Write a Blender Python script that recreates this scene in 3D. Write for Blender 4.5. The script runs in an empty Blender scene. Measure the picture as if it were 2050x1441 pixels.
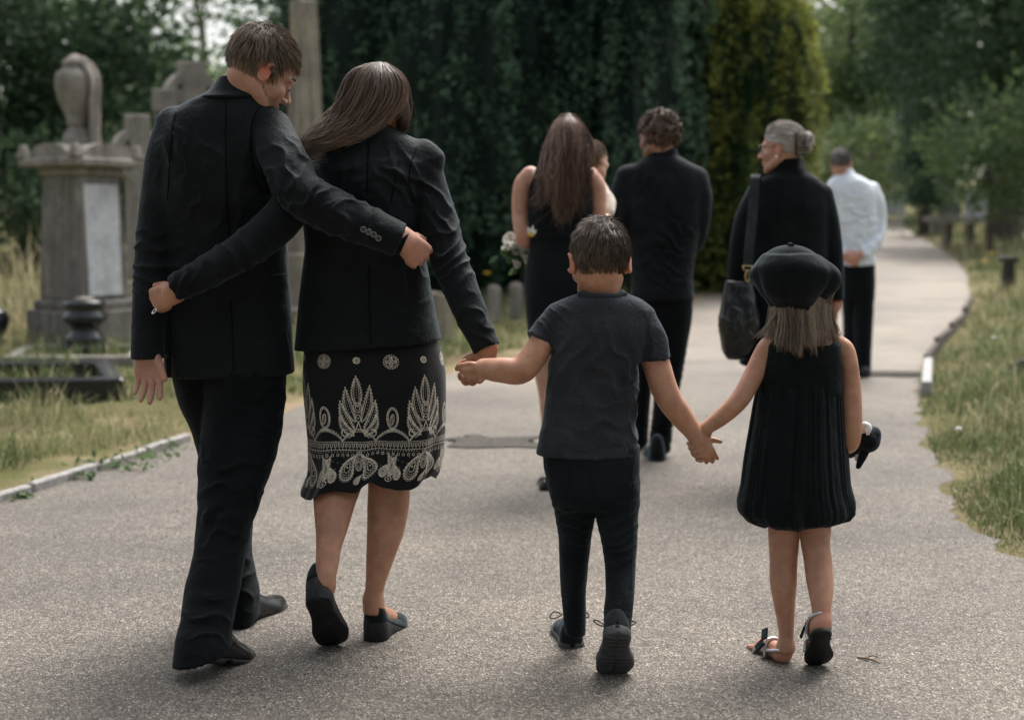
import bpy, math, random
import numpy as np
from mathutils import Vector, Matrix

# ------------------------------------------------------------------ camera, sky, sun, exposure
scene = bpy.context.scene
COL = scene.collection
HC, FP, CX, CY, HV = 1.216, 2847.0, 1025.0, 720.5, 439.0
TH = math.atan((CY - HV) / FP)
CT, ST = math.cos(TH), math.sin(TH)
cam_d = bpy.data.cameras.new('camera')
cam = bpy.data.objects.new('camera', cam_d)
COL.objects.link(cam)
cam.location = (0, 0, HC)
cam.rotation_euler = (math.pi / 2 - TH, 0, 0)
cam_d.sensor_width = 36.0
cam_d.lens = 36.0 * FP / 2050.0
cam_d.clip_end = 600
cam_d.dof.use_dof = True
cam_d.dof.focus_distance = 4.0
cam_d.dof.aperture_fstop = 2.2
scene.camera = cam

world = bpy.data.worlds.new('World')
scene.world = world
world.use_nodes = True
wn = world.node_tree.nodes
wl = world.node_tree.links
sky = wn.new('ShaderNodeTexSky')
sky.sky_type = 'NISHITA'
sky.sun_disc = False
SUN_EL, SUN_AZ = math.radians(58), math.radians(24)      # light from high, ahead of the walkers
sky.sun_elevation = SUN_EL
sky.sun_rotation = SUN_AZ
sky.air_density = 1.0
sky.dust_density = 6.0
sky.ozone_density = 0.6
hsv = wn.new('ShaderNodeHueSaturation')
hsv.inputs['Saturation'].default_value = 0.42
bg = wn['Background']
bg.inputs['Strength'].default_value = 0.15
wl.new(sky.outputs['Color'], hsv.inputs['Color'])
wl.new(hsv.outputs['Color'], bg.inputs['Color'])
sun_d = bpy.data.lights.new('sun', 'SUN')
sun_d.energy = 1.5
sun_d.angle = math.radians(30)
sun_d.color = (1.0, 0.965, 0.92)
sun = bpy.data.objects.new('sun', sun_d)
COL.objects.link(sun)
_d = Vector((math.sin(SUN_AZ) * math.cos(SUN_EL), math.cos(SUN_AZ) * math.cos(SUN_EL), math.sin(SUN_EL)))
sun.rotation_euler = _d.to_track_quat('Z', 'Y').to_euler()
sun.location = (3, 10, 14)
scene.view_settings.view_transform = 'Standard'
scene.view_settings.look = 'None'
scene.view_settings.exposure = 1.0
scene.view_settings.gamma = 1.0
scene.render.engine = 'CYCLES'
scene.cycles.use_denoising = True
scene.cycles.max_bounces = 6
scene.cycles.diffuse_bounces = 3
scene.cycles.transparent_max_bounces = 8

RNG = np.random.default_rng(11)
random.seed(5)

# ------------------------------------------------------------------ photograph pixel -> place
YOFF = 0.0
def P(u, v, y):
    y = y + YOFF
    dy = FP * CT + (CY - v) * ST
    dz = -FP * ST + (CY - v) * CT
    t = y / dy
    return np.array([(u - CX) * t, y, HC + dz * t])

SLOPE0, SLOPE = 12.0, 0.03
def gz(y):
    return SLOPE * np.maximum(np.asarray(y, float) - SLOPE0, 0.0)

def G(u, v):
    lo, hi = 1.0, 300.0
    for _ in range(60):
        m = 0.5 * (lo + hi)
        if P(u, v, m - YOFF)[2] > gz(m):
            lo = m
        else:
            hi = m
    return P(u, v, lo - YOFF)

# ------------------------------------------------------------------ noise
def _hash(i, j, k, s):
    h = (i * 374761393 + j * 668265263 + k * 2147483647 + s * 974634557) & 0xffffffff
    h = ((h ^ (h >> 13)) * 1274126177) & 0xffffffff
    return ((h ^ (h >> 16)) & 0xffff) / 65535.0

def noise3(p, seed=0):
    p = np.asarray(p, float)
    i = np.floor(p).astype(np.int64)
    f = p - i
    f = f * f * (3 - 2 * f)
    r = 0
    for a in (0, 1):
        for b in (0, 1):
            for c in (0, 1):
                w = (f[:, 0] if a else 1 - f[:, 0]) * (f[:, 1] if b else 1 - f[:, 1]) * (f[:, 2] if c else 1 - f[:, 2])
                r = r + w * _hash(i[:, 0] + a, i[:, 1] + b, i[:, 2] + c, seed)
    return r * 2 - 1

# ------------------------------------------------------------------ objects
BASE = {}
def empty(name, loc):
    o = bpy.data.objects.new(name, None)
    COL.objects.link(o)
    o.location = loc
    o.empty_display_size = 0.1
    BASE[o.name] = np.array(loc, float)
    return o

def tag(o, label=None, cat=None, group=None, kind=None):
    if label: o['label'] = label
    if cat: o['category'] = cat
    if group: o['group'] = group
    if kind: o['kind'] = kind
    return o

def mk(name, V, F, mat=None, parent=None, smooth=True, uv=None, attr=None, color=None):
    V = np.asarray(V, np.float32).reshape(-1, 3)
    base = BASE[parent.name] if parent is not None else np.zeros(3)
    me = bpy.data.meshes.new(name)
    if isinstance(F, np.ndarray):
        fl = [F]
    elif isinstance(F, list) and len(F) and isinstance(F[0], np.ndarray):
        fl = F
    else:
        fl = None
    if fl is not None:
        fl = [f for f in fl if len(f)]
        sizes = np.concatenate([np.full(len(f), f.shape[1], np.int32) for f in fl])
        loops = np.concatenate([f.reshape(-1) for f in fl]).astype(np.int32)
        starts = np.concatenate([[0], np.cumsum(sizes)[:-1]]).astype(np.int32)
        me.vertices.add(len(V))
        me.vertices.foreach_set('co', (V - base).astype(np.float32).reshape(-1))
        me.loops.add(len(loops))
        me.loops.foreach_set('vertex_index', loops)
        me.polygons.add(len(sizes))
        me.polygons.foreach_set('loop_start', starts)
        me.update(calc_edges=True)
    else:
        me.from_pydata([tuple(x) for x in (V - base).tolist()], [], F)
        me.update()
    if smooth is not None:
        me.polygons.foreach_set('use_smooth', np.full(len(me.polygons), bool(smooth)))
    if uv is not None:
        l = me.uv_layers.new(name='UVMap')
        idx = np.empty(len(me.loops), np.int32)
        me.loops.foreach_get('vertex_index', idx)
        l.data.foreach_set('uv', np.asarray(uv, np.float32)[idx].reshape(-1))
    if attr is not None:
        for k, a in attr.items():
            at = me.attributes.new(k, 'FLOAT', 'POINT')
            at.data.foreach_set('value', np.asarray(a, np.float32))
    if color is not None:
        at = me.attributes.new('col', 'FLOAT_COLOR', 'POINT')
        c = np.asarray(color, np.float32)
        if c.shape[1] == 3:
            c = np.concatenate([c, np.ones((len(c), 1), np.float32)], 1)
        at.data.foreach_set('color', c.reshape(-1))
    o = bpy.data.objects.new(name, me)
    COL.objects.link(o)
    if parent is not None:
        o.parent = parent
    BASE[o.name] = base
    if mat is not None:
        me.materials.append(mat)
    return o

# ------------------------------------------------------------------ materials
def new_mat(name):
    m = bpy.data.materials.new(name)
    m.use_nodes = True
    nt = m.node_tree
    return m, nt, nt.nodes, nt.links, nt.nodes['Principled BSDF']

def nd(nt, typ, **kw):
    n = nt.nodes.new(typ)
    for k, v in kw.items():
        if k in n.inputs:
            n.inputs[k].default_value = v
        else:
            setattr(n, k, v)
    return n

def ramp(nt, fac, stops):
    r = nt.nodes.new('ShaderNodeValToRGB')
    e = r.color_ramp.elements
    while len(e) > 1: e.remove(e[-1])
    e[0].position = stops[0][0]; e[0].color = (*stops[0][1], 1)
    for p, c in stops[1:]:
        x = e.new(p); x.color = (*c, 1)
    nt.links.new(fac, r.inputs['Fac'])
    return r.outputs['Color']

def mixc(nt, fac, a, b, mode='MIX'):
    m = nt.nodes.new('ShaderNodeMix')
    m.data_type = 'RGBA'; m.blend_type = mode
    for s, val in ((0, fac), (6, a), (7, b)):
        if isinstance(val, (int, float)): m.inputs[s].default_value = val
        elif isinstance(val, tuple): m.inputs[s].default_value = (*val, 1)
        else: nt.links.new(val, m.inputs[s])
    return m.outputs[2]

def coords(nt, scale=(1, 1, 1), kind='Object'):
    tc = nt.nodes.new('ShaderNodeTexCoord')
    mp = nt.nodes.new('ShaderNodeMapping')
    mp.inputs['Scale'].default_value = scale
    nt.links.new(tc.outputs[kind], mp.inputs['Vector'])
    return mp.outputs['Vector']

def noise(nt, vec, scale, detail=4, rough=0.55):
    n = nt.nodes.new('ShaderNodeTexNoise')
    n.inputs['Scale'].default_value = scale
    n.inputs['Detail'].default_value = detail
    n.inputs['Roughness'].default_value = rough
    nt.links.new(vec, n.inputs['Vector'])
    return n.outputs['Fac']

def bump(nt, h, strength, dist, prev=None):
    b = nt.nodes.new('ShaderNodeBump')
    b.inputs['Strength'].default_value = strength
    b.inputs['Distance'].default_value = dist
    nt.links.new(h, b.inputs['Height'])
    if prev is not None: nt.links.new(prev, b.inputs['Normal'])
    return b.outputs['Normal']

def fabric(name, c, rough=0.85, sheen=0.25, scale=220, var=0.5, bumpd=0.0012, tint=(0.55, 0.7, 0.8), wr=0.6):
    m, nt, N, L, b = new_mat(name)
    v = coords(nt)
    n1 = noise(nt, v, 9, 5)
    n2 = noise(nt, v, scale, 2)
    lo = tuple(x * (1 - var) for x in c); hi = tuple(x * (1 + var) for x in c)
    base = ramp(nt, n1, [(0.3, lo), (0.7, hi)])
    fine = ramp(nt, n2, [(0.3, (0.75,) * 3), (0.75, (1.25,) * 3)])
    L.new(mixc(nt, 1.0, base, fine, 'MULTIPLY'), b.inputs['Base Color'])
    b.inputs['Roughness'].default_value = rough
    b.inputs['Specular IOR Level'].default_value = 0.12
    b.inputs['Sheen Weight'].default_value = sheen
    b.inputs['Sheen Roughness'].default_value = 0.45
    b.inputs['Sheen Tint'].default_value = (*tint, 1)
    nn = bump(nt, noise(nt, v, 22, 6, 0.6), wr, 0.012)
    nn = bump(nt, n2, 0.5, bumpd, nn)
    L.new(nn, b.inputs['Normal'])
    return m

def skin_mat(name, c, sss=0.06):
    m, nt, N, L, b = new_mat(name)
    v = coords(nt)
    at = nd(nt, 'ShaderNodeAttribute', attribute_name='col')
    n1 = noise(nt, v, 30, 5)
    f = ramp(nt, n1, [(0.3, (0.84, 0.76, 0.73)), (0.72, (1.12, 1.12, 1.10))])
    L.new(mixc(nt, 1.0, at.outputs['Color'], f, 'MULTIPLY'), b.inputs['Base Color'])
    b.inputs['Roughness'].default_value = 0.52
    b.inputs['Specular IOR Level'].default_value = 0.4
    b.inputs['Subsurface Weight'].default_value = sss
    b.inputs['Subsurface Radius'].default_value = (0.02, 0.008, 0.004)
    b.inputs['Subsurface Scale'].default_value = 0.5
    L.new(bump(nt, noise(nt, v, 170, 4, 0.65), 0.5, 0.0016), b.inputs['Normal'])
    m['skin'] = 1
    return m

def hair_mat(name, lo, hi, rough=0.42):
    m, nt, N, L, b = new_mat(name)
    at = nd(nt, 'ShaderNodeAttribute', attribute_name='h')
    v = coords(nt)
    n1 = noise(nt, v, 14, 3)
    mx = nd(nt, 'ShaderNodeMath', operation='MULTIPLY_ADD')
    L.new(n1, mx.inputs[0]); mx.inputs[1].default_value = 0.45
    L.new(at.outputs['Fac'], mx.inputs[2])
    c = ramp(nt, mx.outputs[0], [(0.15, lo), (0.62, tuple((a + b2) / 2 for a, b2 in zip(lo, hi))), (1.2 if False else 1.0, hi)])
    L.new(c, b.inputs['Base Color'])
    b.inputs['Roughness'].default_value = rough
    b.inputs['Specular IOR Level'].default_value = 0.45
    return m

def plain(name, c, rough=0.5, metal=0.0, spec=0.5, nscale=0, namp=0.25, bumpd=0.0):
    m, nt, N, L, b = new_mat(name)
    b.inputs['Roughness'].default_value = rough
    b.inputs['Metallic'].default_value = metal
    b.inputs['Specular IOR Level'].default_value = spec
    v = coords(nt)
    n = noise(nt, v, nscale or 40, 5)
    L.new(ramp(nt, n, [(0.28, tuple(x * (1 - namp) for x in c)), (0.72, tuple(min(1, x * (1 + namp)) for x in c))]), b.inputs['Base Color'])
    if bumpd: L.new(bump(nt, n, 0.6, bumpd), b.inputs['Normal'])
    return m

# ------------------------------------------------------------------ signed-distance modelling of bodies and clothes
def herm(xs, ys, x):
    xs = np.asarray(xs, float); ys = np.asarray(ys, float)
    n = len(xs)
    if n == 1: return np.full_like(x, ys[0])
    h = np.diff(xs); d = np.diff(ys) / np.maximum(h, 1e-9)
    m = np.zeros(n)
    m[0], m[-1] = d[0], d[-1]
    for i in range(1, n - 1):
        m[i] = 0 if d[i - 1] * d[i] <= 0 else 2 * d[i - 1] * d[i] / (d[i - 1] + d[i])
    k = np.clip(np.searchsorted(xs, x) - 1, 0, n - 2)
    t = np.clip((x - xs[k]) / np.maximum(h[k], 1e-9), 0, 1)
    t2, t3 = t * t, t * t * t
    return (2*t3-3*t2+1)*ys[k] + (t3-2*t2+t)*h[k]*m[k] + (-2*t3+3*t2)*ys[k+1] + (t3-t2)*h[k]*m[k+1]

def spline(pts, sub=5):
    pts = np.asarray(pts, float)
    n = len(pts)
    if n < 3 or sub < 2: return pts
    ext = np.vstack([2 * pts[0] - pts[1], pts, 2 * pts[-1] - pts[-2]])
    out = []
    for i in range(n - 1):
        p0, p1, p2, p3 = ext[i:i + 4]
        for s in range(sub):
            t = s / sub
            out.append(0.5 * ((2*p1) + (p2-p0)*t + (2*p0-5*p1+4*p2-p3)*t*t + (3*p1-p0-3*p2+p3)*t**3))
    out.append(pts[-1])
    return np.array(out)

def rotm(yaw=0, pitch=0, roll=0):
    """head and hand frames: yaw turns right, pitch bows forward, roll leans right (degrees)"""
    return np.array(Matrix.Rotation(-math.radians(yaw), 3, 'Z') @ Matrix.Rotation(-math.radians(pitch), 3, 'X') @ Matrix.Rotation(math.radians(roll), 3, 'Y'))

def px(r, y): return r * y / FP

class Sdf:
    def __init__(s, vox): s.vox, s.ops = vox, []
    def _add(s, mode, k, lo, hi, fn): s.ops.append((mode, k, np.asarray(lo, float), np.asarray(hi, float), fn)); return s
    def stackw(s, zs, cx, cy, a, b, k=0.0, n=2.0, mode='u', yaw=0.0, cap=True):
        o = np.argsort(zs); zs, cx, cy, a, b = [np.asarray(q, float)[o] for q in (zs, cx, cy, a, b)]
        m = max(a.max(), b.max()) * 1.05
        lo = [cx.min() - m, cy.min() - m, zs[0]]; hi = [cx.max() + m, cy.max() + m, zs[-1]]
        cyw, syw = math.cos(math.radians(yaw)), math.sin(math.radians(yaw))
        def fn(X, Y, Z):
            z = Z.reshape(-1)
            CXz, CYz, A, B = [herm(zs, q, z).reshape(1, 1, -1) for q in (cx, cy, a, b)]
            dx, dy = X - CXz, Y - CYz
            if yaw: dx, dy = dx * cyw - dy * syw, dx * syw + dy * cyw
            p, q = np.abs(dx) / A + 1e-6, np.abs(dy) / B + 1e-6
            k0 = (p ** n + q ** n) ** (1 / n)
            g = k0 ** (1 - n) * np.sqrt((p ** (n - 1) / A) ** 2 + (q ** (n - 1) / B) ** 2)
            d = (k0 - 1) / np.maximum(g, 1e-6)
            return np.maximum(d, np.maximum(Z - zs[-1], zs[0] - Z))
        return s._add(mode, k, lo, hi, fn)
    def stack(s, sl, **kw):
        """slices (v, uL, uR, Y, half_depth)"""
        zs, cx, cy, a, b = [], [], [], [], []
        for v, ul, ur, Y, hd in sl:
            l, r = P(ul, v, Y), P(ur, v, Y)
            zs.append(l[2]); cx.append((l[0] + r[0]) / 2); a.append((r[0] - l[0]) / 2); cy.append(l[1]); b.append(hd)
        return s.stackw(zs, cx, cy, a, b, **kw)
    def tubew(s, pts, k=0.0, mode='u', flat=None, sub=5):
        """points (x, y, z, radius); flat = (direction, factor)"""
        q = spline(pts, sub)
        p, r = q[:, :3], np.maximum(q[:, 3], 1e-4)
        mm = r.max() * (max(1.0, flat[1]) if flat else 1)
        lo, hi = p.min(0) - mm, p.max(0) + mm
        fl = None
        if flat:
            fd = np.asarray(flat[0], float); fd = fd / np.linalg.norm(fd); fl = (fd, 1 / flat[1] - 1)
        def fn(X, Y, Z):
            sh = np.broadcast_shapes(X.shape, Y.shape, Z.shape)
            D = np.full(sh, 1.0, np.float32)
            x, y, z = X.reshape(-1), Y.reshape(-1), Z.reshape(-1)
            for i in range(len(p) - 1):
                a, b = p[i], p[i + 1]
                m = max(r[i], r[i + 1]) * (max(1.0, flat[1]) if flat else 1) + s.vox * 4 + k
                l2, h2 = np.minimum(a, b) - m, np.maximum(a, b) + m
                ix = slice(*np.searchsorted(x, [l2[0], h2[0]])); iy = slice(*np.searchsorted(y, [l2[1], h2[1]])); iz = slice(*np.searchsorted(z, [l2[2], h2[2]]))
                xx, yy, zz = X[ix] - a[0], Y[:, iy] - a[1], Z[:, :, iz] - a[2]
                if xx.size == 0 or yy.size == 0 or zz.size == 0: continue
                ab = b - a; L2 = max(ab @ ab, 1e-12)
                t = np.clip((xx * ab[0] + yy * ab[1] + zz * ab[2]) / L2, 0, 1)
                ex, ey, ez = xx - t * ab[0], yy - t * ab[1], zz - t * ab[2]
                if fl is not None:
                    w = (ex * fl[0][0] + ey * fl[0][1] + ez * fl[0][2]) * fl[1]
                    ex, ey, ez = ex + w * fl[0][0], ey + w * fl[0][1], ez + w * fl[0][2]
                d = np.sqrt(ex * ex + ey * ey + ez * ez) - (r[i] + t * (r[i + 1] - r[i]))
                D[ix, iy, iz] = np.minimum(D[ix, iy, iz], d)
            return D
        return s._add(mode, k, lo, hi, fn)
    def tube(s, pts, **kw):
        """points (u, v, Y, radius in photograph pixels)"""
        return s.tubew([(*P(u, v, Y), px(r, Y)) for u, v, Y, r in pts], **kw)
    def ell(s, c, r, R=None, k=0.0, mode='u'):
        c = np.asarray(c, float); r = np.asarray(r, float)
        R = np.eye(3) if R is None else np.asarray(R)
        ext = np.sqrt(((R * r) ** 2).sum(1))
        def fn(X, Y, Z):
            x, y, z = X - c[0], Y - c[1], Z - c[2]
            l = [(x * R[0, i] + y * R[1, i] + z * R[2, i]) / r[i] for i in range(3)]
            k0 = np.sqrt(l[0] ** 2 + l[1] ** 2 + l[2] ** 2) + 1e-6
            k1 = np.sqrt((l[0] / r[0]) ** 2 + (l[1] / r[1]) ** 2 + (l[2] / r[2]) ** 2) + 1e-6
            return k0 * (k0 - 1) / k1
        return s._add(mode, k, c - ext, c + ext, fn)
    def box(s, c, h, R=None, rad=0.005, k=0.0, mode='u'):
        c = np.asarray(c, float); h = np.asarray(h, float)
        R = np.eye(3) if R is None else np.asarray(R)
        ext = np.abs(R * h).sum(1) + rad
        def fn(X, Y, Z):
            x, y, z = X - c[0], Y - c[1], Z - c[2]
            q = [np.abs(x * R[0, i] + y * R[1, i] + z * R[2, i]) - (h[i] - rad) for i in range(3)]
            o = np.sqrt(sum(np.maximum(a, 0) ** 2 for a in q))
            return o + np.minimum(np.maximum(q[0], np.maximum(q[1], q[2])), 0) - rad
        return s._add(mode, k, c - ext, c + ext, fn)
    def cut(s, p, n, k=0.0):
        p = np.asarray(p, float); n = np.asarray(n, float); n = n / np.linalg.norm(n)
        return s._add('c', k, [0] * 3, [0] * 3, lambda X, Y, Z: (X - p[0]) * n[0] + (Y - p[1]) * n[1] + (Z - p[2]) * n[2])
    def field(s):
        lo = np.min([o[2] for o in s.ops if o[0] == 'u'], 0) - 4 * s.vox
        hi = np.max([o[3] for o in s.ops if o[0] == 'u'], 0) + 4 * s.vox
        n = np.ceil((hi - lo) / s.vox).astype(int) + 1
        ax = [lo[i] + np.arange(n[i]) * s.vox for i in range(3)]
        D = np.full(n, 0.5, np.float32)
        for mode, k, l, h, fn in s.ops:
            pad = k * 1.2 + 3 * s.vox
            if mode == 'c': l, h, pad = lo, hi, 0
            sl = [slice(*np.searchsorted(ax[i], [l[i] - pad, h[i] + pad])) for i in range(3)]
            X, Y, Z = ax[0][sl[0]].reshape(-1, 1, 1), ax[1][sl[1]].reshape(1, -1, 1), ax[2][sl[2]].reshape(1, 1, -1)
            if X.size == 0 or Y.size == 0 or Z.size == 0: continue
            d = fn(X, Y, Z).astype(np.float32)
            c = D[sl[0], sl[1], sl[2]]
            if mode == 'u':
                r = np.minimum(c, d)
                if k: r = r - np.maximum(k - np.abs(c - d), 0) ** 2 / (4 * k)
            else:
                e = d if mode == 'c' else -d
                r = np.maximum(c, e)
                if k: r = r + np.maximum(k - np.abs(c - e), 0) ** 2 / (4 * k)
            D[sl[0], sl[1], sl[2]] = r
        return lo, D
    def mesh(s, smooth=2):
        lo, D = s.field()
        V, Q = nets(D)
        V = V * s.vox + lo
        return relax(V, Q, smooth), Q

def nets(D):
    B = D < 0
    c = B[:-1, :-1, :-1].astype(np.uint8)
    for a in (0, 1):
        for b in (0, 1):
            for e in (0, 1):
                if a or b or e:
                    c += B[a:B.shape[0]-1+a, b:B.shape[1]-1+b, e:B.shape[2]-1+e]
    act = (c > 0) & (c < 8)
    I = np.argwhere(act)
    idx = np.full(act.shape, -1, np.int32)
    idx[act] = np.arange(len(I))
    acc = np.zeros((len(I), 3)); cnt = np.zeros(len(I))
    corner = [(a, b, e) for a in (0, 1) for b in (0, 1) for e in (0, 1)]
    val = {q: D[I[:, 0] + q[0], I[:, 1] + q[1], I[:, 2] + q[2]].astype(float) for q in corner}
    for q in corner:
        for axis in range(3):
            if q[axis] == 0:
                w = list(q); w[axis] = 1; w = tuple(w)
                v0, v1 = val[q], val[w]
                m = (v0 < 0) != (v1 < 0)
                t = v0[m] / (v0[m] - v1[m])
                pt = np.tile(np.array(q, float), (m.sum(), 1)); pt[:, axis] = t
                acc[m] += pt; cnt[m] += 1
    V = I + acc / cnt[:, None]
    quads = []
    for axis in range(3):
        sl0 = [slice(None)] * 3; sl1 = [slice(None)] * 3
        sl0[axis] = slice(0, -1); sl1[axis] = slice(1, None)
        b0, b1 = B[tuple(sl0)], B[tuple(sl1)]
        for inside_first in (True, False):
            E = np.argwhere((b0 & ~b1) if inside_first else (~b0 & b1))
            if not len(E): continue
            o1, o2 = [(1, 2), (2, 0), (0, 1)][axis]
            ok = (E[:, o1] > 0) & (E[:, o2] > 0) & (E[:, o1] < D.shape[o1] - 1) & (E[:, o2] < D.shape[o2] - 1)
            E = E[ok]
            def cell(d1, d2):
                q = E.copy(); q[:, o1] -= d1; q[:, o2] -= d2
                return idx[q[:, 0], q[:, 1], q[:, 2]]
            f = np.stack([cell(1, 1), cell(0, 1), cell(0, 0), cell(1, 0)], 1)
            quads.append(f if inside_first else f[:, ::-1])
    Q = np.concatenate(quads)
    return V, Q[(Q >= 0).all(1)]

def relax(V, Q, it=2, lam=0.55, mu=-0.56):
    n = len(V)
    e = np.concatenate([Q[:, [0, 1]], Q[:, [1, 2]], Q[:, [2, 3]], Q[:, [3, 0]]])
    e = np.concatenate([e, e[:, ::-1]])
    deg = np.maximum(np.bincount(e[:, 0], minlength=n), 1)
    V = V.copy()
    for i in range(it * 2):
        f = lam if i % 2 == 0 else mu
        avg = np.stack([np.bincount(e[:, 0], weights=V[e[:, 1], a], minlength=n) for a in range(3)], 1) / deg[:, None]
        V += f * (avg - V)
    return V

def vnormals(V, Q):
    a, b, c = V[Q[:, 0]], V[Q[:, 1]], V[Q[:, 2]]
    d = V[Q[:, -1]]
    fn = np.cross(c - a, d - b) if Q.shape[1] == 4 else np.cross(b - a, c - a)
    N = np.zeros_like(V)
    for k in range(Q.shape[1]):
        for ax in range(3):
            N[:, ax] += np.bincount(Q[:, k], weights=fn[:, ax], minlength=len(V))
    return N / np.maximum(np.linalg.norm(N, axis=1), 1e-12)[:, None]

def wrinkle(V, Q, amp=0.003, freq=9.0, aniso=(1, 1, 1), folds=(), seed=0):
    """soft random folds plus local sets of parallel creases: (centre, radius, direction, wavelength, depth)"""
    N = vnormals(V, Q)
    w = np.zeros(len(V))
    amp = amp * 0.55
    if amp:
        p = V * np.asarray(aniso) * freq
        wv = np.stack([noise3(p * 0.5, seed + 7), noise3(p * 0.5, seed + 8), noise3(p * 0.5, seed + 9)], 1)
        a = noise3(p + wv * 0.8, seed)
        w += amp * (1 - 2 * np.abs(a)) + amp * 0.5 * noise3(p * 2.3 + wv, seed + 1)
    for c, rad, d, lam, dep in folds:
        c = np.asarray(c); d = np.asarray(d, float); d = d / np.linalg.norm(d)
        q = V - c
        m = np.exp(-(q ** 2).sum(1) / rad ** 2)
        ph = q @ d / lam + 0.9 * noise3(V * 11, seed + 3) + 0.5 * noise3(V * 25, seed + 5)
        x = (1 - np.abs(np.sin(ph * math.pi))) ** 1.4
        w += 2.3 * dep * m * (x - 0.35)
    return V + N * w[:, None]

# ------------------------------------------------------------------ plain mesh builders
def ring_loft(R, cap0=True, cap1=True, closed=True):
    """R: (rings, n, 3)"""
    R = np.asarray(R, float)
    m, n, _ = R.shape
    V = R.reshape(-1, 3)
    i = np.arange(m - 1)[:, None] * n
    j = np.arange(n if closed else n - 1)[None, :]
    j2 = (j + 1) % n
    F = np.stack([i + j, i + j2, i + n + j2, i + n + j], -1).reshape(-1, 4)
    out = [F]
    if cap0:
        V = np.vstack([V, R[0].mean(0)]); c = len(V) - 1
        k = np.arange(n); out.append(np.stack([(k + 1) % n, k, np.full(n, c)], 1))
    if cap1:
        V = np.vstack([V, R[-1].mean(0)]); c = len(V) - 1
        k = np.arange(n); b = (m - 1) * n; out.append(np.stack([b + k, b + (k + 1) % n, np.full(n, c)], 1))
    return V, out

def tube_mesh(pts, n=8, sub=4, caps=True, flat=None):
    """pts (x,y,z,r)"""
    q = spline(pts, sub)
    p, r = q[:, :3], q[:, 3]
    t = np.gradient(p, axis=0); t /= np.maximum(np.linalg.norm(t, axis=1), 1e-9)[:, None]
    up = np.array([0, 0, 1.0]) if abs(t[0][2]) < 0.9 else np.array([0, 1.0, 0])
    a = np.cross(t[0], up); a /= np.linalg.norm(a)
    R = []
    th = np.arange(n) * 2 * math.pi / n
    for i in range(len(p)):
        a = a - t[i] * (a @ t[i]); a /= max(np.linalg.norm(a), 1e-9)
        b = np.cross(t[i], a)
        off = np.cos(th)[:, None] * a + np.sin(th)[:, None] * b
        if flat is not None:
            f = np.asarray(flat[0], float); f = f / np.linalg.norm(f)
            off = off + (off @ f)[:, None] * f * (flat[1] - 1)
        R.append(p[i] + off * r[i])
    V, F = ring_loft(R, caps, caps)
    return V, F

def join(parts):
    Vs, Fs, k = [], {}, 0
    for V, F in parts:
        V = np.asarray(V, float)
        for f in (F if isinstance(F, list) else [F]):
            f = np.asarray(f)
            Fs.setdefault(f.shape[1], []).append(f + k)
        Vs.append(V); k += len(V)
    return np.vstack(Vs), [np.concatenate(v) for v in Fs.values()]

def box_mesh(c, h, yaw=0.0, bev=0.01, taper=1.0):
    """bevelled block: centre, half sizes"""
    h = np.asarray(h, float); c = np.asarray(c, float)
    b = min(bev, h.min() * 0.45)
    rings = []
    def rect(x, y, z, ch):
        return [(x - ch, -y, z), (x, -y + ch, z), (x, y - ch, z), (x - ch, y, z), (-x + ch, y, z), (-x, y - ch, z), (-x, -y + ch, z), (-x + ch, -y, z)]
    rings.append(rect(h[0] - b, h[1] - b, -h[2], b * 0.6)); rings.append(rect(h[0], h[1], -h[2] + b, b))
    rings.append(rect(h[0] * taper, h[1] * taper, h[2] - b, b)); rings.append(rect((h[0] - b) * taper, (h[1] - b) * taper, h[2], b * 0.6))
    R = np.array(rings)
    cy, sy = math.cos(math.radians(yaw)), math.sin(math.radians(yaw))
    x, y = R[..., 0].copy(), R[..., 1].copy()
    R[..., 0], R[..., 1] = x * cy - y * sy, x * sy + y * cy
    return ring_loft(R + c)

def lathe(prof, c=(0, 0, 0), n=32):
    th = np.arange(n) * 2 * math.pi / n
    R = np.array([[(r * math.cos(t) + c[0], r * math.sin(t) + c[1], z + c[2]) for t in th] for r, z in prof])
    return ring_loft(R)

# ------------------------------------------------------------------ the ground and the path
_R = [(2050,1130),(2000,1100),(1940,1050),(1910,1000),(1890,950),(1865,900),(1850,850),(1838,800),(1845,740),(1870,700),(1925,640),(1942,590),(1930,545),(1890,505),(1840,475),(1805,450),(1815,436)]
_L = [(0,1005),(190,945),(375,885),(620,810),(930,745),(1150,680),(1386,604),(1460,583),(1560,540),(1640,505),(1700,475),(1740,455),(1775,440)]
_Rp = np.array([(2.6, 0.5), (2.15, 3.5)] + [tuple(G(*q)[:2]) for q in _R])
_Lp = np.array([(-3.6, 0.5), (-2.9, 3.5)] + [tuple(G(*q)[:2]) for q in _L])
def xr(y): return herm(_Rp[:, 1], _Rp[:, 0], np.asarray(y, float))
def xl(y): return herm(_Lp[:, 1], _Lp[:, 0], np.asarray(y, float))
YEND = min(_Rp[-1, 1], _Lp[-1, 1])
def off_path(x, y):
    """metres outside the path's edge (negative on it)"""
    y = np.clip(y, 0.6, YEND)
    return np.maximum(xl(y) - x, x - xr(y))
def ground_h(x, y):
    d = off_path(x, y)
    p = np.stack([x, y, 0 * x], 1)
    m = np.clip((d - 0.02) / 0.5, 0, 1)
    return gz(y) + m * (0.03 + 0.035 * noise3(p * 1.3, 3) + 0.015 * noise3(p * 5, 4)) + np.clip((d - 6) / 20, 0, 1) * 0.5 * (1 + noise3(p * 0.12, 6))

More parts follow.
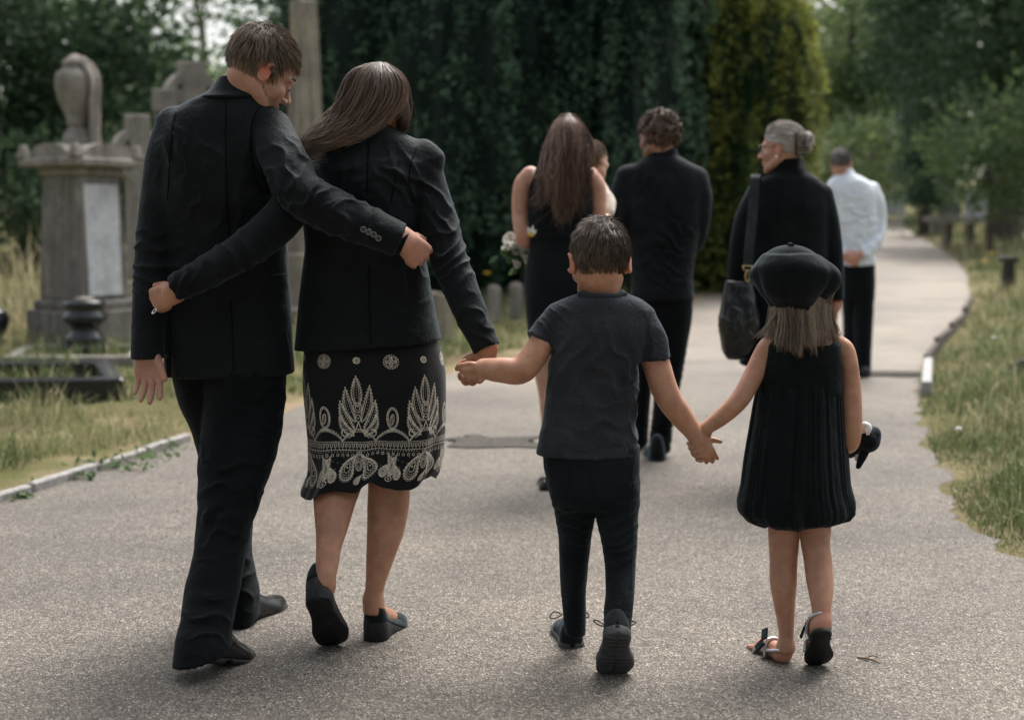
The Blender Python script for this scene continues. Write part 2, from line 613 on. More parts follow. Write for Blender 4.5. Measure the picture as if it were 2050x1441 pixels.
def ground_mat():
    m, nt, N, L, b = new_mat('earth and dry turf')
    v = coords(nt)
    a = noise(nt, v, 1.6, 6)
    c1 = ramp(nt, a, [(0.35, (0.16, 0.12, 0.075)), (0.5, (0.11, 0.115, 0.045)), (0.66, (0.24, 0.19, 0.115))])
    f = noise(nt, v, 60, 5, 0.7)
    c2 = ramp(nt, f, [(0.3, (0.55, 0.55, 0.5)), (0.7, (1.3, 1.3, 1.25))])
    at = nd(nt, 'ShaderNodeAttribute', attribute_name='sand')
    c3 = mixc(nt, at.outputs['Fac'], c1, (0.36, 0.275, 0.19))
    L.new(mixc(nt, 1.0, c3, c2, 'MULTIPLY'), b.inputs['Base Color'])
    b.inputs['Roughness'].default_value = 0.95
    b.inputs['Specular IOR Level'].default_value = 0.1
    L.new(bump(nt, f, 0.9, 0.02), b.inputs['Normal'])
    return m

xs = np.concatenate([np.linspace(-140, -12, 26)[:-1], np.linspace(-12, 16, 160), np.linspace(16, 140, 26)[1:]])
ys = np.concatenate([np.linspace(-30, 1, 8)[:-1], np.linspace(1, 24, 160), np.linspace(24, 60, 70)[1:], np.linspace(60, 260, 20)[1:]])
XX, YY = np.meshgrid(xs, ys, indexing='ij')
gx, gy = XX.reshape(-1), YY.reshape(-1)
gzz = ground_h(gx, gy)
ii = np.arange(len(gx)).reshape(XX.shape)
GF = np.stack([ii[:-1, :-1], ii[1:, :-1], ii[1:, 1:], ii[:-1, 1:]], -1).reshape(-1, 4)
_op = off_path(gx, gy)
_pp = np.stack([gx, gy, 0 * gx], 1)
_rs = np.where(gx > xr(np.clip(gy, .6, YEND)) - .5, 0.22, 0.9)
sand = _rs * np.clip(1.15 - _op / (0.42 + 0.30 * noise3(_pp * 0.9, 21)), 0, 1) * (0.75 + 0.5 * noise3(_pp * 3, 22))
tag(mk('ground', np.stack([gx, gy, gzz], 1), GF, ground_mat(), attr={'sand': np.clip(sand, 0, 1)}), kind='structure')

def path_mat():
    m, nt, N, L, b = new_mat('bonded gravel')
    v = coords(nt)
    vo = nd(nt, 'ShaderNodeTexVoronoi', Scale=230.0)
    L.new(v, vo.inputs['Vector'])
    sep = nd(nt, 'ShaderNodeSeparateColor'); L.new(vo.outputs['Color'], sep.inputs[0])
    stones = ramp(nt, sep.outputs[0], [(0.0, (0.040, 0.034, 0.028)), (0.3, (0.094, 0.085, 0.073)), (0.7, (0.158, 0.146, 0.127)), (0.93, (0.24, 0.222, 0.197)), (1.0, (0.46, 0.44, 0.40))])
    vo2 = nd(nt, 'ShaderNodeTexVoronoi', Scale=60.0)
    L.new(v, vo2.inputs['Vector'])
    sep2 = nd(nt, 'ShaderNodeSeparateColor'); L.new(vo2.outputs['Color'], sep2.inputs[0])
    mid = ramp(nt, sep2.outputs[1], [(0.0, (0.84, 0.83, 0.82)), (1.0, (1.14, 1.13, 1.12))])
    c = mixc(nt, 1.0, stones, mid, 'MULTIPLY')
    big = noise(nt, v, 0.9, 6, 0.65)
    worn = ramp(nt, big, [(0.28, (0.66, 0.65, 0.64)), (0.5, (0.98, 0.96, 0.93)), (0.72, (1.22, 1.16, 1.08))])
    stain = noise(nt, v, 0.35, 4, 0.5)
    worn = mixc(nt, 1.0, worn, ramp(nt, stain, [(0.35, (0.80, 0.79, 0.79)), (0.6, (1.08, 1.06, 1.03))]), 'MULTIPLY')
    vs_ = nd(nt, 'ShaderNodeTexVoronoi', Scale=1.1, feature='DISTANCE_TO_EDGE')
    wv = nd(nt, 'ShaderNodeVectorMath', operation='ADD'); nz = nd(nt, 'ShaderNodeTexNoise', Scale=2.5, Detail=6.0)
    L.new(v, nz.inputs['Vector']); L.new(v, wv.inputs[0]); L.new(nz.outputs['Color'], wv.inputs[1]); L.new(wv.outputs[0], vs_.inputs['Vector'])
    worn = mixc(nt, 1.0, worn, ramp(nt, vs_.outputs['Distance'], [(0.0, (0.74, 0.73, 0.72)), (0.012, (1, 1, 1))]), 'MULTIPLY')
    c = mixc(nt, 1.0, c, worn, 'MULTIPLY')
    at = nd(nt, 'ShaderNodeAttribute', attribute_name='far')
    c = mixc(nt, at.outputs['Fac'], c, mixc(nt, 1.0, (0.25, 0.228, 0.20), worn, 'MULTIPLY'))
    L.new(c, b.inputs['Base Color'])
    b.inputs['Roughness'].default_value = 0.72
    b.inputs['Specular IOR Level'].default_value = 0.35
    nn = bump(nt, vo.outputs['Distance'], 0.8, 0.004)
    nn = bump(nt, noise(nt, v, 3.0, 4), 0.25, 0.03, nn)
    L.new(nn, b.inputs['Normal'])
    return m

py = np.concatenate([np.linspace(0.6, 14, 240), np.linspace(14, YEND, 120)[1:]])
nx = 60
t = np.linspace(0, 1, nx)
rag = np.stack([py * 3.1, 0 * py, 0 * py], 1)
el = xl(py) + 0.05 * noise3(rag * 2, 1) + 0.03 * noise3(rag * 6, 2)
er = xr(py) + 0.05 * noise3(rag * 2, 5) + 0.03 * noise3(rag * 6, 6)
pxx = el[:, None] + (er - el)[:, None] * t
pyy = np.repeat(py[:, None], nx, 1)
pz = gz(pyy) + 0.004 + 0.012 * (1 - (2 * t - 1) ** 2)[None, :]
ii = np.arange(pxx.size).reshape(pxx.shape)
PF = np.stack([ii[:-1, :-1], ii[:-1, 1:], ii[1:, 1:], ii[1:, :-1]], -1).reshape(-1, 4)
tag(mk('path', np.stack([pxx, pyy, pz], -1).reshape(-1, 3), PF, path_mat(), attr={'far': np.clip((pyy.reshape(-1) - 8.5) / 4, 0, 1)}), kind='structure')

def sheet(name, quad, z, mat, jag=0.02, n=14, seed=0):
    q = [G(*p)[:2] for p in quad]
    u = np.linspace(0, 1, n)
    A, B = np.meshgrid(u, u, indexing='ij')
    pt = ((1 - A) * (1 - B))[..., None] * q[0] + (A * (1 - B))[..., None] * q[1] + (A * B)[..., None] * q[2] + ((1 - A) * B)[..., None] * q[3]
    pt = pt.reshape(-1, 2)
    p3 = np.stack([pt[:, 0], pt[:, 1], 0 * pt[:, 0]], 1)
    e = (np.minimum(np.minimum(A, 1 - A), np.minimum(B, 1 - B)).reshape(-1) < 0.02)[:, None]
    pt = pt + e * jag * np.stack([noise3(p3 * 9, seed), noise3(p3 * 9, seed + 1)], 1)
    ii = np.arange(n * n).reshape(n, n)
    F = np.stack([ii[:-1, :-1], ii[1:, :-1], ii[1:, 1:], ii[:-1, 1:]], -1).reshape(-1, 4)
    return tag(mk(name, np.column_stack([pt, gz(pt[:, 1]) + z]), F, mat), kind='structure')
M_asph = plain('old asphalt', (0.075, 0.069, 0.061), 0.95, spec=0.08, nscale=40, namp=0.6, bumpd=0.004)
sheet('asphalt_patch', [(892, 899), (1086, 903), (1070, 882), (918, 880)], 0.022, M_asph, 0.09, seed=3)
sheet('path_joint', [(1700, 755), (1842, 756), (1842, 748), (1700, 747)], 0.022, M_asph, 0.03, seed=5)

# ------------------------------------------------------------------ kerbs
M_kerb = plain('pale kerb stone', (0.25, 0.24, 0.225), 0.85, nscale=30, namp=0.35, bumpd=0.004)
kerb = tag(empty('kerb', (*G(190, 945)[:2], 0)), kind='structure')
kp = np.array([G(*q)[:2] for q in [(-60, 1022), (60, 987), (190, 945), (290, 912), (378, 884)]])
for i in range(4):
    a, b = kp[i], kp[i + 1]
    d = b - a; l = np.linalg.norm(d)
    V, F = box_mesh((*((a + b) / 2), 0.012 + 0.006 * (i % 2)), (l / 2 - 0.008, 0.022, 0.03), math.degrees(math.atan2(d[1], d[0])), 0.008)
    mk('kerb_stone', V, F, M_kerb, kerb, smooth=False)
M_timber = plain('weathered timber', (0.07, 0.055, 0.045), 0.9, nscale=60, namp=0.5, bumpd=0.004)
edging = tag(empty('timber_edging', (*G(1880, 690)[:2], 0)), 'dark weathered timber edging board along the curving gravel path', 'edging')
ep = np.array([G(*q)[:2] for q in [(1846, 737), (1868, 702), (1897, 672), (1925, 641), (1940, 600)]])
for i in range(4):
    a, b = ep[i], ep[i + 1]
    d = b - a; l = np.linalg.norm(d)
    V, F = box_mesh((*((a + b) / 2 + np.array([0.03, 0])), gz((a[1] + b[1]) / 2) + 0.045), (l / 2 + 0.01, 0.022, 0.06), math.degrees(math.atan2(d[1], d[0])), 0.005)
    mk('board', V, F, M_timber, edging, smooth=False)
a, b = G(1845, 795)[:2], G(1850, 742)[:2]
d = b - a
V, F = box_mesh((*((a + b) / 2 + np.array([0.03, 0])), 0.05), (np.linalg.norm(d) / 2, 0.035, 0.06), math.degrees(math.atan2(d[1], d[0])), 0.008)
tag(mk('kerb_stone', V, F, plain('whitewashed kerb', (0.31, 0.31, 0.30), 0.85), None, smooth=False), 'short white kerb stone at the end of the timber path edging', 'kerb stone')

# ------------------------------------------------------------------ foliage
def leaf_mat(name, lo, hi, trans=0.35, rough=0.55):
    m, nt, N, L, b = new_mat(name)
    at = nd(nt, 'ShaderNodeAttribute', attribute_name='h')
    c = ramp(nt, at.outputs['Fac'], [(0.0, lo), (1.0, hi)])
    L.new(c, b.inputs['Base Color'])
    b.inputs['Roughness'].default_value = rough
    b.inputs['Specular IOR Level'].default_value = 0.25
    tr = nd(nt, 'ShaderNodeBsdfTranslucent')
    L.new(c, tr.inputs['Color'])
    mx = nd(nt, 'ShaderNodeMixShader'); mx.inputs[0].default_value = trans
    L.new(b.outputs[0], mx.inputs[1]); L.new(tr.outputs[0], mx.inputs[2])
    L.new(mx.outputs[0], N['Material Output'].inputs['Surface'])
    return m

def leaves(C, size, rng, droop=0.0, aspect=0.5, up=0.4):
    """one bent diamond per centre"""
    n = len(C)
    d = rng.normal(size=(n, 3)); d[:, 2] = d[:, 2] * (1 - abs(droop)) - droop
    d /= np.linalg.norm(d, axis=1)[:, None]
    nn = rng.normal(size=(n, 3)); nn[:, 2] += up
    s = np.cross(d, nn); s /= np.maximum(np.linalg.norm(s, axis=1), 1e-6)[:, None]
    k = np.cross(s, d)
    L = (size * rng.uniform(0.6, 1.35, n))[:, None]
    V = np.stack([C - d * L * 0.5, C + s * L * aspect * 0.5 + k * L * 0.08, C + d * L * 0.5, C - s * L * aspect * 0.5 + k * L * 0.08], 1).reshape(-1, 3)
    F = np.arange(4 * n).reshape(-1, 4)
    return V, F

def trunk_mesh(base, h, r, lean, rng, limbs=5, spread=1.0, h0=0.45):
    parts = []
    b = np.array(base, float)
    tp = []
    for i in range(6):
        t = i / 5
        tp.append((*(b + np.array([lean[0] * t * h + 0.05 * h * rng.normal() * t * 0.4, lean[1] * t * h, t * h - 0.1])), r * (1 - 0.75 * t) * (1.5 if i == 0 else 1)))
    parts.append(tube_mesh(tp, 9))
    for k in range(limbs):
        t = h0 + (0.92 - h0) * k / max(1, limbs - 1)
        st = np.array(tp[0][:3]) * (1 - t) + np.array(tp[-1][:3]) * t
        an = k * 2.4 + rng.uniform(0, 0.6)
        d = np.array([math.cos(an), math.sin(an), 0.55]) * spread * rng.uniform(0.7, 1.1)
        rr = r * (1 - 0.75 * t) * 0.6
        parts.append(tube_mesh([(*st, rr), (*(st + d * 0.4 + [0, 0, 0.05 * spread]), rr * 0.6), (*(st + d), rr * 0.2)], 6))
    return join(parts)

M_bark = plain('bark', (0.075, 0.06, 0.045), 0.95, nscale=25, namp=0.5, bumpd=0.02)

def tree(name, label, cat, xy, h, blobs, nclump, perclump, lsize, mat, seed, tr=0.18, group=None, cs=0.3, limbs=6, trunk_h=None, droop=0.2, hue=(0.0, 1.0), lean=(0, 0), core=0.0):
    """blobs: crown lobes (dx, dy, z, rx, ry, rz)"""
    rng = np.random.default_rng(seed)
    z0 = float(gz(xy[1]))
    o = tag(empty(name, (xy[0], xy[1], z0)), label, cat, group)
    sp = max(b[3] for b in blobs) * 0.8
    V, F = trunk_mesh((xy[0], xy[1], z0), trunk_h or h * 0.85, tr, lean, rng, limbs, sp)
    mk('trunk', V, F, M_bark, o)
    bl = np.array(blobs, float)
    w = bl[:, 3] * bl[:, 4] + bl[:, 3] * bl[:, 5] + bl[:, 4] * bl[:, 5]
    pick = rng.choice(len(bl), nclump, p=w / w.sum())
    d = rng.normal(size=(nclump, 3)); d /= np.linalg.norm(d, axis=1)[:, None]
    rad = rng.uniform(0.55, 1.0, nclump) ** 0.6
    ph = d * 1.7 + pick[:, None] * 7.7
    rad *= 1 + 0.28 * noise3(ph * 1.6, seed) + 0.12 * noise3(ph * 4, seed + 1)
    C = bl[pick, :3] + d * bl[pick, 3:] * rad[:, None] + np.array([xy[0], xy[1], z0])
    hue_c = np.clip(rng.uniform(hue[0], hue[1], nclump) * 0.6 + 0.4 * (noise3(C * 0.8, seed + 4) * 0.5 + 0.5), 0, 1)
    cl = np.repeat(C, perclump, 0) + rng.normal(size=(nclump * perclump, 3)) * cs * np.array([1, 1, 0.7])
    hv = np.clip(np.repeat(hue_c, perclump) + rng.normal(0, 0.12, len(cl)), 0, 1)
    V, F = leaves(cl, lsize, rng, droop)
    mk('crown', V, F, mat, o, smooth=False, attr={'h': np.repeat(hv, 4)})
    return o

def yew(name, label, xy, h, rx, ry, mat, seed, n=26000, hue=(0, 1), tip=None, z_low=0.1, lsize=0.075, tiptop=0.25):
    """fluted, upright evergreen: columns of drooping sprays round a dense core"""
    rng = np.random.default_rng(seed)
    z0 = float(gz(xy[1]))
    o = tag(empty(name, (xy[0], xy[1], z0)), label, 'yew tree')
    tp = [(xy[0] + 0.3 * rx * math.cos(k * 1.9), xy[1] + 0.3 * ry * math.sin(k * 1.9)) for k in range(4)]
    V, F = join([tube_mesh([(*q, z0 - 0.1, 0.11), (*q, z0 + h * 0.5, 0.07), (*q, z0 + h * 0.85, 0.02)], 7) for q in tp])
    mk('trunk', V, F, M_bark, o)
    def shell(th, t):
        prof = np.clip(1.02 - 0.12 * (1 - t) - np.clip(t - 0.55, 0, 1) ** 2 * 3.0, 0.12, 1) * np.clip(0.72 + t * 2.2, 0, 1)
        q = np.stack([np.cos(th) * 2.6, np.sin(th) * 2.6, t * 1.1], 1)
        fl = 0.20 * (1 - 2 * np.abs(noise3(q * 1.5, seed))) + 0.14 * noise3(q * np.array([3, 3, 2.2]), seed + 1)
        return prof * (1 + fl)
    per = 24
    nc = n // per
    th = rng.uniform(0, 2 * math.pi, nc * 2); t = rng.uniform(0, 1, nc * 2)
    keep = (np.sin(th) < 0.3) | (rng.uniform(size=len(th)) < 0.25)       # thinner on the far side
    th, t = th[keep][:nc], t[keep][:nc]
    nc = len(th)
    R = shell(th, t) * (1.0 + rng.normal(0, 0.05, nc))
    C0 = np.stack([xy[0] + np.cos(th) * rx * R, xy[1] + np.sin(th) * ry * R, z0 + z_low + t * (h - z_low)], 1)
    rd = np.stack([np.cos(th), np.sin(th), 0 * th], 1); tg = np.stack([-np.sin(th), np.cos(th), 0 * th], 1)
    ln = rng.uniform(0, 1, (nc, per))                                   # along the drooping spray
    C = C0[:, None] + rd[:, None] * (0.16 * np.sin(ln * 2.2) - 0.10 + rng.normal(0, .03, (nc, per)))[..., None] + tg[:, None] * rng.normal(0, .055, (nc, per))[..., None]
    C[..., 2] += 0.20 - 0.46 * ln + rng.normal(0, .03, (nc, per))
    C = C.reshape(-1, 3)
    q = np.stack([np.cos(th) * 2.6, np.sin(th) * 2.6, t * 1.4], 1)
    hv = 0.42 + 0.30 * noise3(q * 4.2, seed + 2) + rng.normal(0, 0.16, nc)
    if tip is not None:
        hv = 0.05 + 0.5 * (hv - 0.2) + tip * np.clip((t - (1 - tiptop)) / tiptop + 0.9 * noise3(q * 3, seed + 8), 0, 1.4) + 0.35 * np.clip(noise3(np.stack([np.cos(th) * 9, np.sin(th) * 9, t * 2], 1), seed + 5), 0, 1)
    hv = np.clip(np.repeat(hv, per) + rng.normal(0, .08, nc * per) + 0.18 * (ln.reshape(-1) - .4), 0, 1)
    V, F = leaves(C, lsize, rng, droop=0.55, aspect=0.42, up=0.8)
    # core
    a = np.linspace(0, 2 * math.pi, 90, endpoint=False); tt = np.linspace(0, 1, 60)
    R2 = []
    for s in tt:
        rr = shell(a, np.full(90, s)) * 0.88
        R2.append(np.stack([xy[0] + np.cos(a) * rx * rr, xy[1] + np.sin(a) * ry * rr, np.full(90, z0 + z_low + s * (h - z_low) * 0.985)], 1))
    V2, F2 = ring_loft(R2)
    nv = len(V)
    Vj, Fj = join([(V, F), (V2, F2)])
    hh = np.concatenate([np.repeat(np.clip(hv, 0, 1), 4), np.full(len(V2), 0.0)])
    mk('crown', Vj, Fj, mat, o, smooth=False, attr={'h': hh})
    return o

M_yew = leaf_mat('yew needles', (0.008, 0.023, 0.016), (0.15, 0.265, 0.16), 0.25)
M_gold = leaf_mat('golden yew needles', (0.012, 0.040, 0.014), (0.50, 0.52, 0.10), 0.35)
M_dark = leaf_mat('dark broadleaf', (0.014, 0.034, 0.019), (0.115, 0.19, 0.09), 0.38)
M_mid = leaf_mat('mid green broadleaf', (0.04, 0.075, 0.032), (0.19, 0.27, 0.11), 0.45)
M_light = leaf_mat('light green broadleaf', (0.07, 0.11, 0.045), (0.27, 0.34, 0.14), 0.45)

def at(u, v, Y): return P(u, v, Y)[:2]

yew('yew_tree', 'huge dark green upright yew behind the couple and the obelisk', at(850, 400, 19.0), 7.2, 1.95, 1.6, M_yew, 41, 30000, lsize=0.085)
yew('yew_tree', 'dark green yew column behind the auburn haired woman and curly haired man', at(1165, 400, 19.5), 7.0, 1.62, 1.6, M_yew, 42, 28000, lsize=0.085)
yew('golden_yew_tree', 'yew with golden yellow tips behind the silver haired woman', at(1462, 400, 20.0), 4.75, 0.98, 0.95, M_gold, 43, 22000, tip=0.5, lsize=0.085, tiptop=0.35)

tree('oak_tree', 'dark leafy tree at the left edge behind the urn monument', 'tree', at(60, 400, 25), 9.5, [(0, 0, 5.2, 3.0, 2.2, 3.2), (-1.6, 0, 3.0, 2.4, 2, 2.4), (1.0, 0.3, 2.6, 1.9, 1.6, 2.2)], 800, 22, 0.20, M_dark, 51, 0.25, cs=0.34, hue=(0, 0.7))
tree('oak_tree', 'mid green tree between urn monument and obelisk, sky gaps above', 'tree', at(300, 400, 29), 8.5, [(-0.5, 0, 2.9, 2.0, 1.8, 1.9), (0.9, 0, 1.8, 1.7, 1.6, 1.6), (-1.2, -0.4, 2.6, 1.6, 1.2, 2.0)], 430, 20, 0.20, M_mid, 52, 0.2, cs=0.32, hue=(0, 0.75), trunk_h=5)
tree('lime_tree', 'pale leafy tree seen past the back of the suited man', 'tree', at(500, 400, 36), 9.5, [(0.3, 0, 2.6, 2.2, 2, 1.9), (-1.5, 0, 2.2, 1.7, 1.4, 1.6), (1.9, 0, 3.6, 1.5, 1.4, 2.2)], 260, 20, 0.22, M_mid, 53, 0.2, cs=0.36, hue=(0.2, 1), trunk_h=4)
tree('oak_tree', 'tall loose tree in front of the sky above the suited man', 'tree', at(400, 400, 46), 13, [(0, 0, 9.0, 4.2, 2.6, 3.0), (-3.0, 0, 7.4, 2.4, 2, 2.2), (3.6, 0, 8.6, 2.8, 2, 3.0)], 120, 16, 0.28, M_mid, 54, 0.22, cs=0.45, hue=(0.1, 1), trunk_h=10)
tree('conifer_tree', 'deep green tree behind the obelisk, beside the huge yew', 'tree', at(640, 400, 27), 8, [(0, 0, 3.4, 1.6, 1.6, 3.4)], 300, 20, 0.18, M_dark, 55, 0.16, cs=0.28, hue=(0.1, 0.8))

tree('lime_tree', 'bright hazy green tree far down the path behind the man in white', 'tree', at(1690, 400, 52), 14, [(0, 0, 7.4, 3.6, 2.5, 4.4), (1.4, 0, 4.6, 3.0, 2.4, 3.2), (-1.0, 0, 3.6, 2.4, 2, 2.6)], 520, 20, 0.28, M_light, 56, 0.25, cs=0.45, hue=(0.1, 0.85))
tree('lime_tree', 'pale green tree filling the gap above the far path bend', 'tree', at(1790, 400, 62), 17, [(0, 0, 9.5, 5.2, 3, 6.0), (-2.5, 0, 4.6, 3.0, 2, 3.6)], 420, 18, 0.34, M_light, 57, 0.3, cs=0.55, hue=(0, 0.6))
tree('oak_tree', 'large dark tree with drooping boughs over the right side of the path', 'tree', at(2010, 400, 33), 12, [(0.2, 0, 6.6, 3.6, 2.6, 3.4), (-1.4, -0.5, 4.4, 1.9, 1.4, 2.0), (1.6, 0, 4.2, 2.4, 1.8, 2.2), (-0.2, -1.2, 7.6, 3.4, 1.6, 2.2)], 900, 22, 0.20, M_dark, 58, 0.32, cs=0.36, hue=(0, 0.7))
tree('cypress_tree', 'slim dark evergreen standing on the bend of the path', 'tree', at(1850, 400, 38), 7.4, [(0, 0, 3.9, 0.75, 0.75, 3.4), (0.2, 0, 2.2, 0.62, 0.6, 1.9)], 330, 22, 0.15, M_yew, 59, 0.12, cs=0.2, hue=(0, 0.6))
tree('hazel_shrub', 'leafy mid green shrub under the large dark tree', 'shrub', at(1985, 400, 28), 3.6, [(0, 0, 2.0, 1.35, 1.1, 1.2), (0.9, 0, 2.2, 1.1, 1.0, 1.3)], 190, 20, 0.15, M_mid, 60, 0.06, cs=0.24, hue=(0, 0.75))
tree('hazel_shrub', 'bushy light green shrub beside the far bend of the path', 'shrub', at(1745, 400, 44), 4.4, [(0, 0, 1.9, 1.9, 1.4, 1.5), (-1.2, 0, 1.2, 1.2, 1, 1.0)], 200, 20, 0.2, M_light, 61, 0.07, cs=0.3, hue=(0.1, 0.8))
tree('laurel_shrub', 'low dark shrub at the left edge behind tall dry grass', 'shrub', at(20, 400, 22), 2.4, [(0, 0, 1.3, 1.3, 1.0, 1.0), (1.2, 0.4, 1.1, 1.0, 0.9, 0.8)], 170, 20, 0.15, M_dark, 62, 0.05, cs=0.22, hue=(0.1, 0.9))
tree('laurel_shrub', 'dark shrub closing the gap between obelisk foot and huge yew', 'shrub', at(690, 400, 20.5), 2.2, [(0, 0, 1.0, 1.0, 0.8, 0.9)], 110, 20, 0.13, M_dark, 63, 0.05, cs=0.2, hue=(0, 0.8))
tree('laurel_shrub', 'broad dark shrub behind the two stone crosses', 'shrub', at(330, 400, 23), 2.8, [(0, 0, 1.4, 1.5, 1.0, 1.1), (-1.0, 0, 1.2, 1.1, 0.9, 0.9), (1.3, 0, 1.2, 1.1, 0.9, 1.0)], 220, 20, 0.15, M_dark, 64, 0.05, cs=0.22, hue=(0.1, 0.9))
tree('oak_tree', 'dark tree filling the far right corner behind the drooping boughs', 'tree', at(1985, 400, 50), 13, [(0, 0, 6.5, 4.6, 2.6, 5.4), (-2.2, 0, 4.0, 2.6, 2, 3.2), (2.4, 0, 4.0, 2.8, 2, 3.2)], 520, 18, 0.34, M_dark, 67, 0.3, cs=0.5, hue=(0.1, 0.8))
# unseen trees, added behind the camera to shade the near path
tree('oak_tree', 'unseen broad oak added behind the photographer to shade the near path', 'tree', (-5.5, -6.5), 13, [(0, 0, 8.0, 5.2, 4.4, 4.2), (2.5, 1.5, 6.5, 3.2, 3.0, 2.6), (-2.5, 0, 5.2, 3.2, 3.0, 2.6)], 420, 14, 0.55, M_dark, 65, 0.4, cs=0.5)
tree('oak_tree', 'second unseen oak added for shade behind the photographer on the other side of the path', 'tree', (6.5, -7.5), 13, [(0, 0, 8.0, 5.0, 4.4, 4.2), (-2.8, 1.5, 6.8, 3.2, 3.0, 2.6), (2.5, 0, 5.0, 3.2, 3.0, 2.6)], 420, 14, 0.55, M_dark, 66, 0.4, cs=0.5)
# a far wood closes the view
def far_wood():
    rng = np.random.default_rng(77)
    n = 2200
    x = rng.uniform(-60, 75, n); y = rng.uniform(78, 100, n); z = rng.uniform(0, 1, n) ** 0.9 * (15 + 5 * noise3(np.stack([x * 0.15, 0 * x, 0 * x], 1), 5))
    gap = (np.abs(x + 17.5) < 5.5) & (z > 7)
    x, y, z = x[~gap], y[~gap], z[~gap]
    C = np.stack([x, y, gz(y) + z], 1)
    cl = np.repeat(C, 20, 0) + rng.normal(size=(len(C) * 20, 3)) * 1.0
    hv = np.repeat(np.clip(0.4 + 0.4 * noise3(C * 0.3, 9), 0, 1), 20) + rng.normal(0, 0.1, len(cl))
    V, F = leaves(cl, 0.75, rng, 0.2)
    tag(mk('far_wood', V, F, M_mid, smooth=False, attr={'h': np.repeat(np.clip(hv, 0, 1), 4)}), 'distant wood closing the view behind the cemetery', 'wood', kind='stuff')
far_wood()

# ------------------------------------------------------------------ grass
def blades(X, Y, Hh, wid, rng, bend=0.35):
    n = len(X)
    z = ground_h(X, Y) - 0.01
    b = np.stack([X, Y, z], 1)
    an = rng.uniform(0, 2 * math.pi, n)
    side = np.stack([np.cos(an), np.sin(an), 0 * an], 1) * (wid / 2)[:, None]
    ln = rng.normal(size=(n, 2)) * bend
    m = b + np.stack([ln[:, 0] * Hh * 0.3, ln[:, 1] * Hh * 0.3, Hh * 0.55], 1)
    tp = b + np.stack([ln[:, 0] * Hh, ln[:, 1] * Hh, Hh * (1 - 0.35 * np.minimum(np.linalg.norm(ln, axis=1), 1))], 1)
    V = np.stack([b - side, b + side, m + side * 0.8, m - side * 0.8, tp], 1).reshape(-1, 3)
    k = np.arange(n)[:, None] * 5
    return V, [np.concatenate([k, k + 1, k + 2, k + 3], 1), np.concatenate([k + 3, k + 2, k + 4], 1)]

def col_mat(name, trans=0.3, rough=0.7):
    m, nt, N, L, b = new_mat(name)
    at_ = nd(nt, 'ShaderNodeAttribute', attribute_name='col')
    L.new(at_.outputs['Color'], b.inputs['Base Color'])
    b.inputs['Roughness'].default_value = rough
    b.inputs['Specular IOR Level'].default_value = 0.2
    tr = nd(nt, 'ShaderNodeBsdfTranslucent'); L.new(at_.outputs['Color'], tr.inputs['Color'])
    mx = nd(nt, 'ShaderNodeMixShader'); mx.inputs[0].default_value = trans
    L.new(b.outputs[0], mx.inputs[1]); L.new(tr.outputs[0], mx.inputs[2])
    L.new(mx.outputs[0], N['Material Output'].inputs['Surface'])
    return m
M_grass = col_mat('grass blades')
GREEN, STRAW, PALE = np.array([0.10, 0.155, 0.055]), np.array([0.40, 0.35, 0.20]), np.array([0.58, 0.51, 0.34])
def lawn(name, label, n, side, y0, y1, wmax, hmin, hmax, dry, seed, wid=0.005, edge=0.05, sel=None, bare=0.0):
    rng = np.random.default_rng(seed)
    Y = 1 / rng.uniform(1 / y1, 1 / y0, n)
    off = edge + rng.uniform(0, 1, n) ** 1.2 * wmax
    X = (xl(np.clip(Y, .6, YEND)) - off) if side < 0 else (xr(np.clip(Y, .6, YEND)) + off)
    p = np.stack([X, Y, 0 * X], 1)
    k = noise3(p * 1.1, seed) * 0.6 + noise3(p * 3.3, seed + 1) * 0.4
    ok = k > -0.9 + bare * np.clip(1.5 - off / 0.5, 0.0, 1.5)
    if sel is not None: ok &= sel(X, Y)
    X, Y, k, off = X[ok], Y[ok], k[ok], off[ok]
    tuft = np.clip(0.6 + 0.7 * noise3(np.stack([X, Y, 0 * X], 1) * 2.1, seed + 2), 0.12, 1.3)
    Hh = (hmin + (hmax - hmin) * rng.uniform(0, 1, len(X)) ** 1.6) * tuft * np.clip(0.3 + off / 0.6, 0.3, 1)
    W = wid * np.maximum(Y / 6, 0.8) * rng.uniform(0.6, 1.4, len(X))
    V, F = blades(X, Y, Hh, W, rng)
    d = np.clip(dry + 0.55 * noise3(np.stack([X, Y, 0 * X], 1) * 0.8, seed + 3) + rng.normal(0, 0.28, len(X)), 0, 1)[:, None]
    c = GREEN * (1 - d) + STRAW * d
    c = np.where((rng.uniform(size=len(X)) < 0.06 * dry * 4)[:, None], PALE, c) * rng.uniform(0.6, 1.3, len(X))[:, None]
    return tag(mk(name, V, F, M_grass, smooth=False, color=np.repeat(c, 5, 0)), label, 'grass', kind='stuff')
lawn('grass', 'green and straw grass on the verge beside the graves', 50000, -1, 5.6, 24, 5.5, 0.05, 0.30, 0.24, 101, bare=1.0)
lawn('grass', 'green verge grass with straw seed heads right of the path', 42000, 1, 4.6, 26, 3.6, 0.06, 0.34, 0.30, 102, bare=0.05, edge=0.02)
lawn('grass', 'thick green tufts at the path edge in the near right corner', 22000, 1, 4.3, 10, 1.7, 0.05, 0.26, 0.36, 105, wid=0.0055, edge=0.0)
lawn('tall_dry_grass', 'tall dry straw grass around the urn monument', 9000, -1, 14.0, 24, 8.5, 0.35, 0.95, 0.95, 103, wid=0.006, edge=1.2, sel=lambda X, Y: (X < -3.4) & (X > -9))
lawn('grass', 'far grass between the graves beyond the bend', 14000, 1, 24, 52, 16, 0.1, 0.45, 0.55, 104, wid=0.006)

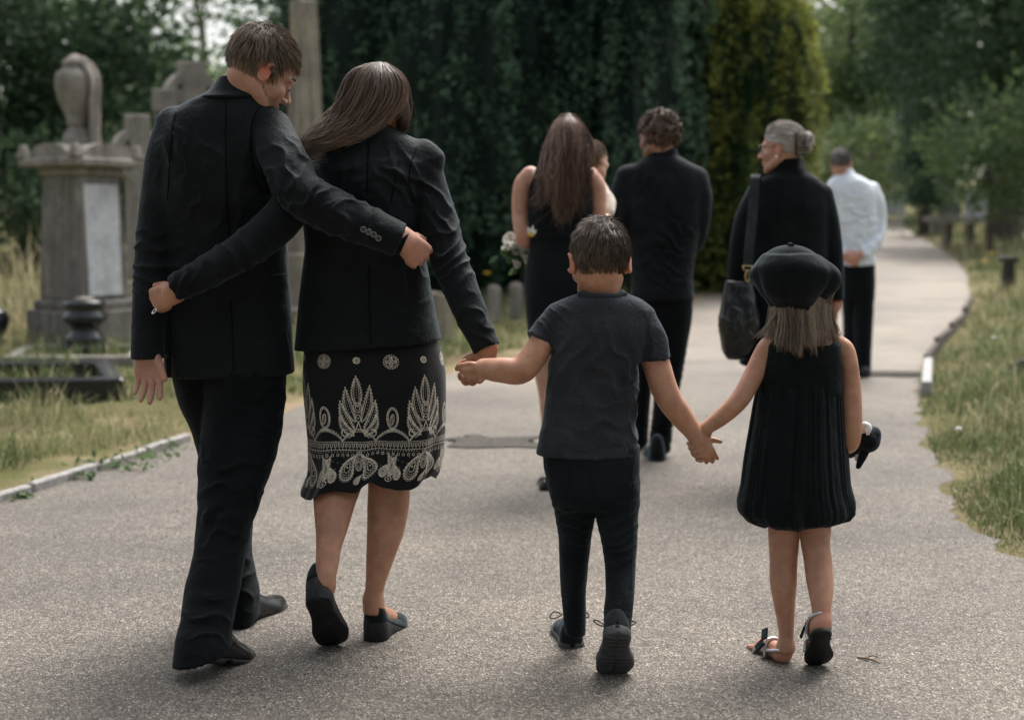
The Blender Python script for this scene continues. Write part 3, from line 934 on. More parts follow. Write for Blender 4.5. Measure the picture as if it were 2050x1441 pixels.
def litter():
    rng = np.random.default_rng(210)
    n = 900
    Y = 1 / rng.uniform(1 / 13, 1 / 3.0, n)
    e = rng.uniform(0, 1, n) ** 2.5 * 1.2
    X = np.where(rng.uniform(size=n) < .5, xl(Y) + e, xr(Y) - e)
    far = rng.uniform(size=n) < 0.25
    X = np.where(far, rng.uniform(-2.4, 2.2, n), X)
    t_ = np.clip((X - xl(Y)) / (xr(Y) - xl(Y)), 0, 1)
    C = np.stack([X, Y, gz(Y) + 0.0075 + 0.012 * (1 - (2 * t_ - 1) ** 2)], 1)
    V, F = leaves(C, 0.014, rng, 0.0, 0.45, 14)
    V[:, 2] = np.maximum(V[:, 2], np.repeat(C[:, 2], 4) - .002)
    c = np.array([0.20, 0.14, 0.07]) * rng.uniform(.4, 1.7, n)[:, None]
    tag(mk('leaf_litter', V, F, M_grass, smooth=False, color=np.repeat(c, 4, 0)), 'tiny dry leaf litter strewn over the path', 'litter', kind='stuff')
litter()

# ------------------------------------------------------------------ graves
def stone_mat(name, c, lichen=(0.30, 0.30, 0.24), dark=(0.07, 0.065, 0.055), amt=0.5, rough=0.9):
    m, nt, N, L, b = new_mat(name)
    v = coords(nt)
    a = noise(nt, v, 5, 7, 0.65)
    f = noise(nt, v, 45, 5, 0.7)
    vs = coords(nt, (9, 9, 1.2))
    st = noise(nt, vs, 1.3, 5)
    base = ramp(nt, a, [(0.3, tuple(x * 0.7 for x in c)), (0.55, c), (0.72, lichen)])
    base = mixc(nt, ramp(nt, st, [(0.42, (0, 0, 0)), (0.68, (amt,) * 3)]), base, dark)
    L.new(mixc(nt, 1.0, base, ramp(nt, f, [(0.3, (0.7,) * 3), (0.7, (1.2,) * 3)]), 'MULTIPLY'), b.inputs['Base Color'])
    b.inputs['Roughness'].default_value = rough
    b.inputs['Specular IOR Level'].default_value = 0.2
    nn = bump(nt, f, 0.6, 0.008)
    L.new(bump(nt, a, 0.5, 0.02, nn), b.inputs['Normal'])
    return m
M_stone = stone_mat('weathered limestone', (0.30, 0.275, 0.24))
M_stoned = stone_mat('sooty limestone', (0.20, 0.185, 0.165), amt=0.7)
M_sand = stone_mat('sandstone', (0.32, 0.285, 0.22), (0.29, 0.28, 0.16), amt=0.7)
M_marble = stone_mat('grey marble', (0.55, 0.56, 0.58), (0.62, 0.62, 0.62), (0.25, 0.25, 0.25), 0.35, 0.6)
M_gran = plain('polished black granite', (0.012, 0.014, 0.017), 0.22, nscale=120, namp=0.5)
M_granr = plain('dark grey granite', (0.05, 0.053, 0.058), 0.6, nscale=80, namp=0.4)

def rough_stone(V, amp=0.004, f=14, seed=0):
    n = noise3(V * f, seed)[:, None]
    return V + n * amp

# urn monument
Ym = 13.3
mc = P(172, 690, Ym); mx_, mz = mc[0], float(gz(Ym))
A = 57.0
mon = tag(empty('urn_monument', (mx_, Ym, mz)), 'tall square stone monument carrying a draped urn, pale inscription on one side', 'monument', 'gravestones')
def zat(v, Y=Ym): return P(0, v, Y)[2]
def blk(name, v0, v1, half, mat, parent=mon, c=(mx_, Ym), yaw=A, taper=1.0, bev=0.012, Y=Ym, half2=None):
    z0, z1 = zat(v1, Y), zat(v0, Y)
    V, F = box_mesh((c[0], c[1], (z0 + z1) / 2), (half, half2 or half, (z1 - z0) / 2), yaw, bev, taper)
    return mk(name, V, F, mat, parent, smooth=False)
blk('base', 618, 715, 0.375, M_stoned)
blk('plinth', 598, 619, 0.335, M_stoned, bev=0.03)
die = blk('shaft', 352, 599, 0.29, M_stoned, taper=0.86, bev=0.02)
blk('neck_moulding', 335, 353, 0.275, M_stone, bev=0.015)
cap = blk('cornice', 318, 336, 0.40, M_stone, bev=0.03)
# pale inscription panel let into the right-hand face
ca, sa = math.cos(math.radians(A)), math.sin(math.radians(A))
fn_ = np.array([sa, -ca])          # outward normal of the face turned to the right
fr_ = np.array([ca, sa])
def face_panel(zc, hz, hw, off, thick, mat, name, parent):
    c = np.array([mx_, Ym]) + (-fr_ * 0 + fn_ * 0) 
    n2 = np.array([sa, -ca])
    cc = np.array([mx_, Ym]) + n2 * off
    V, F = box_mesh((0, 0, 0), (thick, hw, hz), 0, 0.008, 1.0)
    tilt = 0.04 / 1.15
    V[:, 0] -= V[:, 2] * tilt
    x, y = V[:, 0] * sa + V[:, 1] * ca, -V[:, 0] * ca + V[:, 1] * sa
    V = np.stack([x + cc[0], y + cc[1], V[:, 2] + zc], 1)
    return mk(name, V, F, mat, parent, smooth=False)
zc = (zat(370) + zat(590)) / 2
face_panel(zc, (zat(370) - zat(590)) / 2, 0.20, 0.272, 0.012, M_marble, 'inscription_panel', die)
# rounded pediments and corner horns of the cap
zt = zat(318)
for k in range(4):
    a_ = math.radians(A + 90 * k)
    n2 = np.array([math.cos(a_), math.sin(a_)]); t2 = np.array([-n2[1], n2[0]])
    th = np.linspace(0, math.pi, 15)
    ring = []
    for off in (0.12, 0.365):
        arc = [np.array([mx_, Ym]) + n2 * off + t2 * (0.27 * math.cos(q)) for q in th] 
        ring.append([(*p, zt - 0.004 + 0.135 * math.sin(q)) for p, q in zip(arc, th)] + [(*p, zt - 0.03) for p in arc[::-1]])
    V, F = ring_loft(ring)
    mk('pediment', V, F, M_stone, cap, smooth=False)
    c2 = np.array([mx_, Ym]) + (n2 + t2) * 0.355
    V, F = box_mesh((*c2, zt + 0.055), (0.06, 0.06, 0.065), A + 90 * k, 0.02, 0.62)
    mk('corner_horn', V, F, M_stone, cap, smooth=False)
blk('urn_pedestal', 292, 320, 0.17, M_stone, bev=0.02)
ur = 0.15
def zz(v): return zat(v)
prof = [(0.02, zz(300)), (0.135, zz(298)), (0.14, zz(284)), (0.12, zz(268)), (0.085, zz(258)), (0.075, zz(252)), (0.10, zz(249)), (0.10, zz(246)), (0.085, zz(242)),
        (0.115, zz(228)), (0.155, zz(205)), (0.183, zz(180)), (0.19, zz(162)), (0.175, zz(148)), (0.13, zz(140)), (0.115, zz(134)), (0.13, zz(130)), (0.12, zz(124)), (0.07, zz(116)), (0.035, zz(110)), (0.005, zz(108))]
V, F = lathe([(r, z) for r, z in prof], (mx_ - 0.02, Ym, 0), 84)
_a = np.arctan2(V[:, 1] - Ym, V[:, 0] - mx_ + .02); _w = np.clip(1 - np.abs(V[:, 2] - zz(195)) / (zz(160) - zz(195)), 0, 1)
V[:, :2] += ((V[:, :2] - np.array([mx_ - .02, Ym])) * (0.05 * _w * np.cos(_a * 14))[:, None])
urn = mk('urn', rough_stone(V, 0.004), F, M_stone, mon)
# drapery falling down the right flank of the urn
R = []
dx0 = mx_ - 0.02
for i, (v, r, wdt) in enumerate([(112, 0.05, 1.3), (122, 0.13, 1.25), (138, 0.175, 1.15), (160, 0.215, 1.05), (182, 0.215, 0.95), (205, 0.20, 0.9), (232, 0.205, 0.85), (262, 0.19, 0.8), (285, 0.195, 0.75), (304, 0.20, 0.7)]):
    an = np.linspace(-0.72 * wdt, 1.1 * wdt, 26)
    rr = r + 0.022 * np.sin(an * 9 + i * 0.45) + 0.010 * np.sin(an * 21 + i)
    o_ = [(dx0 + q * math.cos(s), Ym + q * math.sin(s), zz(v)) for q, s in zip(rr, an)]
    i_ = [(dx0 + (q - 0.035) * math.cos(s), Ym + (q - 0.035) * math.sin(s), zz(v)) for q, s in zip(rr, an)]
    R.append(o_ + i_[::-1])
V, F = ring_loft(np.array(R))
mk('drapery', rough_stone(V, 0.005, 9), F, M_stone, urn)

# ringed stone crosses
def ringed_cross(label, uc, vtop, varm, vbot, Y, yaw, wsh, armh, mat):
    x, z0 = P(uc, 500, Y)[0], float(gz(Y))
    o = tag(empty('ringed_cross', (x, Y, z0)), label, 'stone cross', 'gravestones')
    zt_, za, zb = zat(vtop, Y), zat(varm, Y), max(zat(vbot, Y), z0)
    cy, sy = math.cos(math.radians(yaw)), math.sin(math.radians(yaw))
    def W(V):
        V = np.asarray(V, float)
        return np.stack([x + V[:, 0] * cy - V[:, 1] * sy, Y + V[:, 0] * sy + V[:, 1] * cy, V[:, 2]], 1)
    def bx(name, c, h, tp=1.0):
        V, F = box_mesh(c, h, 0, 0.012, tp)
        return mk(name, rough_stone(W(V)), F, mat, o, smooth=False)
    bx('shaft', (0, 0, (zb + za - wsh) / 2), (wsh * 1.12, wsh * 0.72, (za - wsh - zb) / 2), 0.9)
    bx('head', (0, 0, (za - wsh + zt_) / 2), (wsh, wsh * 0.66, (zt_ - za + wsh) / 2))
    for s in (-1, 1):
        bx('arm', (s * (wsh + armh) / 2 + s * 0.002, 0, za), ((armh - wsh) / 2, wsh * 0.64, wsh * 0.86))
    r0, r1 = armh * 0.58, armh * 0.80
    for q in range(4):
        th = np.linspace(q * math.pi / 2 + 0.36, (q + 1) * math.pi / 2 - 0.36, 10)
        ring = [[(r0 * math.cos(a_), d, za + r0 * math.sin(a_)) for d in (-0.07, 0.07)] + [(r1 * math.cos(a_), d, za + r1 * math.sin(a_)) for d in (0.07, -0.07)] for a_ in th]
        V, F = ring_loft(np.array(ring))
        mk('ring_quarter', W(V), F, mat, o, smooth=False)
    bx('base', (0, 0, z0 + 0.22), (wsh * 2.1, wsh * 1.7, 0.25), 0.85)
    bx('step', (0, 0, z0 + 0.04), (wsh * 2.9, wsh * 2.4, 0.09))
    return o
ringed_cross('lichened stone ringed cross beside the urn monument', 280, 230, 312, 560, 15.0, 42, 0.115, 0.36, M_stone)
ringed_cross('taller stone ringed cross behind the suited man', 390, 125, 205, 560, 17.0, 40, 0.15, 0.46, M_stone)

# obelisk
Yo = 15.5
xo, zo = P(608, 300, Yo)[0] + 0.02, float(gz(Yo))
ob = tag(empty('obelisk', (xo, Yo, zo)), 'slender weathered stone obelisk behind the couple', 'obelisk', 'gravestones')
zt_, zb = zat(6, Yo), zo + 0.75
cyo, syo = math.cos(math.radians(38)), math.sin(math.radians(38))
R = []
for t_ in np.linspace(0, 1, 9):
    h_ = 0.175 * (1 - t_) + 0.106 * t_
    R.append([(xo + a_ * h_ * cyo - b_ * h_ * syo, Yo + a_ * h_ * syo + b_ * h_ * cyo, zb + (zt_ - zb) * t_) for a_, b_ in ((-.93, -1), (.93, -1), (1, -.93), (1, .93), (.93, 1), (-.93, 1), (-1, .93), (-1, -.93))])
R.append([(xo + a_ * .09 * cyo - b_ * .09 * syo, Yo + a_ * .09 * syo + b_ * .09 * cyo, zt_ + 0.015) for a_, b_ in ((-.9, -1), (.9, -1), (1, -.9), (1, .9), (.9, 1), (-.9, 1), (-1, .9), (-1, -.9))])
V, F = ring_loft(np.array(R))
mk('shaft', rough_stone(V, 0.006, 6), F, M_sand, ob, smooth=False)
for nm, h_, z_, hz in (('pedestal', 0.30, 0.45, 0.30), ('step', 0.42, 0.08, 0.10)):
    V, F = box_mesh((xo, Yo, zo + z_), (h_, h_, hz), 38, 0.02)
    mk(nm, V, F, M_sand, ob, smooth=False)

# black granite vase on its plate
Yv = 12.4
xv, zv = P(172, 700, Yv)[0], float(gz(Yv))
va = tag(empty('grave_vase', (xv, Yv, zv)), 'polished black stone grave vase with stacked round mouldings', 'grave vase')
pr = [(0.02, 690), (0.165, 690), (0.17, 676), (0.15, 670), (0.125, 664), (0.12, 655), (0.15, 648), (0.187, 640), (0.19, 632), (0.165, 626), (0.15, 620), (0.165, 614), (0.18, 608), (0.165, 602), (0.10, 600), (0.09, 604), (0.01, 604)]
V, F = lathe([(r, zat(v, Yv)) for r, v in pr], (xv, Yv, 0), 40)
mk('bowl', V, F, M_gran, va)
V, F = box_mesh((xv, Yv, zv + 0.05), (0.24, 0.2, 0.07), 8, 0.01)
mk('foot_plate', V, F, M_gran, va, smooth=False)
V, F = lathe([(0.01, zat(603, Yv)), (0.085, zat(603, Yv)), (0.08, zat(597, Yv)), (0.01, zat(595, Yv))], (xv, Yv, 0), 20)
mk('lid', rough_stone(V, 0.01, 30), F, M_stone, va)
# a second dark vase cut by the left edge
x2, z2 = P(-22, 650, 13.0)[0], float(gz(13.0))
vb = tag(empty('grave_vase', (x2, 13.0, z2)), 'dark round vase cut off by the left edge of the view', 'grave vase')
V, F = lathe([(0.02, z2), (0.16, z2), (0.16, z2 + .06), (0.1, z2 + .1), (0.17, z2 + .2), (0.19, z2 + .28), (0.15, z2 + .36), (0.05, z2 + .38)], (x2, 13.0, 0), 32)
mk('bowl', V, F, M_gran, vb)
V, F = box_mesh((x2, 13.0, z2 - 0.01), (0.22, 0.2, 0.05), 8, 0.01)
mk('foot_plate', V, F, M_granr, vb, smooth=False)

# low kerb-framed graves
def kerb_grave(label, pts, h, w, mat, fill=None):
    q = [G(*p)[:2] for p in pts]
    c = np.mean(q, 0)
    o = tag(empty('kerbed_grave', (*c, float(gz(c[1])))), label, 'grave', 'gravestones')
    for i in range(4):
        a_, b_ = q[i], q[(i + 1) % 4]
        d_ = b_ - a_; l = np.linalg.norm(d_)
        V, F = box_mesh((*((a_ + b_) / 2), float(gz(c[1])) + h / 2 - 0.02), (l / 2 - (w if i % 2 else -w * 0.98), w, h / 2 + 0.02), math.degrees(math.atan2(d_[1], d_[0])), 0.012)
        mk('kerb_block', V, F, mat, o, smooth=False)
    return o
kerb_grave('low black granite kerb framing a grave in the grass', [(-150, 812), (232, 806), (205, 768), (-110, 772)], 0.17, 0.06, M_gran)
kerb_grave('pale stone kerb round the grave with the black vase', [(20, 735), (262, 735), (285, 706), (60, 706)], 0.09, 0.045, M_stone)

# small round-headed stones and others behind the walkers
def headstone(label, u, vb_, w, h, Y=None, mat=M_stone, yaw=12, thick=0.055, tilt=0.0, name='headstone'):
    g = G(u, vb_)
    th = np.linspace(0, math.pi, 13)
    prof_ = [(w, -0.05), (w, h - w)] + [(w * math.cos(a_), h - w + w * math.sin(a_)) for a_ in th[1:-1]] + [(-w, h - w), (-w, -0.05)]
    cy, sy = math.cos(math.radians(yaw)), math.sin(math.radians(yaw))
    R = []
    for dd, sc in ((-thick, 0.94), (-thick + 0.012, 1), (thick - 0.012, 1), (thick, 0.94)):
        R.append([(g[0] + (a_ * sc + tilt * b_) * cy - dd * sy, g[1] + a_ * sc * sy + dd * cy, g[2] + b_ * (sc if b_ > 0 else 1)) for a_, b_ in prof_])
    V, F = ring_loft(np.array(R))
    o = tag(mk(name, rough_stone(V, 0.005, 12), F, mat, None, smooth=False), label, 'gravestone', 'gravestones')
    return o
headstone('small round-topped stone post, first of the pair beside the bouquet', 989, 648, 0.062, 0.42)
headstone('small round-topped stone post, second of the pair, touching the black dress', 1033, 642, 0.066, 0.42)
headstone('low mossy stone half hidden beside the sleeve of the dark haired woman', 872, 690, 0.16, 0.50, mat=M_sand, yaw=30)
headstone('small pale stone at the yew foot beside the curly haired man', 1412, 560, 0.16, 0.42, mat=M_sand)
headstone('broken low stone in the grass before the golden yew', 1436, 575, 0.2, 0.3, mat=M_stone, yaw=-20)
headstone('dark slab cut by the right edge beside the path grass', 2062, 762, 0.22, 0.17, mat=M_granr, yaw=-35)
headstone('pale headstone right of the slim evergreen, far side of the path', 1955, 452, 0.42, 1.1, mat=M_marble)
headstone('white headstone far behind the man in white', 1795, 432, 0.42, 1.3, mat=M_marble, yaw=25)
headstone('small grey headstone in the far shade beyond the bench', 1905, 445, 0.28, 0.8, mat=M_stone, yaw=-10)
headstone('grey headstone at the right edge in the far grass', 2030, 462, 0.34, 0.8, mat=M_stoned, yaw=5)
headstone('tilted headstone beyond the far right grass', 1990, 436, 0.3, 0.9, mat=M_stone, yaw=15, tilt=0.12)
headstone('small headstone left of the far path bend', 1728, 446, 0.32, 0.8, mat=M_stone, yaw=-12)

# plain cross beyond the bend
gc = G(1884, 470)
pc = tag(empty('stone_cross', tuple(gc)), 'plain grey stone cross beyond the far bench', 'stone cross', 'gravestones')
hh_ = (470 - 358) * gc[1] / FP
for nm, c_, h_ in (('shaft', (0, 0, hh_ / 2), (0.085, 0.06, hh_ / 2)), ('arm', (-0.20, 0, hh_ * 0.76), (0.115, 0.055, 0.08)), ('arm', (0.20, 0, hh_ * 0.76), (0.115, 0.055, 0.08)), ('base', (0, 0, 0.15), (0.28, 0.22, 0.2))):
    V, F = box_mesh(gc + np.array(c_), h_, 0, 0.01)
    mk(nm, V, F, M_stone, pc, smooth=False)

# low stone bench on black legs
gb = G(1905, 497)
be = tag(empty('stone_bench', tuple(gb)), 'low stone slab bench on black legs in the far grass', 'bench')
sc_ = gb[1] / FP
V, F = box_mesh(gb + np.array([0.1, 0, 58 * sc_]), (62 * sc_, 0.24, 0.05), 4, 0.012); mk('seat', rough_stone(V, 0.006), F, M_stone, be, smooth=False)
for du in (-10, 34):
    V, F = box_mesh(gb + np.array([du * sc_, 0, 25 * sc_]), (0.055, 0.17, 25 * sc_), 4, 0.01); mk('leg', V, F, M_gran, be, smooth=False)
# black post
gp = G(2017, 588)
po = tag(empty('marker_post', tuple(gp)), 'squat black post standing in the grass near the right edge', 'post')
s2 = gp[1] / FP
V, F = box_mesh(gp + np.array([0, 0, 30 * s2]), (11 * s2, 0.07, 34 * s2), 10, 0.01, 0.9); mk('shaft', V, F, M_gran, po, smooth=False)
V, F = box_mesh(gp + np.array([0, 0, 68 * s2]), (15 * s2, 0.1, 6 * s2), 10, 0.01); mk('cap', V, F, M_gran, po, smooth=False)

# ------------------------------------------------------------------ people: shared builders
BONE = {}
def unit(v): v = np.asarray(v, float); return v / np.linalg.norm(v)

SKIN_A = (0.47, 0.27, 0.195)      # paler
SKIN_B = (0.42, 0.22, 0.135)      # sun-browned
SKIN_C = (0.46, 0.25, 0.16)
M_skin = skin_mat('skin', SKIN_B)

def flesh(name, s, parent, base, tints=(), smooth=2):
    V, Q = s.mesh(smooth)
    c = np.tile(np.array(base), (len(V), 1))
    c *= (1 + 0.09 * noise3(V * 14, 5) + 0.07 * noise3(V * 45, 6))[:, None]
    c[:, 1:] *= (1 - 0.10 * np.clip(noise3(V * 22, 7), 0, 1))[:, None]
    for p, r, col, a in tints:
        w = np.exp(-((V - np.asarray(p)) ** 2).sum(1) / r ** 2)[:, None] * a
        c = c * (1 - w) + np.array(col) * w
    return mk(name, V, Q, M_skin, parent, color=np.clip(c, 0, 1))

def cloth(name, s, parent, mat, smooth=2, **kw):
    V, Q = s.mesh(smooth)
    if kw: V = wrinkle(V, Q, **kw)
    return mk(name, V, Q, mat, parent)

def head(s, c, R, sc=1.0, jaw=1.0, ears=True, nose=1.0, k=0.010, ex=8.0):
    """skull, face and ears; local axes x right, y towards the face, z up, in centimetres"""
    u = 0.01 * sc
    T = lambda p: c + R @ (np.array(p, float) * u)
    el = lambda p, r, kk=k, mode='u', R2=None: s.ell(T(p), np.array(r) * u, R if R2 is None else R @ R2, k=kk, mode=mode)
    tb = lambda pts, kk=k, mode='u': s.tubew([(*T(p[:3]), p[3] * u) for p in pts], k=kk, mode=mode, sub=4)
    el((0, -0.9, 3.4), (7.5, 9.5, 8.7))
    el((0, 3.0, -3.2), (6.2 * jaw, 6.4, 7.6), 0.02)
    tb([(-5.6 * jaw, -0.5, -4.6, 1.7), (-4.6 * jaw, 4.0, -8.0, 1.8), (0, 7.5, -9.8, 1.9), (4.6 * jaw, 4.0, -8.0, 1.8), (5.6 * jaw, -0.5, -4.6, 1.7)], 0.014)
    for e in (-1, 1):
        el((e * 4.3, 5.6, -2.8), (2.6, 2.6, 2.4), 0.014)
        el((e * 3.2, 9.6, 0.1), (1.9, 1.7, 1.35), 0.008, 'sub')
        el((e * 3.1, 7.75, 0.0), (1.35, 1.3, 1.25), 0.002)
    tb([(-4.6, 7.2, 1.9, 0.9), (-2, 8.7, 2.0, 1.0), (0, 8.9, 1.6, 1.0), (2, 8.7, 2.0, 1.0), (4.6, 7.2, 1.9, 0.9)], 0.009)
    tb([(0, 8.9, 1.2, 0.75), (0, 9.9 * 1.0, -1.0, 0.85), (0, 10.2 + 1.2 * nose, -3.2, 1.15)], 0.007)
    for e in (-1, 1): el((e * 1.25, 9.9, -3.6), (0.95, 1.1, 0.8), 0.006)
    tb([(-2.5, 8.1, -6.2, 0.5), (0, 9.5, -6.0, 0.75), (2.5, 8.1, -6.2, 0.5)], 0.006)
    tb([(-2.2, 8.1, -6.7, 0.5), (0, 9.2, -7.2, 0.8), (2.2, 8.1, -6.7, 0.5)], 0.005)
    if ears:
        for e in (-1, 1):
            R2 = np.array(Matrix.Rotation(e * math.radians(-28), 3, 'Z') @ Matrix.Rotation(math.radians(-12), 3, 'X'))
            el((e * ex, -0.6, -0.2), (0.62, 2.0, 3.2), 0.004, 'u', R2)
            el((e * (ex + .6), 0.3, 0.2), (0.6, 1.15, 2.1), 0.003, 'sub', R2)
            el((e * 7.5, 0.0, -1.2), (0.9, 1.1, 2.2), 0.006)
    return T

def hand(s, w, fdir, back, tdir, L, curls=((20, 30, 20),) * 4, spread=6, thumb=(0.34, 0.30, -0.12), k=None, wr=0.20):
    """palm, four fingers and a thumb in the wrist frame"""
    Yv = unit(fdir); Z = unit(np.asarray(back, float) - Yv * (np.asarray(back, float) @ Yv)); X = np.cross(Yv, Z)
    if X @ np.asarray(tdir, float) < 0: X = -X
    w = np.asarray(w, float)
    T = lambda p: w + (X * p[0] + Yv * p[1] + Z * p[2]) * L
    k = k or 0.045 * L
    xs_ = (0.155, 0.05, -0.055, -0.15); ln = (0.40, 0.45, 0.42, 0.33); ky = (0.46, 0.48, 0.455, 0.41); rr = (0.052, 0.054, 0.050, 0.044)
    tips = []
    for i in range(4):
        s.tubew([(*T((xs_[i] * 0.55, 0.0, 0)), 0.085 * L), (*T((xs_[i] * 0.85, ky[i] * 0.6, 0.01)), 0.085 * L), (*T((xs_[i], ky[i], 0)), 0.070 * L)], k=k * 1.3, sub=3)
        p = np.array([xs_[i], ky[i], 0.0]); a = 0.0
        pts = [(*T(p), rr[i] * 1.12 * L)]
        sp = math.radians(spread * (1.5 - i) / 1.5)
        for j, (f, cu) in enumerate(zip((0.46, 0.30, 0.24), curls[i])):
            a += math.radians(cu)
            d = np.array([math.sin(sp) * math.cos(a), math.cos(sp) * math.cos(a), -math.sin(a)])
            p = p + d * ln[i] * f
            pts.append((*T(p), rr[i] * (0.98 - 0.13 * j) * L))
        s.tubew(pts, k=k * 0.2, sub=3)
        tips.append(T(p))
        s.ell(T((xs_[i], ky[i] - 0.01, 0.035)), np.array([0.045, 0.05, 0.042]) * L, np.stack([X, Yv, Z], 1), k=k * 0.5)
    s.tubew([(*T((0.04, 0.04, -0.02)), 0.085 * L), (*T((0.145, 0.18, -0.05)), 0.082 * L), (*T((0.17 + (thumb[0] - 0.17) * 0.45, 0.16 + thumb[1] * 0.42, -0.05 + thumb[2] * 0.5)), 0.066 * L), (*T((thumb[0], 0.16 + thumb[1], thumb[2])), 0.050 * L)], k=k * 0.9, sub=4)
    s.tubew([(*T((0, -0.07, 0)), wr * 0.5 * L), (*T((0, 0.04, 0)), wr * 0.5 * L)], k=k * 1.6, sub=2, flat=(X, 1.15))
    return T, tips

# ---- hair
def strands(P0, mat, parent, name='hair', wid=0.0016, hv=None, taper=0.25):
    """P0: (n strands, m points, 3) -> three-sided strands"""
    n, m, _ = P0.shape
    t = np.gradient(P0, axis=1); t /= np.maximum(np.linalg.norm(t, axis=2), 1e-9)[..., None]
    a = np.cross(t, np.array([0.31, -0.87, 0.38])); a /= np.maximum(np.linalg.norm(a, axis=2), 1e-9)[..., None]
    b = np.cross(t, a)
    pr = np.ones(m); q = np.linspace(0, 1, m); pr = np.where(q > 0.6, 1 - (1 - taper) * (q - 0.6) / 0.4, 1)
    w = np.asarray(wid) * 0.5
    w = (w[:, None] if np.ndim(w) else w) * pr[None, :]
    R = [P0 + (a * math.cos(x) + b * math.sin(x)) * (np.broadcast_to(w, (n, m)))[..., None] for x in (0.3, 2.394, 4.489)]
    V = np.stack(R, 2).reshape(-1, 3)
    i = (np.arange(n) * m * 3)[:, None, None] + (np.arange(m - 1) * 3)[None, :, None] + np.arange(3)[None, None, :]
    i2 = (np.arange(n) * m * 3)[:, None, None] + (np.arange(m - 1) * 3)[None, :, None] + ((np.arange(3) + 1) % 3)[None, None, :]
    F = np.stack([i, i2, i2 + 3, i + 3], -1).reshape(-1, 4)
    if hv is None: hv = np.random.default_rng(3).uniform(0, 1, n)
    return V, F, np.repeat(hv, m * 3)

def scalp(T, n, mask, length, rng, whorl=(0, -5.5, 11.0), seg=7, lift=0.25, mess=0.25, grav=0.15, off=0.7, sweep=(0, 0, 0), curl=0.0, rad=(7.5, 9.5, 8.7), cen=(0, -0.9, 3.4), down=None):
    """roots over the skull, combed away from the whorl; local centimetres, T maps to the place"""
    rad = np.array(rad) + 0.25; cen = np.array(cen)
    d = rng.normal(size=(n * 4, 3)); d /= np.linalg.norm(d, axis=1)[:, None]
    p = cen + d * rad
    p = p[mask(p)][:n]
    wq = np.array(whorl); n2 = len(p) // 7
    ex = wq + rng.normal(size=(n2 * 2, 3)) * 2.6
    ex = cen + unit_rows((ex - cen) / rad) * rad
    p = np.vstack([p, ex[mask(ex)][:n2]])
    n = len(p)
    L = (length(p) if callable(length) else np.full(n, length)) * rng.uniform(0.7, 1.15, n)
    st = L / (seg - 1)
    w = np.array(whorl)
    sw = np.array(sweep, float)
    dn = np.array([0, 0, -1.0]) if down is None else unit(down)
    cl = noise3(p * 0.9, 3)[:, None] * np.array([1, 0.4, 0]) + noise3(p * 0.9, 4)[:, None] * np.array([0, 0.5, 1]) + noise3(p * 0.9, 5)[:, None] * np.array([0.4, 1, 0])
    out = [p.copy()]
    dirv = None
    ph = noise3(p * 0.55, 8) * 9
    rnd = rng.normal(size=(n, 3)); nr0 = (p - cen) / rad ** 2; nr0 /= np.linalg.norm(nr0, axis=1)[:, None]
    rnd -= nr0 * (rnd * nr0).sum(1)[:, None] + nr0 * 0.25
    for j in range(seg - 1):
        nrm = (p - cen) / rad ** 2; nrm /= np.linalg.norm(nrm, axis=1)[:, None]
        fl = (p - w) + sw * 6
        fl -= nrm * (fl * nrm).sum(1)[:, None]; fl /= np.maximum(np.linalg.norm(fl, axis=1), 1e-6)[:, None]
        near = np.exp(-((p - w) ** 2).sum(1) / 9.0)[:, None]
        g = fl * (1 - 0.8 * near) + near * rnd + nrm * lift * (1 - j / seg) + cl * mess + dn * grav * (j + 1) / seg * 2
        if curl:
            aa = ph + j * 1.55
            sd = np.cross(nrm, fl)
            g = g * 0.55 + curl * (np.cos(aa)[:, None] * sd + np.sin(aa)[:, None] * nrm)
        g /= np.linalg.norm(g, axis=1)[:, None]
        dirv = g if dirv is None else unit_rows(dirv * 0.45 + g * 0.55)
        p = p + dirv * st[:, None]
        q = (p - cen) / rad
        r = np.linalg.norm(q, axis=1)
        mn = 1 + off * 0.1 * min(1, (j + 1) / 3)
        p = np.where((r < mn)[:, None], cen + q / r[:, None] * mn * rad, p)
        out.append(p.copy())
    S = np.stack(out, 1)
    R0 = T(np.zeros(3)); M = np.stack([T(np.eye(3)[i]) - R0 for i in range(3)], 1)
    hv = np.clip(0.5 + 0.35 * noise3(S[:, 0] * 1.3, 11) + rng.normal(0, 0.2, n), 0, 1)
    return R0 + S @ M.T, hv
def unit_rows(a): return a / np.maximum(np.linalg.norm(a, axis=1), 1e-9)[:, None]

def scalp_cap(T, mask, rad=(7.5, 9.5, 8.7), cen=(0, -0.9, 3.4), off=0.55, n=70, rough=0.25):
    th = np.linspace(0, math.pi, n // 2); ph = np.linspace(0, 2 * math.pi, n, endpoint=False)
    A, B = np.meshgrid(th, ph, indexing='ij')
    d = np.stack([np.sin(A) * np.cos(B), np.sin(A) * np.sin(B), np.cos(A)], -1).reshape(-1, 3)
    p = np.array(cen) + d * (np.array(rad) + off + rough * noise3(d * 6, 2)[:, None])
    i = np.arange(len(p)).reshape(A.shape)
    F = np.stack([i[:-1], np.roll(i, -1, 1)[:-1], np.roll(i, -1, 1)[1:], i[1:]], -1).reshape(-1, 4)[:, ::-1]
    ok = mask(p[F].mean(1))
    F = F[ok]
    used = np.unique(F); rm = np.full(len(p), -1); rm[used] = np.arange(len(used))
    R0 = T(np.zeros(3)); M = np.stack([T(np.eye(3)[k]) - R0 for k in range(3)], 1)
    return R0 + p[used] @ M.T, rm[F]

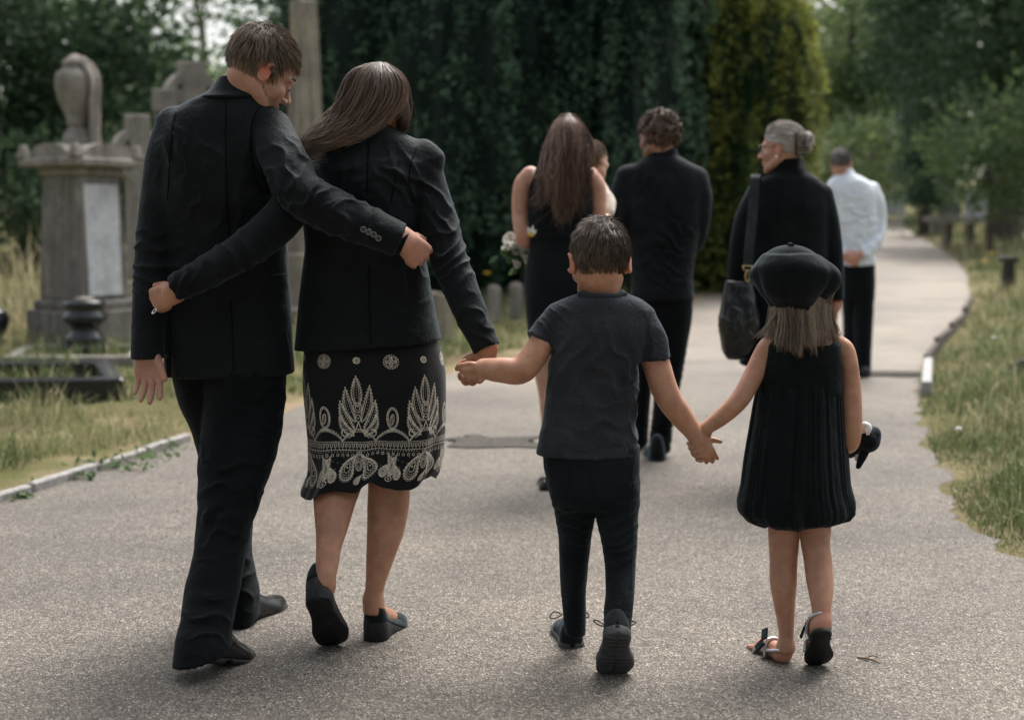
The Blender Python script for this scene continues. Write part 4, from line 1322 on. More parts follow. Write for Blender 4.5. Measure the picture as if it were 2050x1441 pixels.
def lock(guide, n, rng, seg=12, wave=0.0, wl=3.0, frizz=0.004, fan=0.0):
    """a lock of long hair: guide (x,y,z,radius) from root to tip"""
    g = spline(guide, 8)
    q = np.linspace(0, len(g) - 1, seg)
    c = np.stack([np.interp(q, np.arange(len(g)), g[:, i]) for i in range(4)], 1)
    t = np.gradient(c[:, :3], axis=0); t /= np.linalg.norm(t, axis=1)[:, None]
    a = np.cross(t, np.array([0.1, 1.0, 0.15])); a /= np.linalg.norm(a, axis=1)[:, None]
    b = np.cross(t, a)
    an = rng.uniform(0, 2 * math.pi, n); rr = np.sqrt(rng.uniform(0, 1, n))
    s = np.linspace(0, 1, seg)
    ln = rng.uniform(0.8, 1.0, n)
    out = np.zeros((n, seg, 3))
    tw = rng.normal(0, 0.5, n); ph0 = rng.uniform(0, 6.28); hoff = rng.normal(0, 0.16); wave = wave * rng.uniform(0.6, 1.3)
    for j in range(seg):
        sj = s[j] * ln
        f = sj * (seg - 1); i0 = np.clip(f.astype(int), 0, seg - 2); fr = (f - i0)[:, None]
        cc = c[i0] * (1 - fr) + c[i0 + 1] * fr
        aa = a[i0] * (1 - fr) + a[i0 + 1] * fr; bb = b[i0] * (1 - fr) + b[i0 + 1] * fr
        ang = an + tw * sj
        r = rr * cc[:, 3]
        w_ = wave * np.sin(sj * wl * 2 * math.pi + np.floor(an * 1.9) * 0.5 + rr * 0.8 + ph0) * sj
        out[:, j] = cc[:, :3] + aa * (np.cos(ang) * r + w_)[:, None] + bb * (np.sin(ang) * r + 0.6 * w_)[:, None]
    out += rng.normal(size=(n, 1, 3)) * frizz * s[None, :, None] + np.cumsum(rng.normal(size=(n, seg, 3)), 1) * frizz * 0.12
    hv = np.clip(0.45 + hoff + 0.22 * np.sin(an * 3) + rng.normal(0, 0.24, n), 0, 1)
    return out, hv

def gpx(pts): return [(*P(u, v, Y), px(r, Y)) for u, v, Y, r in pts]

def hair_obj(parts, mat, parent, cap=None, wid=0.0016, name='hair', caph=0.0):
    Vs, Fs, Hs, k = [], [], [], 0
    rg = np.random.default_rng(55)
    for S, hv in list(parts):                 # loose hairs standing off the mass
        m = rg.choice(len(S), max(2, len(S) // 22), replace=False)
        f = np.linspace(0, 1, S.shape[1])[None, :, None]
        ln = np.linalg.norm(S[m, -1] - S[m, 0], axis=1)[:, None, None]
        o_ = rg.normal(size=(len(m), 1, 3)) * 0.10 * ln * f + np.sin(f * rg.uniform(3, 9, (len(m), 1, 1))) * rg.normal(size=(len(m), 1, 3)) * 0.05 * ln * f
        V, F, h = strands(S[m] + o_, mat, parent, wid=wid * 0.5, hv=np.clip(hv[m] + .15, 0, 1))
        Vs.append(V); Fs.append(F + k); Hs.append(h); k += len(V)
    for S, hv in parts:
        V, F, h = strands(S, mat, parent, wid=wid, hv=hv)
        Vs.append(V); Fs.append(F + k); Hs.append(h); k += len(V)
    if cap is not None:
        for V, F in cap:
            Vs.append(V); Fs.append(F + k); Hs.append(np.clip(caph + 0.2 * noise3(np.asarray(V) * 60, 4), 0, 1)); k += len(V)
    o = mk(name, np.vstack(Vs), np.concatenate(Fs), mat, parent, attr={'h': np.concatenate(Hs)})
    o['kind'] = 'stuff'
    return o

# ---- shoes: foot frame x right, y to the toe, z up
def frame(yaw=0, pitch=0, roll=0):
    """yaw: toe turned right; pitch: toe down; roll: outer edge down (degrees)"""
    return np.array(Matrix.Rotation(-math.radians(yaw), 3, 'Z') @ Matrix.Rotation(-math.radians(pitch), 3, 'X') @ Matrix.Rotation(math.radians(roll), 3, 'Y'))

def outline(L, W, n=26, toe=1.0):
    y = np.linspace(0, 1, n)
    w = herm([0, .03, .12, .3, .5, .68, .85, .95, 1], [0.18, .52, .72, .68, .80, 1.0, .88 * toe, .6 * toe, .15], y) * W / 2
    c = herm([0, .3, .7, 1], [0, .0, .05, -.02], y) * W
    return y * L, w, c

def sole_mesh(o, R, L, W, z0, z1, toe=1.0):
    """z0(y fraction) lower surface, z1 upper surface"""
    y, w, c = outline(L, W, toe=toe)
    rings = []
    for yi, wi, ci in zip(y, w, c):
        f = yi / L
        a, b = z0(f), z1(f)
        e = min(0.004, (b - a) * 0.3)
        rings.append([(ci - wi + e, yi, a), (ci + wi - e, yi, a), (ci + wi, yi, a + e), (ci + wi, yi, b - e), (ci + wi - e, yi, b), (ci - wi + e, yi, b), (ci - wi, yi, b - e), (ci - wi, yi, a + e)])
    V, F = ring_loft(np.array(rings))
    return np.asarray(o) + V @ R.T, [f[:, ::-1] for f in F]

def upper_mesh(o, R, L, W, prof, base, opening=None):
    """prof: (y fraction, width factor, height)"""
    pf = np.array(prof)
    n = 30
    ys = np.linspace(pf[0, 0], pf[-1, 0], n)
    yo, wo, co = outline(L, W, n)
    rings = []
    for f in ys:
        w = np.interp(f * L, yo, wo) * herm(pf[:, 0], pf[:, 1], np.array([f]))[0]
        h = herm(pf[:, 0], pf[:, 2], np.array([f]))[0]
        c = np.interp(f * L, yo, co)
        b = base(f)
        th = np.linspace(0, math.pi, 15)
        rings.append([(c + w * np.sign(math.cos(t)) * abs(math.cos(t)) ** 0.75, f * L, b + h * abs(math.sin(t)) ** 0.8) for t in th])
    V, F = ring_loft(np.array(rings))
    return np.asarray(o) + V @ R.T, [f[:, ::-1] for f in F]

M_suit = fabric('black wool suiting', (0.0065, 0.0085, 0.0095), 0.7, 0.14, 300, 0.35)
M_trous = fabric('black wool trousers', (0.0036, 0.005, 0.0056), 0.8, 0.06, 300, 0.35)
M_blazer = fabric('charcoal stretch blazer', (0.0065, 0.0085, 0.0098), 0.7, 0.15, 260, 0.4)
M_leather = plain('black leather', (0.005, 0.0055, 0.006), 0.26, nscale=70, namp=0.5, bumpd=0.001)
M_sole = plain('black rubber', (0.012, 0.013, 0.014), 0.6, spec=0.25, nscale=60, namp=0.4, bumpd=0.001)
M_suede = fabric('black suede', (0.010, 0.012, 0.013), 0.95, 0.3, 200, 0.4, wr=0.2)
M_seam_d = plain('dark thread', (0.0028, 0.0036, 0.004), 0.9, spec=0.05)
M_seam_l = plain('grey thread', (0.05, 0.053, 0.06), 0.9, spec=0.1)
M_button = plain('dark horn button', (0.035, 0.04, 0.045), 0.25)
M_rim = plain('button rim', (0.16, 0.17, 0.18), 0.3)
M_hair_m = hair_mat('brown hair', (0.022, 0.016, 0.012), (0.29, 0.215, 0.155))
M_hair_w = hair_mat('dark brown hair', (0.020, 0.014, 0.011), (0.28, 0.195, 0.145), 0.36)
M_hair_b = hair_mat('short dark brown hair', (0.020, 0.014, 0.010), (0.15, 0.11, 0.08), 0.42)
M_hair_g = hair_mat('light brown hair', (0.05, 0.035, 0.024), (0.38, 0.29, 0.215), 0.36)
M_hair_a = hair_mat('auburn hair', (0.022, 0.014, 0.011), (0.24, 0.14, 0.092), 0.36)
M_hair_s = hair_mat('silver blonde hair', (0.09, 0.072, 0.055), (0.78, 0.73, 0.67), 0.4)
M_hair_c = hair_mat('curly brown hair', (0.028, 0.018, 0.013), (0.20, 0.135, 0.095), 0.45)
M_hair_gr = hair_mat('grey brown hair', (0.05, 0.042, 0.038), (0.24, 0.22, 0.21), 0.45)
M_silver = plain('silver', (0.75, 0.76, 0.78), 0.22, 1.0)
M_gold_m = plain('brass', (0.55, 0.42, 0.22), 0.3, 1.0)
M_eye = plain('eye white', (0.62, 0.58, 0.55), 0.2)
M_iris = plain('dark iris', (0.03, 0.022, 0.016), 0.15)
M_lip = plain('lip', (0.36, 0.16, 0.13), 0.45)

def eye(T, e, parent, sc=1.0):
    c = T((e * 3.1, 7.95, 0.0)); r = 0.0122 * sc
    V, F = lathe([(0.0005, -r)] + [(r * math.cos(a), r * math.sin(a)) for a in np.linspace(-1.35, 1.35, 9)] + [(0.0005, r)], c, 14)
    o = mk('eye', V, F, M_eye, parent)
    f = unit(T((e * 3.1, 9, -0.35)) - T((e * 3.1, 8, 0)))
    c2 = c + f * r * 0.62; r2 = r * 0.62
    V, F = lathe([(0.0004, -r2)] + [(r2 * math.cos(a), r2 * math.sin(a)) for a in np.linspace(-1.3, 1.3, 7)] + [(0.0004, r2)], c2, 12)
    mk('iris', V, F, M_iris, o)

def frame2(f, up):
    f = unit(f); up = unit(np.asarray(up, float) - f * (np.asarray(up, float) @ f))
    return np.stack([np.cross(f, up), f, up], 1)

def push_out(S, sdf, eps=0.002, it=3):
    """lift strand points out of a solid"""
    lo, D = sdf.field()
    n = np.array(D.shape)
    g = np.stack(np.gradient(D, sdf.vox), -1)
    p = S.reshape(-1, 3).copy()
    for _ in range(it):
        q = (p - lo) / sdf.vox
        ok = ((q > 1) & (q < n - 2)).all(1)
        i = np.clip(np.floor(q).astype(int), 0, n - 2); f = np.clip(q - i, 0, 1)
        d = 0; gr = 0
        for a in (0, 1):
            for b in (0, 1):
                for c in (0, 1):
                    w = (f[:, 0] if a else 1 - f[:, 0]) * (f[:, 1] if b else 1 - f[:, 1]) * (f[:, 2] if c else 1 - f[:, 2])
                    d = d + w * D[i[:, 0] + a, i[:, 1] + b, i[:, 2] + c]
                    gr = gr + w[:, None] * g[i[:, 0] + a, i[:, 1] + b, i[:, 2] + c]
        m = ok & (d < eps)
        gr = gr / np.maximum(np.linalg.norm(gr, axis=1), 1e-6)[:, None]
        p[m] += gr[m] * np.minimum(eps - d[m], 0.05)[:, None]
    return p.reshape(S.shape)

def endbox(s, p, d, r, mode='sub', lat=None):
    d = unit(d); lat = lat or r * 0.95; a = unit(np.cross(d, [0.2, 0.9, 0.3])); b = np.cross(d, a)
    return s.box(np.asarray(p) + d * r, (lat, lat, r), np.stack([a, b, d], 1), 0.002, mode=mode)

def ring_band(s, p, d, r, h, k=0.0, mode='u', flat=None):
    d = unit(d); p = np.asarray(p)
    return s.tubew([(*(p - d * h), r), (*(p + d * h), r)], k=k, mode=mode, sub=1, flat=flat)

def disc(c, n, r, th, seg=16):
    n = unit(n); a = unit(np.cross(n, [0.3, 0.2, 0.93])); b = np.cross(n, a)
    t = np.arange(seg) * 2 * math.pi / seg
    R = [[np.asarray(c) + n * z + (a * math.cos(x) + b * math.sin(x)) * q for x in t] for q, z in ((r * 0.9, 0), (r, th * 0.5), (r * 0.88, th), (r * 0.62, th * 0.75))]
    return ring_loft(np.array(R))

def project(V):
    x, y, z = V[:, 0], V[:, 1], V[:, 2] - HC
    d = y * CT - z * ST
    return CX + FP * x / d, CY - FP * (y * ST + z * CT) / d, d

def seam(parent, V, pts, mat, r=0.0011, name='seam', w=5.0, lift=0.0004):
    """a raised line of stitching laid on the cloth"""
    u, v, d = project(V)
    q = spline(np.array(pts, float), 6)
    L = np.concatenate([[0], np.cumsum(np.linalg.norm(np.diff(q, axis=0), axis=1))])
    n = max(4, int(L[-1] / 5))
    t = np.linspace(0, L[-1], n)
    out = []
    for a, b in zip(np.interp(t, L, q[:, 0]), np.interp(t, L, q[:, 1])):
        m = (np.abs(u - a) < w) & (np.abs(v - b) < w)
        if m.sum() < 2: continue
        dm = d[m].min(); m &= d < dm + 0.012
        p_ = V[m].mean(0)
        out.append((*P(a, b, p_[1] - YOFF - lift - 0.0006), r))
    if len(out) < 4: return
    out = np.array(out); k = np.array([.25, .5, .25])
    for _ in range(2): out[1:-1, 1] = out[:-2, 1] * .25 + out[1:-1, 1] * .5 + out[2:, 1] * .25
    V2, F2 = tube_mesh(out, 5, sub=1)
    return mk(name, V2, F2, mat, parent)

def dress_shoe(parent, o, R, L=0.285, W=0.10):
    b = lambda f: 0.024 if f < 0.28 else 0.010
    V, F = upper_mesh(o, R, L, W, [(0, .55, .045), (.03, .9, .06), (.12, .92, .068), (.3, .94, .085), (.42, .96, .078), (.58, .98, .055), (.75, .98, .042), (.9, .97, .036), (.97, .9, .028), (1.0, .5, .012)], lambda f: 0.012)
    sh = mk('shoe', V, F, M_leather, parent)
    V, F = sole_mesh(o, R, L, W * 1.06, lambda f: 0.0 if f < 0.3 else (0.012 if f < 0.42 else 0.001 + 0.012 * max(0, (f - 0.75) / 0.25) ** 2), lambda f: 0.016 + 0.012 * max(0, (f - 0.75) / 0.25) ** 2)
    mk('sole', V, F, M_sole, sh)
    return sh

# ------------------------------------------------------------------ man in the black suit
def suit_man():
    per = tag(empty('person', (*P(440, 700, 4.08)[:2], 0)), 'tall man in black suit, head bowed, arm round the dark haired woman', 'person', 'people walking down the path')
    # head, hands and the body under the clothes
    s = Sdf(0.0036)
    R = rotm(60, 31, 8)
    hc = P(533, 143, 4.0) - R @ (np.array([8.0, -0.6, -0.2]) * 0.0099)
    T = head(s, hc, R, 0.99, nose=0.9)
    s.tubew([(*T((0, -2.4, -3.5)), .058), (*P(482, 190, 4.08), .060), (*P(465, 235, 4.09), .07)], k=0.02)
    s.stack([(215, 400, 520, 4.10, .06), (300, 350, 545, 4.10, .09), (450, 355, 545, 4.10, .09), (600, 355, 545, 4.11, .09), (740, 370, 555, 4.11, .10)], k=0.03)
    s.tube([(350, 262, 4.09, 28), (326, 400, 4.07, 25), (303, 600, 4.01, 20), (299, 690, 3.985, 19)], k=0.02)
    s.tube([(545, 262, 4.05, 28), (600, 385, 3.91, 25), (730, 450, 3.90, 22), (800, 482, 3.915, 20)], k=0.02)
    s.tube([(490, 740, 4.08, 60), (450, 950, 3.98, 42), (440, 1100, 3.86, 30), (410, 1260, 3.72, 22)], k=0.02)
    s.tube([(420, 740, 4.13, 55), (455, 950, 4.17, 38), (473, 1100, 4.18, 22), (484, 1200, 4.18, 17)], k=0.02)
    # left hand: hanging, palm back, fingers easily bent
    hand(s, P(294, 692, 3.985), P(303, 800, 3.955) - P(297, 700, 3.985), (0.15, 1.0, 0.0), (1, 0, 0), 0.186,
         ((12, 10, 6), (16, 12, 8), (13, 14, 10), (8, 14, 10)), 9, thumb=(0.27, 0.38, -0.06), wr=0.30)
    # right hand closed on her waist, back of the hand to the camera
    hand(s, P(806, 480, 3.915), P(850, 520, 3.975) - P(806, 480, 3.915), (0.25, -1.0, 0.1), (0.55, 0.1, 0.8), 0.185,
         ((35, 45, 35), (38, 45, 35), (40, 45, 35), (42, 45, 35)), 7, thumb=(0.26, 0.30, -0.2), wr=0.32)
    red = (0.50, 0.16, 0.12)
    flesh('body', s, per, SKIN_A, [(T((8.3, -0.8, 0)), 0.026, (0.62, 0.16, 0.10), 0.85), (T((6, 4, -6)), 0.04, (0.36, 0.22, 0.17), 0.35), (P(315, 770, 3.97), 0.05, (0.44, 0.21, 0.17), 0.6), (P(830, 505, 3.93), 0.05, (0.50, 0.25, 0.18), 0.5)])
    eye(T, 1, per, 0.96); eye(T, -1, per, 0.96)
    # brows and stubble
    V1, F1 = tube_mesh([(*T((1.4, 9.0, 2.5)), .003), (*T((3.2, 8.9, 3.0)), .0045), (*T((5.2, 7.3, 2.5)), .002)], 6)
    mk('eyebrow', V1, F1, plain('brow hair', (0.06, 0.04, 0.028), 0.8), per)
    rng = np.random.default_rng(5)
    pts = []
    for i in range(260):
        e = 1
        y = rng.uniform(-0.5, 7.5); z = -4.3 - y * 0.62 + rng.normal(0, 0.9)
        x = (6.9 - 0.045 * max(y, 0) ** 2 - 0.1 * abs(z + 5)) * e
        pts.append((x, y, z))
    S = np.array([[T(p), T((p[0] + 0.1, p[1] + 0.2, p[2] - 0.3)), T((p[0] + 0.12, p[1] + 0.3, p[2] - 0.55))] for p in pts])
    hair_obj([(S, rng.uniform(0.1, 0.7, len(S)))], M_hair_m, per, wid=0.0007, name='beard')
    # hair
    def mask(p):
        x, y, z = p.T
        back = (y < -3.5) & (z > -6.6)
        side = (y >= -3.5) & (y < 2.4) & (z > np.where(y < 0.8, 2.2, -1.5))
        front = (y >= 2.4) & (z > 5.2 + (y - 2.4) * 0.18)
        return back | side | front
    rng = np.random.default_rng(7)
    A, ha = scalp(T, 2600, mask, lambda p: np.where(p[:, 1] > 3, 3.2, np.where(p[:, 2] > 6, 4.8, 4.6)), rng, lift=0.20, mess=0.30, grav=0.10, off=1.0, down=R.T @ np.array([0, 0, -1.0]))
    hair_obj([(A, ha)], M_hair_m, per, [scalp_cap(T, mask, off=0.35)], wid=0.0019)
    # jacket
    s = Sdf(0.0044)
    s.stack([(176, 438, 505, 4.095, .055), (190, 408, 520, 4.09, .078), (208, 372, 545, 4.09, .092), (233, 340, 560, 4.09, .106), (270, 322, 562, 4.09, .120), (320, 318, 566, 4.09, .128),
             (400, 318, 570, 4.09, .126), (470, 322, 573, 4.10, .118), (560, 323, 577, 4.10, .120), (650, 325, 582, 4.10, .13), (755, 334, 589, 4.10, .142)], n=2.4)
    s.tube([(354, 255, 4.09, 42), (336, 322, 4.08, 44), (322, 400, 4.07, 41), (308, 500, 4.045, 38), (298, 600, 4.01, 33), (296, 700, 3.985, 33), (296, 740, 3.975, 33)], k=0.018)
    endbox(s, P(294, 718, 3.98), (0, 0, -1), 0.07, lat=0.052)
    s.tube([(540, 262, 4.06, 45), (570, 322, 3.965, 46), (602, 385, 3.915, 47), (660, 421, 3.90, 45), (730, 450, 3.90, 40), (812, 486, 3.91, 34)], k=0.016)
    endbox(s, P(800, 481, 3.91), P(812, 486, 3.915) - P(730, 450, 3.90), 0.06)
    endbox(s, P(460, 748, 4.10), (0.02, 0, -1), 0.26, lat=0.4)
    # side vents
    s.box(P(338, 705, 3.985), (0.0035, 0.03, 0.085), None, 0.001, mode='sub')
    el = P(604, 392, 3.86)
    V, Q = s.mesh(2)
    V = wrinkle(V, Q, amp=0.0026, freq=6.5, aniso=(1.5, 1.2, 0.45), seed=3, folds=[
        (P(575, 345, 3.9), 0.085, (0.9, 0, 1.0), 0.052, 0.0060), (el, 0.075, (-0.8, 0, 0.9), 0.040, 0.0050), (P(690, 435, 3.86), 0.10, (-1, 0, 0.5), 0.075, 0.0045),
        (P(540, 400, 3.95), 0.06, (0.3, 0, 1), 0.03, 0.0045), (P(420, 360, 3.96), 0.16, (1, 0, 0.25), 0.085, 0.0030), (P(305, 520, 4.0), 0.09, (0.2, 0, 1), 0.045, 0.0045), (P(345, 300, 4.0), 0.07, (1, 0, 0.6), 0.04, 0.0035),
        (P(470, 640, 3.97), 0.14, (1, 0, 0.1), 0.10, 0.003)])
    # armhole seam of the right sleeve and the centre back seam
    sm = np.array([P(512, 215, 4.0), P(502, 270, 3.95), P(505, 330, 3.95), P(520, 385, 3.93)])
    d = np.min([np.linalg.norm(V[:, [0, 2]] - q[[0, 2]], axis=1) for q in spline(sm, 8)], 0)
    m_ = (V[:, 1] < 4.06)
    N = vnormals(V, Q)
    V = V - N * (0.004 * np.exp(-(d / 0.007) ** 2) * m_)[:, None]
    cx_ = P(455, 300, 3.96)[0] + 0.010 * (V[:, 2] - 1.2)
    V = V - N * (0.0022 * np.exp(-((V[:, 0] - cx_) / 0.005) ** 2) * (V[:, 1] < 4.02) * (V[:, 2] < 1.55))[:, None]
    jk = mk('jacket', V, Q, M_suit, per)
    seam(jk, V, [(452, 200), (452, 300), (455, 420), (462, 500)], M_seam_d, 0.0013)
    seam(jk, V, [(462, 600), (466, 680), (468, 742)], M_seam_d, 0.0013)
    seam(jk, V, [(530, 205), (508, 235), (502, 280), (507, 340), (522, 390)], M_seam_d, 0.0015)
    seam(jk, V, [(352, 225), (345, 262), (340, 320), (335, 400)], M_seam_d, 0.0014)
    seam(jk, V, [(545, 551), (562, 549), (576, 548)], M_seam_l, 0.0012)
    # collar
    s = Sdf(0.004)
    s.stack([(155, 440, 506, 4.09, .062), (168, 431, 514, 4.09, .070), (186, 414, 524, 4.09, .083), (200, 392, 532, 4.085, .098)], n=2.2)
    s.stack([(155, 446, 500, 4.09, .052), (175, 442, 505, 4.09, .056)], n=2.2, mode='sub')
    cloth('collar', s, jk, M_suit, amp=0.001, freq=8)
    # shirt cuff and buttons
    s = Sdf(0.0035)
    s.tube([(770, 468, 3.912, 27), (815, 489, 3.915, 27)], sub=1)
    endbox(s, P(811, 487, 3.915), P(815, 489, 3.915) - P(770, 468, 3.912), 0.05)
    cloth('shirt_cuff', s, per, fabric('black shirt cotton', (0.006, 0.008, 0.010), 0.85, 0.1), amp=0.0008, freq=20)
    ax_ = unit(P(800, 481, 3.91) - P(730, 450, 3.9)); 
    for i in range(4):
        c0 = P(729 + 10.5 * i, 459 + 5.2 * i, 3.87)
        # drop the button on to the sleeve surface
        j = np.argmin(np.linalg.norm((V - c0)[:, [0, 2]], axis=1) + (V[:, 1] > 3.93) * 5)
        nn = vnormals(V, Q)[j]
        b_ = mk('button', *disc(V[j] + nn * 0.001, nn, 0.0085, 0.004), M_button, jk)
        mk('button_rim', *ring_torus(V[j] + nn * 0.0045, nn, 0.0073, 0.0013), M_rim, b_)
    for i in range(4):
        c0 = P(263.5, 655 + 12 * i, 3.985)
        mk('button', *disc(c0 + np.array([0.004, 0, 0]), (-1, -0.2, 0), 0.008, 0.005), M_button, jk)
    # trousers
    s = Sdf(0.0046)
    s.stack([(735, 404, 574, 4.085, .12), (800, 410, 571, 4.07, .115), (870, 404, 561, 4.03, .108), (930, 399, 546, 3.99, .10), (1000, 397, 521, 3.94, .092), (1060, 394, 501, 3.89, .086),
             (1120, 386, 489, 3.84, .084), (1180, 372, 479, 3.79, .084), (1230, 364, 469, 3.74, .084), (1275, 353, 462, 3.70, .088), (1335, 347, 462, 3.67, .095)], n=2.2)
    s.stack([(735, 346, 450, 4.13, .12), (800, 361, 462, 4.14, .11), (870, 390, 480, 4.15, .10), (950, 408, 500, 4.17, .09), (1050, 436, 505, 4.18, .08), (1100, 444, 502, 4.18, .078),
             (1140, 448, 508, 4.18, .08), (1190, 452, 518, 4.18, .085), (1235, 455, 519, 4.175, .09), (1280, 455, 519, 4.17, .09)], n=2.2, k=0.012)
    endbox(s, P(400, 1315, 3.67), (0.24, 0.05, -1), 0.08, lat=0.16)
    endbox(s, P(487, 1248, 4.17), (0.5, 0.1, -1), 0.07, lat=0.085)
    cloth('trousers', s, per, M_trous, amp=0.0035, freq=6, aniso=(1.3, 1, 0.6), seed=9, folds=[
        (P(470, 930, 3.9), 0.13, (0.35, 0, 1), 0.085, 0.0045), (P(440, 1040, 3.82), 0.09, (-0.3, 0, 1), 0.07, 0.0045), (P(415, 1235, 3.66), 0.075, (0.25, 0, 1), 0.06, 0.0052), (P(530, 790, 3.98), 0.12, (0.7, 0, 1), 0.08, 0.0045), (P(490, 1160, 4.1), 0.08, (0.5, 0, 1), 0.05, 0.005)])
    # shoes
    dress_shoe(per, (P(396, 1330, 3.62)[0], 3.625, 0.285 * 0.72 * math.sin(math.radians(18))), frame(17, 18, 2))
    o2 = G(462, 1262)
    dress_shoe(per, (o2[0] + 0.015, o2[1] - 0.02, 0.002), frame(19, 0, 0))
    return per

def ring_torus(c, n, R0, r, seg=18, k=6):
    n = unit(n); a = unit(np.cross(n, [0.3, 0.2, 0.93])); b = np.cross(n, a)
    R = []
    for i in range(seg + 1):
        x = 2 * math.pi * i / seg
        d = a * math.cos(x) + b * math.sin(x)
        R.append([np.asarray(c) + d * (R0 + r * math.cos(y)) + n * r * math.sin(y) for y in np.arange(k) * 2 * math.pi / k])
    return ring_loft(np.array(R), False, False)
suit_man()

# ------------------------------------------------------------------ printed skirt cloth
def skirt_print():
    """one repeat of the bandana border, drawn in photograph pixels (128 wide, 285 high)"""
    S = 5; Wp, Hp = 128, 285
    W, H = Wp * S, Hp * S
    img = np.zeros((H, W), np.float32)
    yy, xx = np.mgrid[0:H, 0:W]; xx = xx / S; yy = yy / S
    def put(mask_fn, x0, y0, x1, y1):
        for sh in (-Wp, 0, Wp):
            a, b = int(max(0, (x0 + sh) * S)), int(min(W, (x1 + sh) * S)); c, d = int(max(0, y0 * S)), int(min(H, y1 * S))
            if a >= b or c >= d: continue
            m = mask_fn(xx[c:d, a:b] - sh, yy[c:d, a:b])
            img[c:d, a:b] = np.maximum(img[c:d, a:b], np.clip(m * S + 0.5, 0, 1))
    def line(pts, w=0.7):
        pts = np.asarray(pts, float)
        x0, y0 = pts.min(0) - 2; x1, y1 = pts.max(0) + 2
        def f(X, Y):
            D = np.full(X.shape, 9.0)
            for i in range(len(pts) - 1):
                a, b = pts[i], pts[i + 1]; ab = b - a; l = max(ab @ ab, 1e-9)
                t_ = np.clip(((X - a[0]) * ab[0] + (Y - a[1]) * ab[1]) / l, 0, 1)
                D = np.minimum(D, np.hypot(X - a[0] - t_ * ab[0], Y - a[1] - t_ * ab[1]))
            return w - D
        put(f, x0, y0, x1, y1)
    def dot(x, y, r): put(lambda X, Y: r - np.hypot(X - x, Y - y), x - r - 1, y - r - 1, x + r + 1, y + r + 1)
    def loop(x, y, a, b, rot=0, w=0.6):
        t_ = np.linspace(0, 2 * math.pi, 28); c, s_ = math.cos(rot), math.sin(rot)
        line(np.stack([x + a * np.cos(t_) * c - b * np.sin(t_) * s_, y + a * np.cos(t_) * s_ + b * np.sin(t_) * c], 1), w)
    def leaf(bx_, by, tx, ty, w, bend=0.0, n=9):
        b0, t0 = np.array([bx_, by], float), np.array([tx, ty], float)
        d = t0 - b0; l = np.hypot(*d); d /= l; nrm = np.array([-d[1], d[0]])
        q = np.linspace(0, 1, 24)
        mid = b0 + d * l * q[:, None] + nrm * (bend * np.sin(q * math.pi))[:, None]
        prof = np.sin(np.clip(q, 0, 1) ** 0.8 * math.pi) ** 0.9
        for sc, lw in ((1.0, 0.75), (0.55, 0.55)):
            for sgn in (-1, 1): line(mid + nrm * (sgn * w * sc * prof)[:, None], lw)
        for i in range(3, 22, 2):
            for sgn in (-1, 1):
                p = mid[i] + nrm * sgn * (w * prof[i] + 1.5); dot(p[0], p[1], 1.35)
            if 5 < i < 20: dot(*mid[i], 0.9)
        for i in range(4, 22, 2):
            for sgn in (-1, 1):
                p = mid[i] + nrm * sgn * w * 0.78 * prof[i]; dot(p[0], p[1], 0.7)
        dot(tx + d[0] * 1.2, ty + d[1] * 1.2, 1.4)
    # rosette at the seam of the repeat, small flower above the plume
    def rosette(x, y, r):
        for k in range(18): dot(x + r * math.cos(k * 2 * math.pi / 18), y + r * math.sin(k * 2 * math.pi / 18), 1.5)
        loop(x, y, r - 3.2, r - 3.2, 0, 0.7)
        t_ = np.linspace(0, 2 * math.pi, 41); rr = (r - 5.2) * (0.72 + 0.28 * np.cos(4 * t_))
        line(np.stack([x + rr * np.cos(t_), y + rr * np.sin(t_)], 1), 1.1); dot(x, y, 1.8)
        for k in range(4): dot(x + 3.2 * math.cos(k * math.pi / 2), y + 3.2 * math.sin(k * math.pi / 2), 1.0)
    rosette(0, 27, 13.5)
    for k in range(8): dot(64 + 5.2 * math.cos(k * math.pi / 4), 24 + 5.2 * math.sin(k * math.pi / 4), 2.3)
    dot(64, 24, 1.8)
    # plume
    leaf(64, 118, 62, 57, 8.5); leaf(58, 150, 43, 80, 7.5, -5); leaf(70, 150, 87, 76, 7.5, 5)
    leaf(56, 168, 32, 108, 7.0, -6); leaf(74, 168, 97, 106, 7.0, 6); leaf(55, 178, 30, 134, 6.0, -7); leaf(75, 178, 99, 132, 6.0, 7)
    loop(64, 120, 7.5, 10, 0, 0.9); loop(64, 120, 4.2, 6, 0, 0.7); dot(64, 118, 1.8); loop(64, 142, 5, 7, 0, 0.8); dot(64, 142, 1.6)
    line([(64, 150), (60, 162), (52, 176), (44, 182)], 1.0); line([(64, 150), (68, 162), (76, 176), (84, 182)], 1.0)
    t_ = np.linspace(0, 4.6, 16)
    line(np.stack([37 + 6 * np.cos(t_ + 0.6), 172 + 7 * np.sin(t_ + 0.6)], 1), 1.2); line(np.stack([91 - 6 * np.cos(t_ + 0.6), 172 + 7 * np.sin(t_ + 0.6)], 1), 1.2)
    # bud at the seam
    loop(0, 142, 10.5, 22, 0, 0.9); loop(0, 142, 8.2, 18.5, 0, 0.6)
    for k in range(22): dot(9.4 * math.cos(k * .2856), 142 + 20.2 * math.sin(k * .2856), 0.8)
    loop(-1, 145, 3.6, 11, 0.15, 0.7)
    for k in range(6): dot(-1, 136 + k * 3.6, 1.3)
    for k in range(-4, 5): line([(k * 2.2, 163 + abs(k) * .5), (k * 2.6, 168 + abs(k) * .6)], 0.6)
    # scallop rows
    q = np.linspace(0, 128, 65)
    arch = 178 + 12 * np.abs(np.cos((q - 0) / 128 * 2 * math.pi)) ** 0.7 * -1 + 10 * (1 - np.abs(np.cos((q) / 128 * 2 * math.pi)))
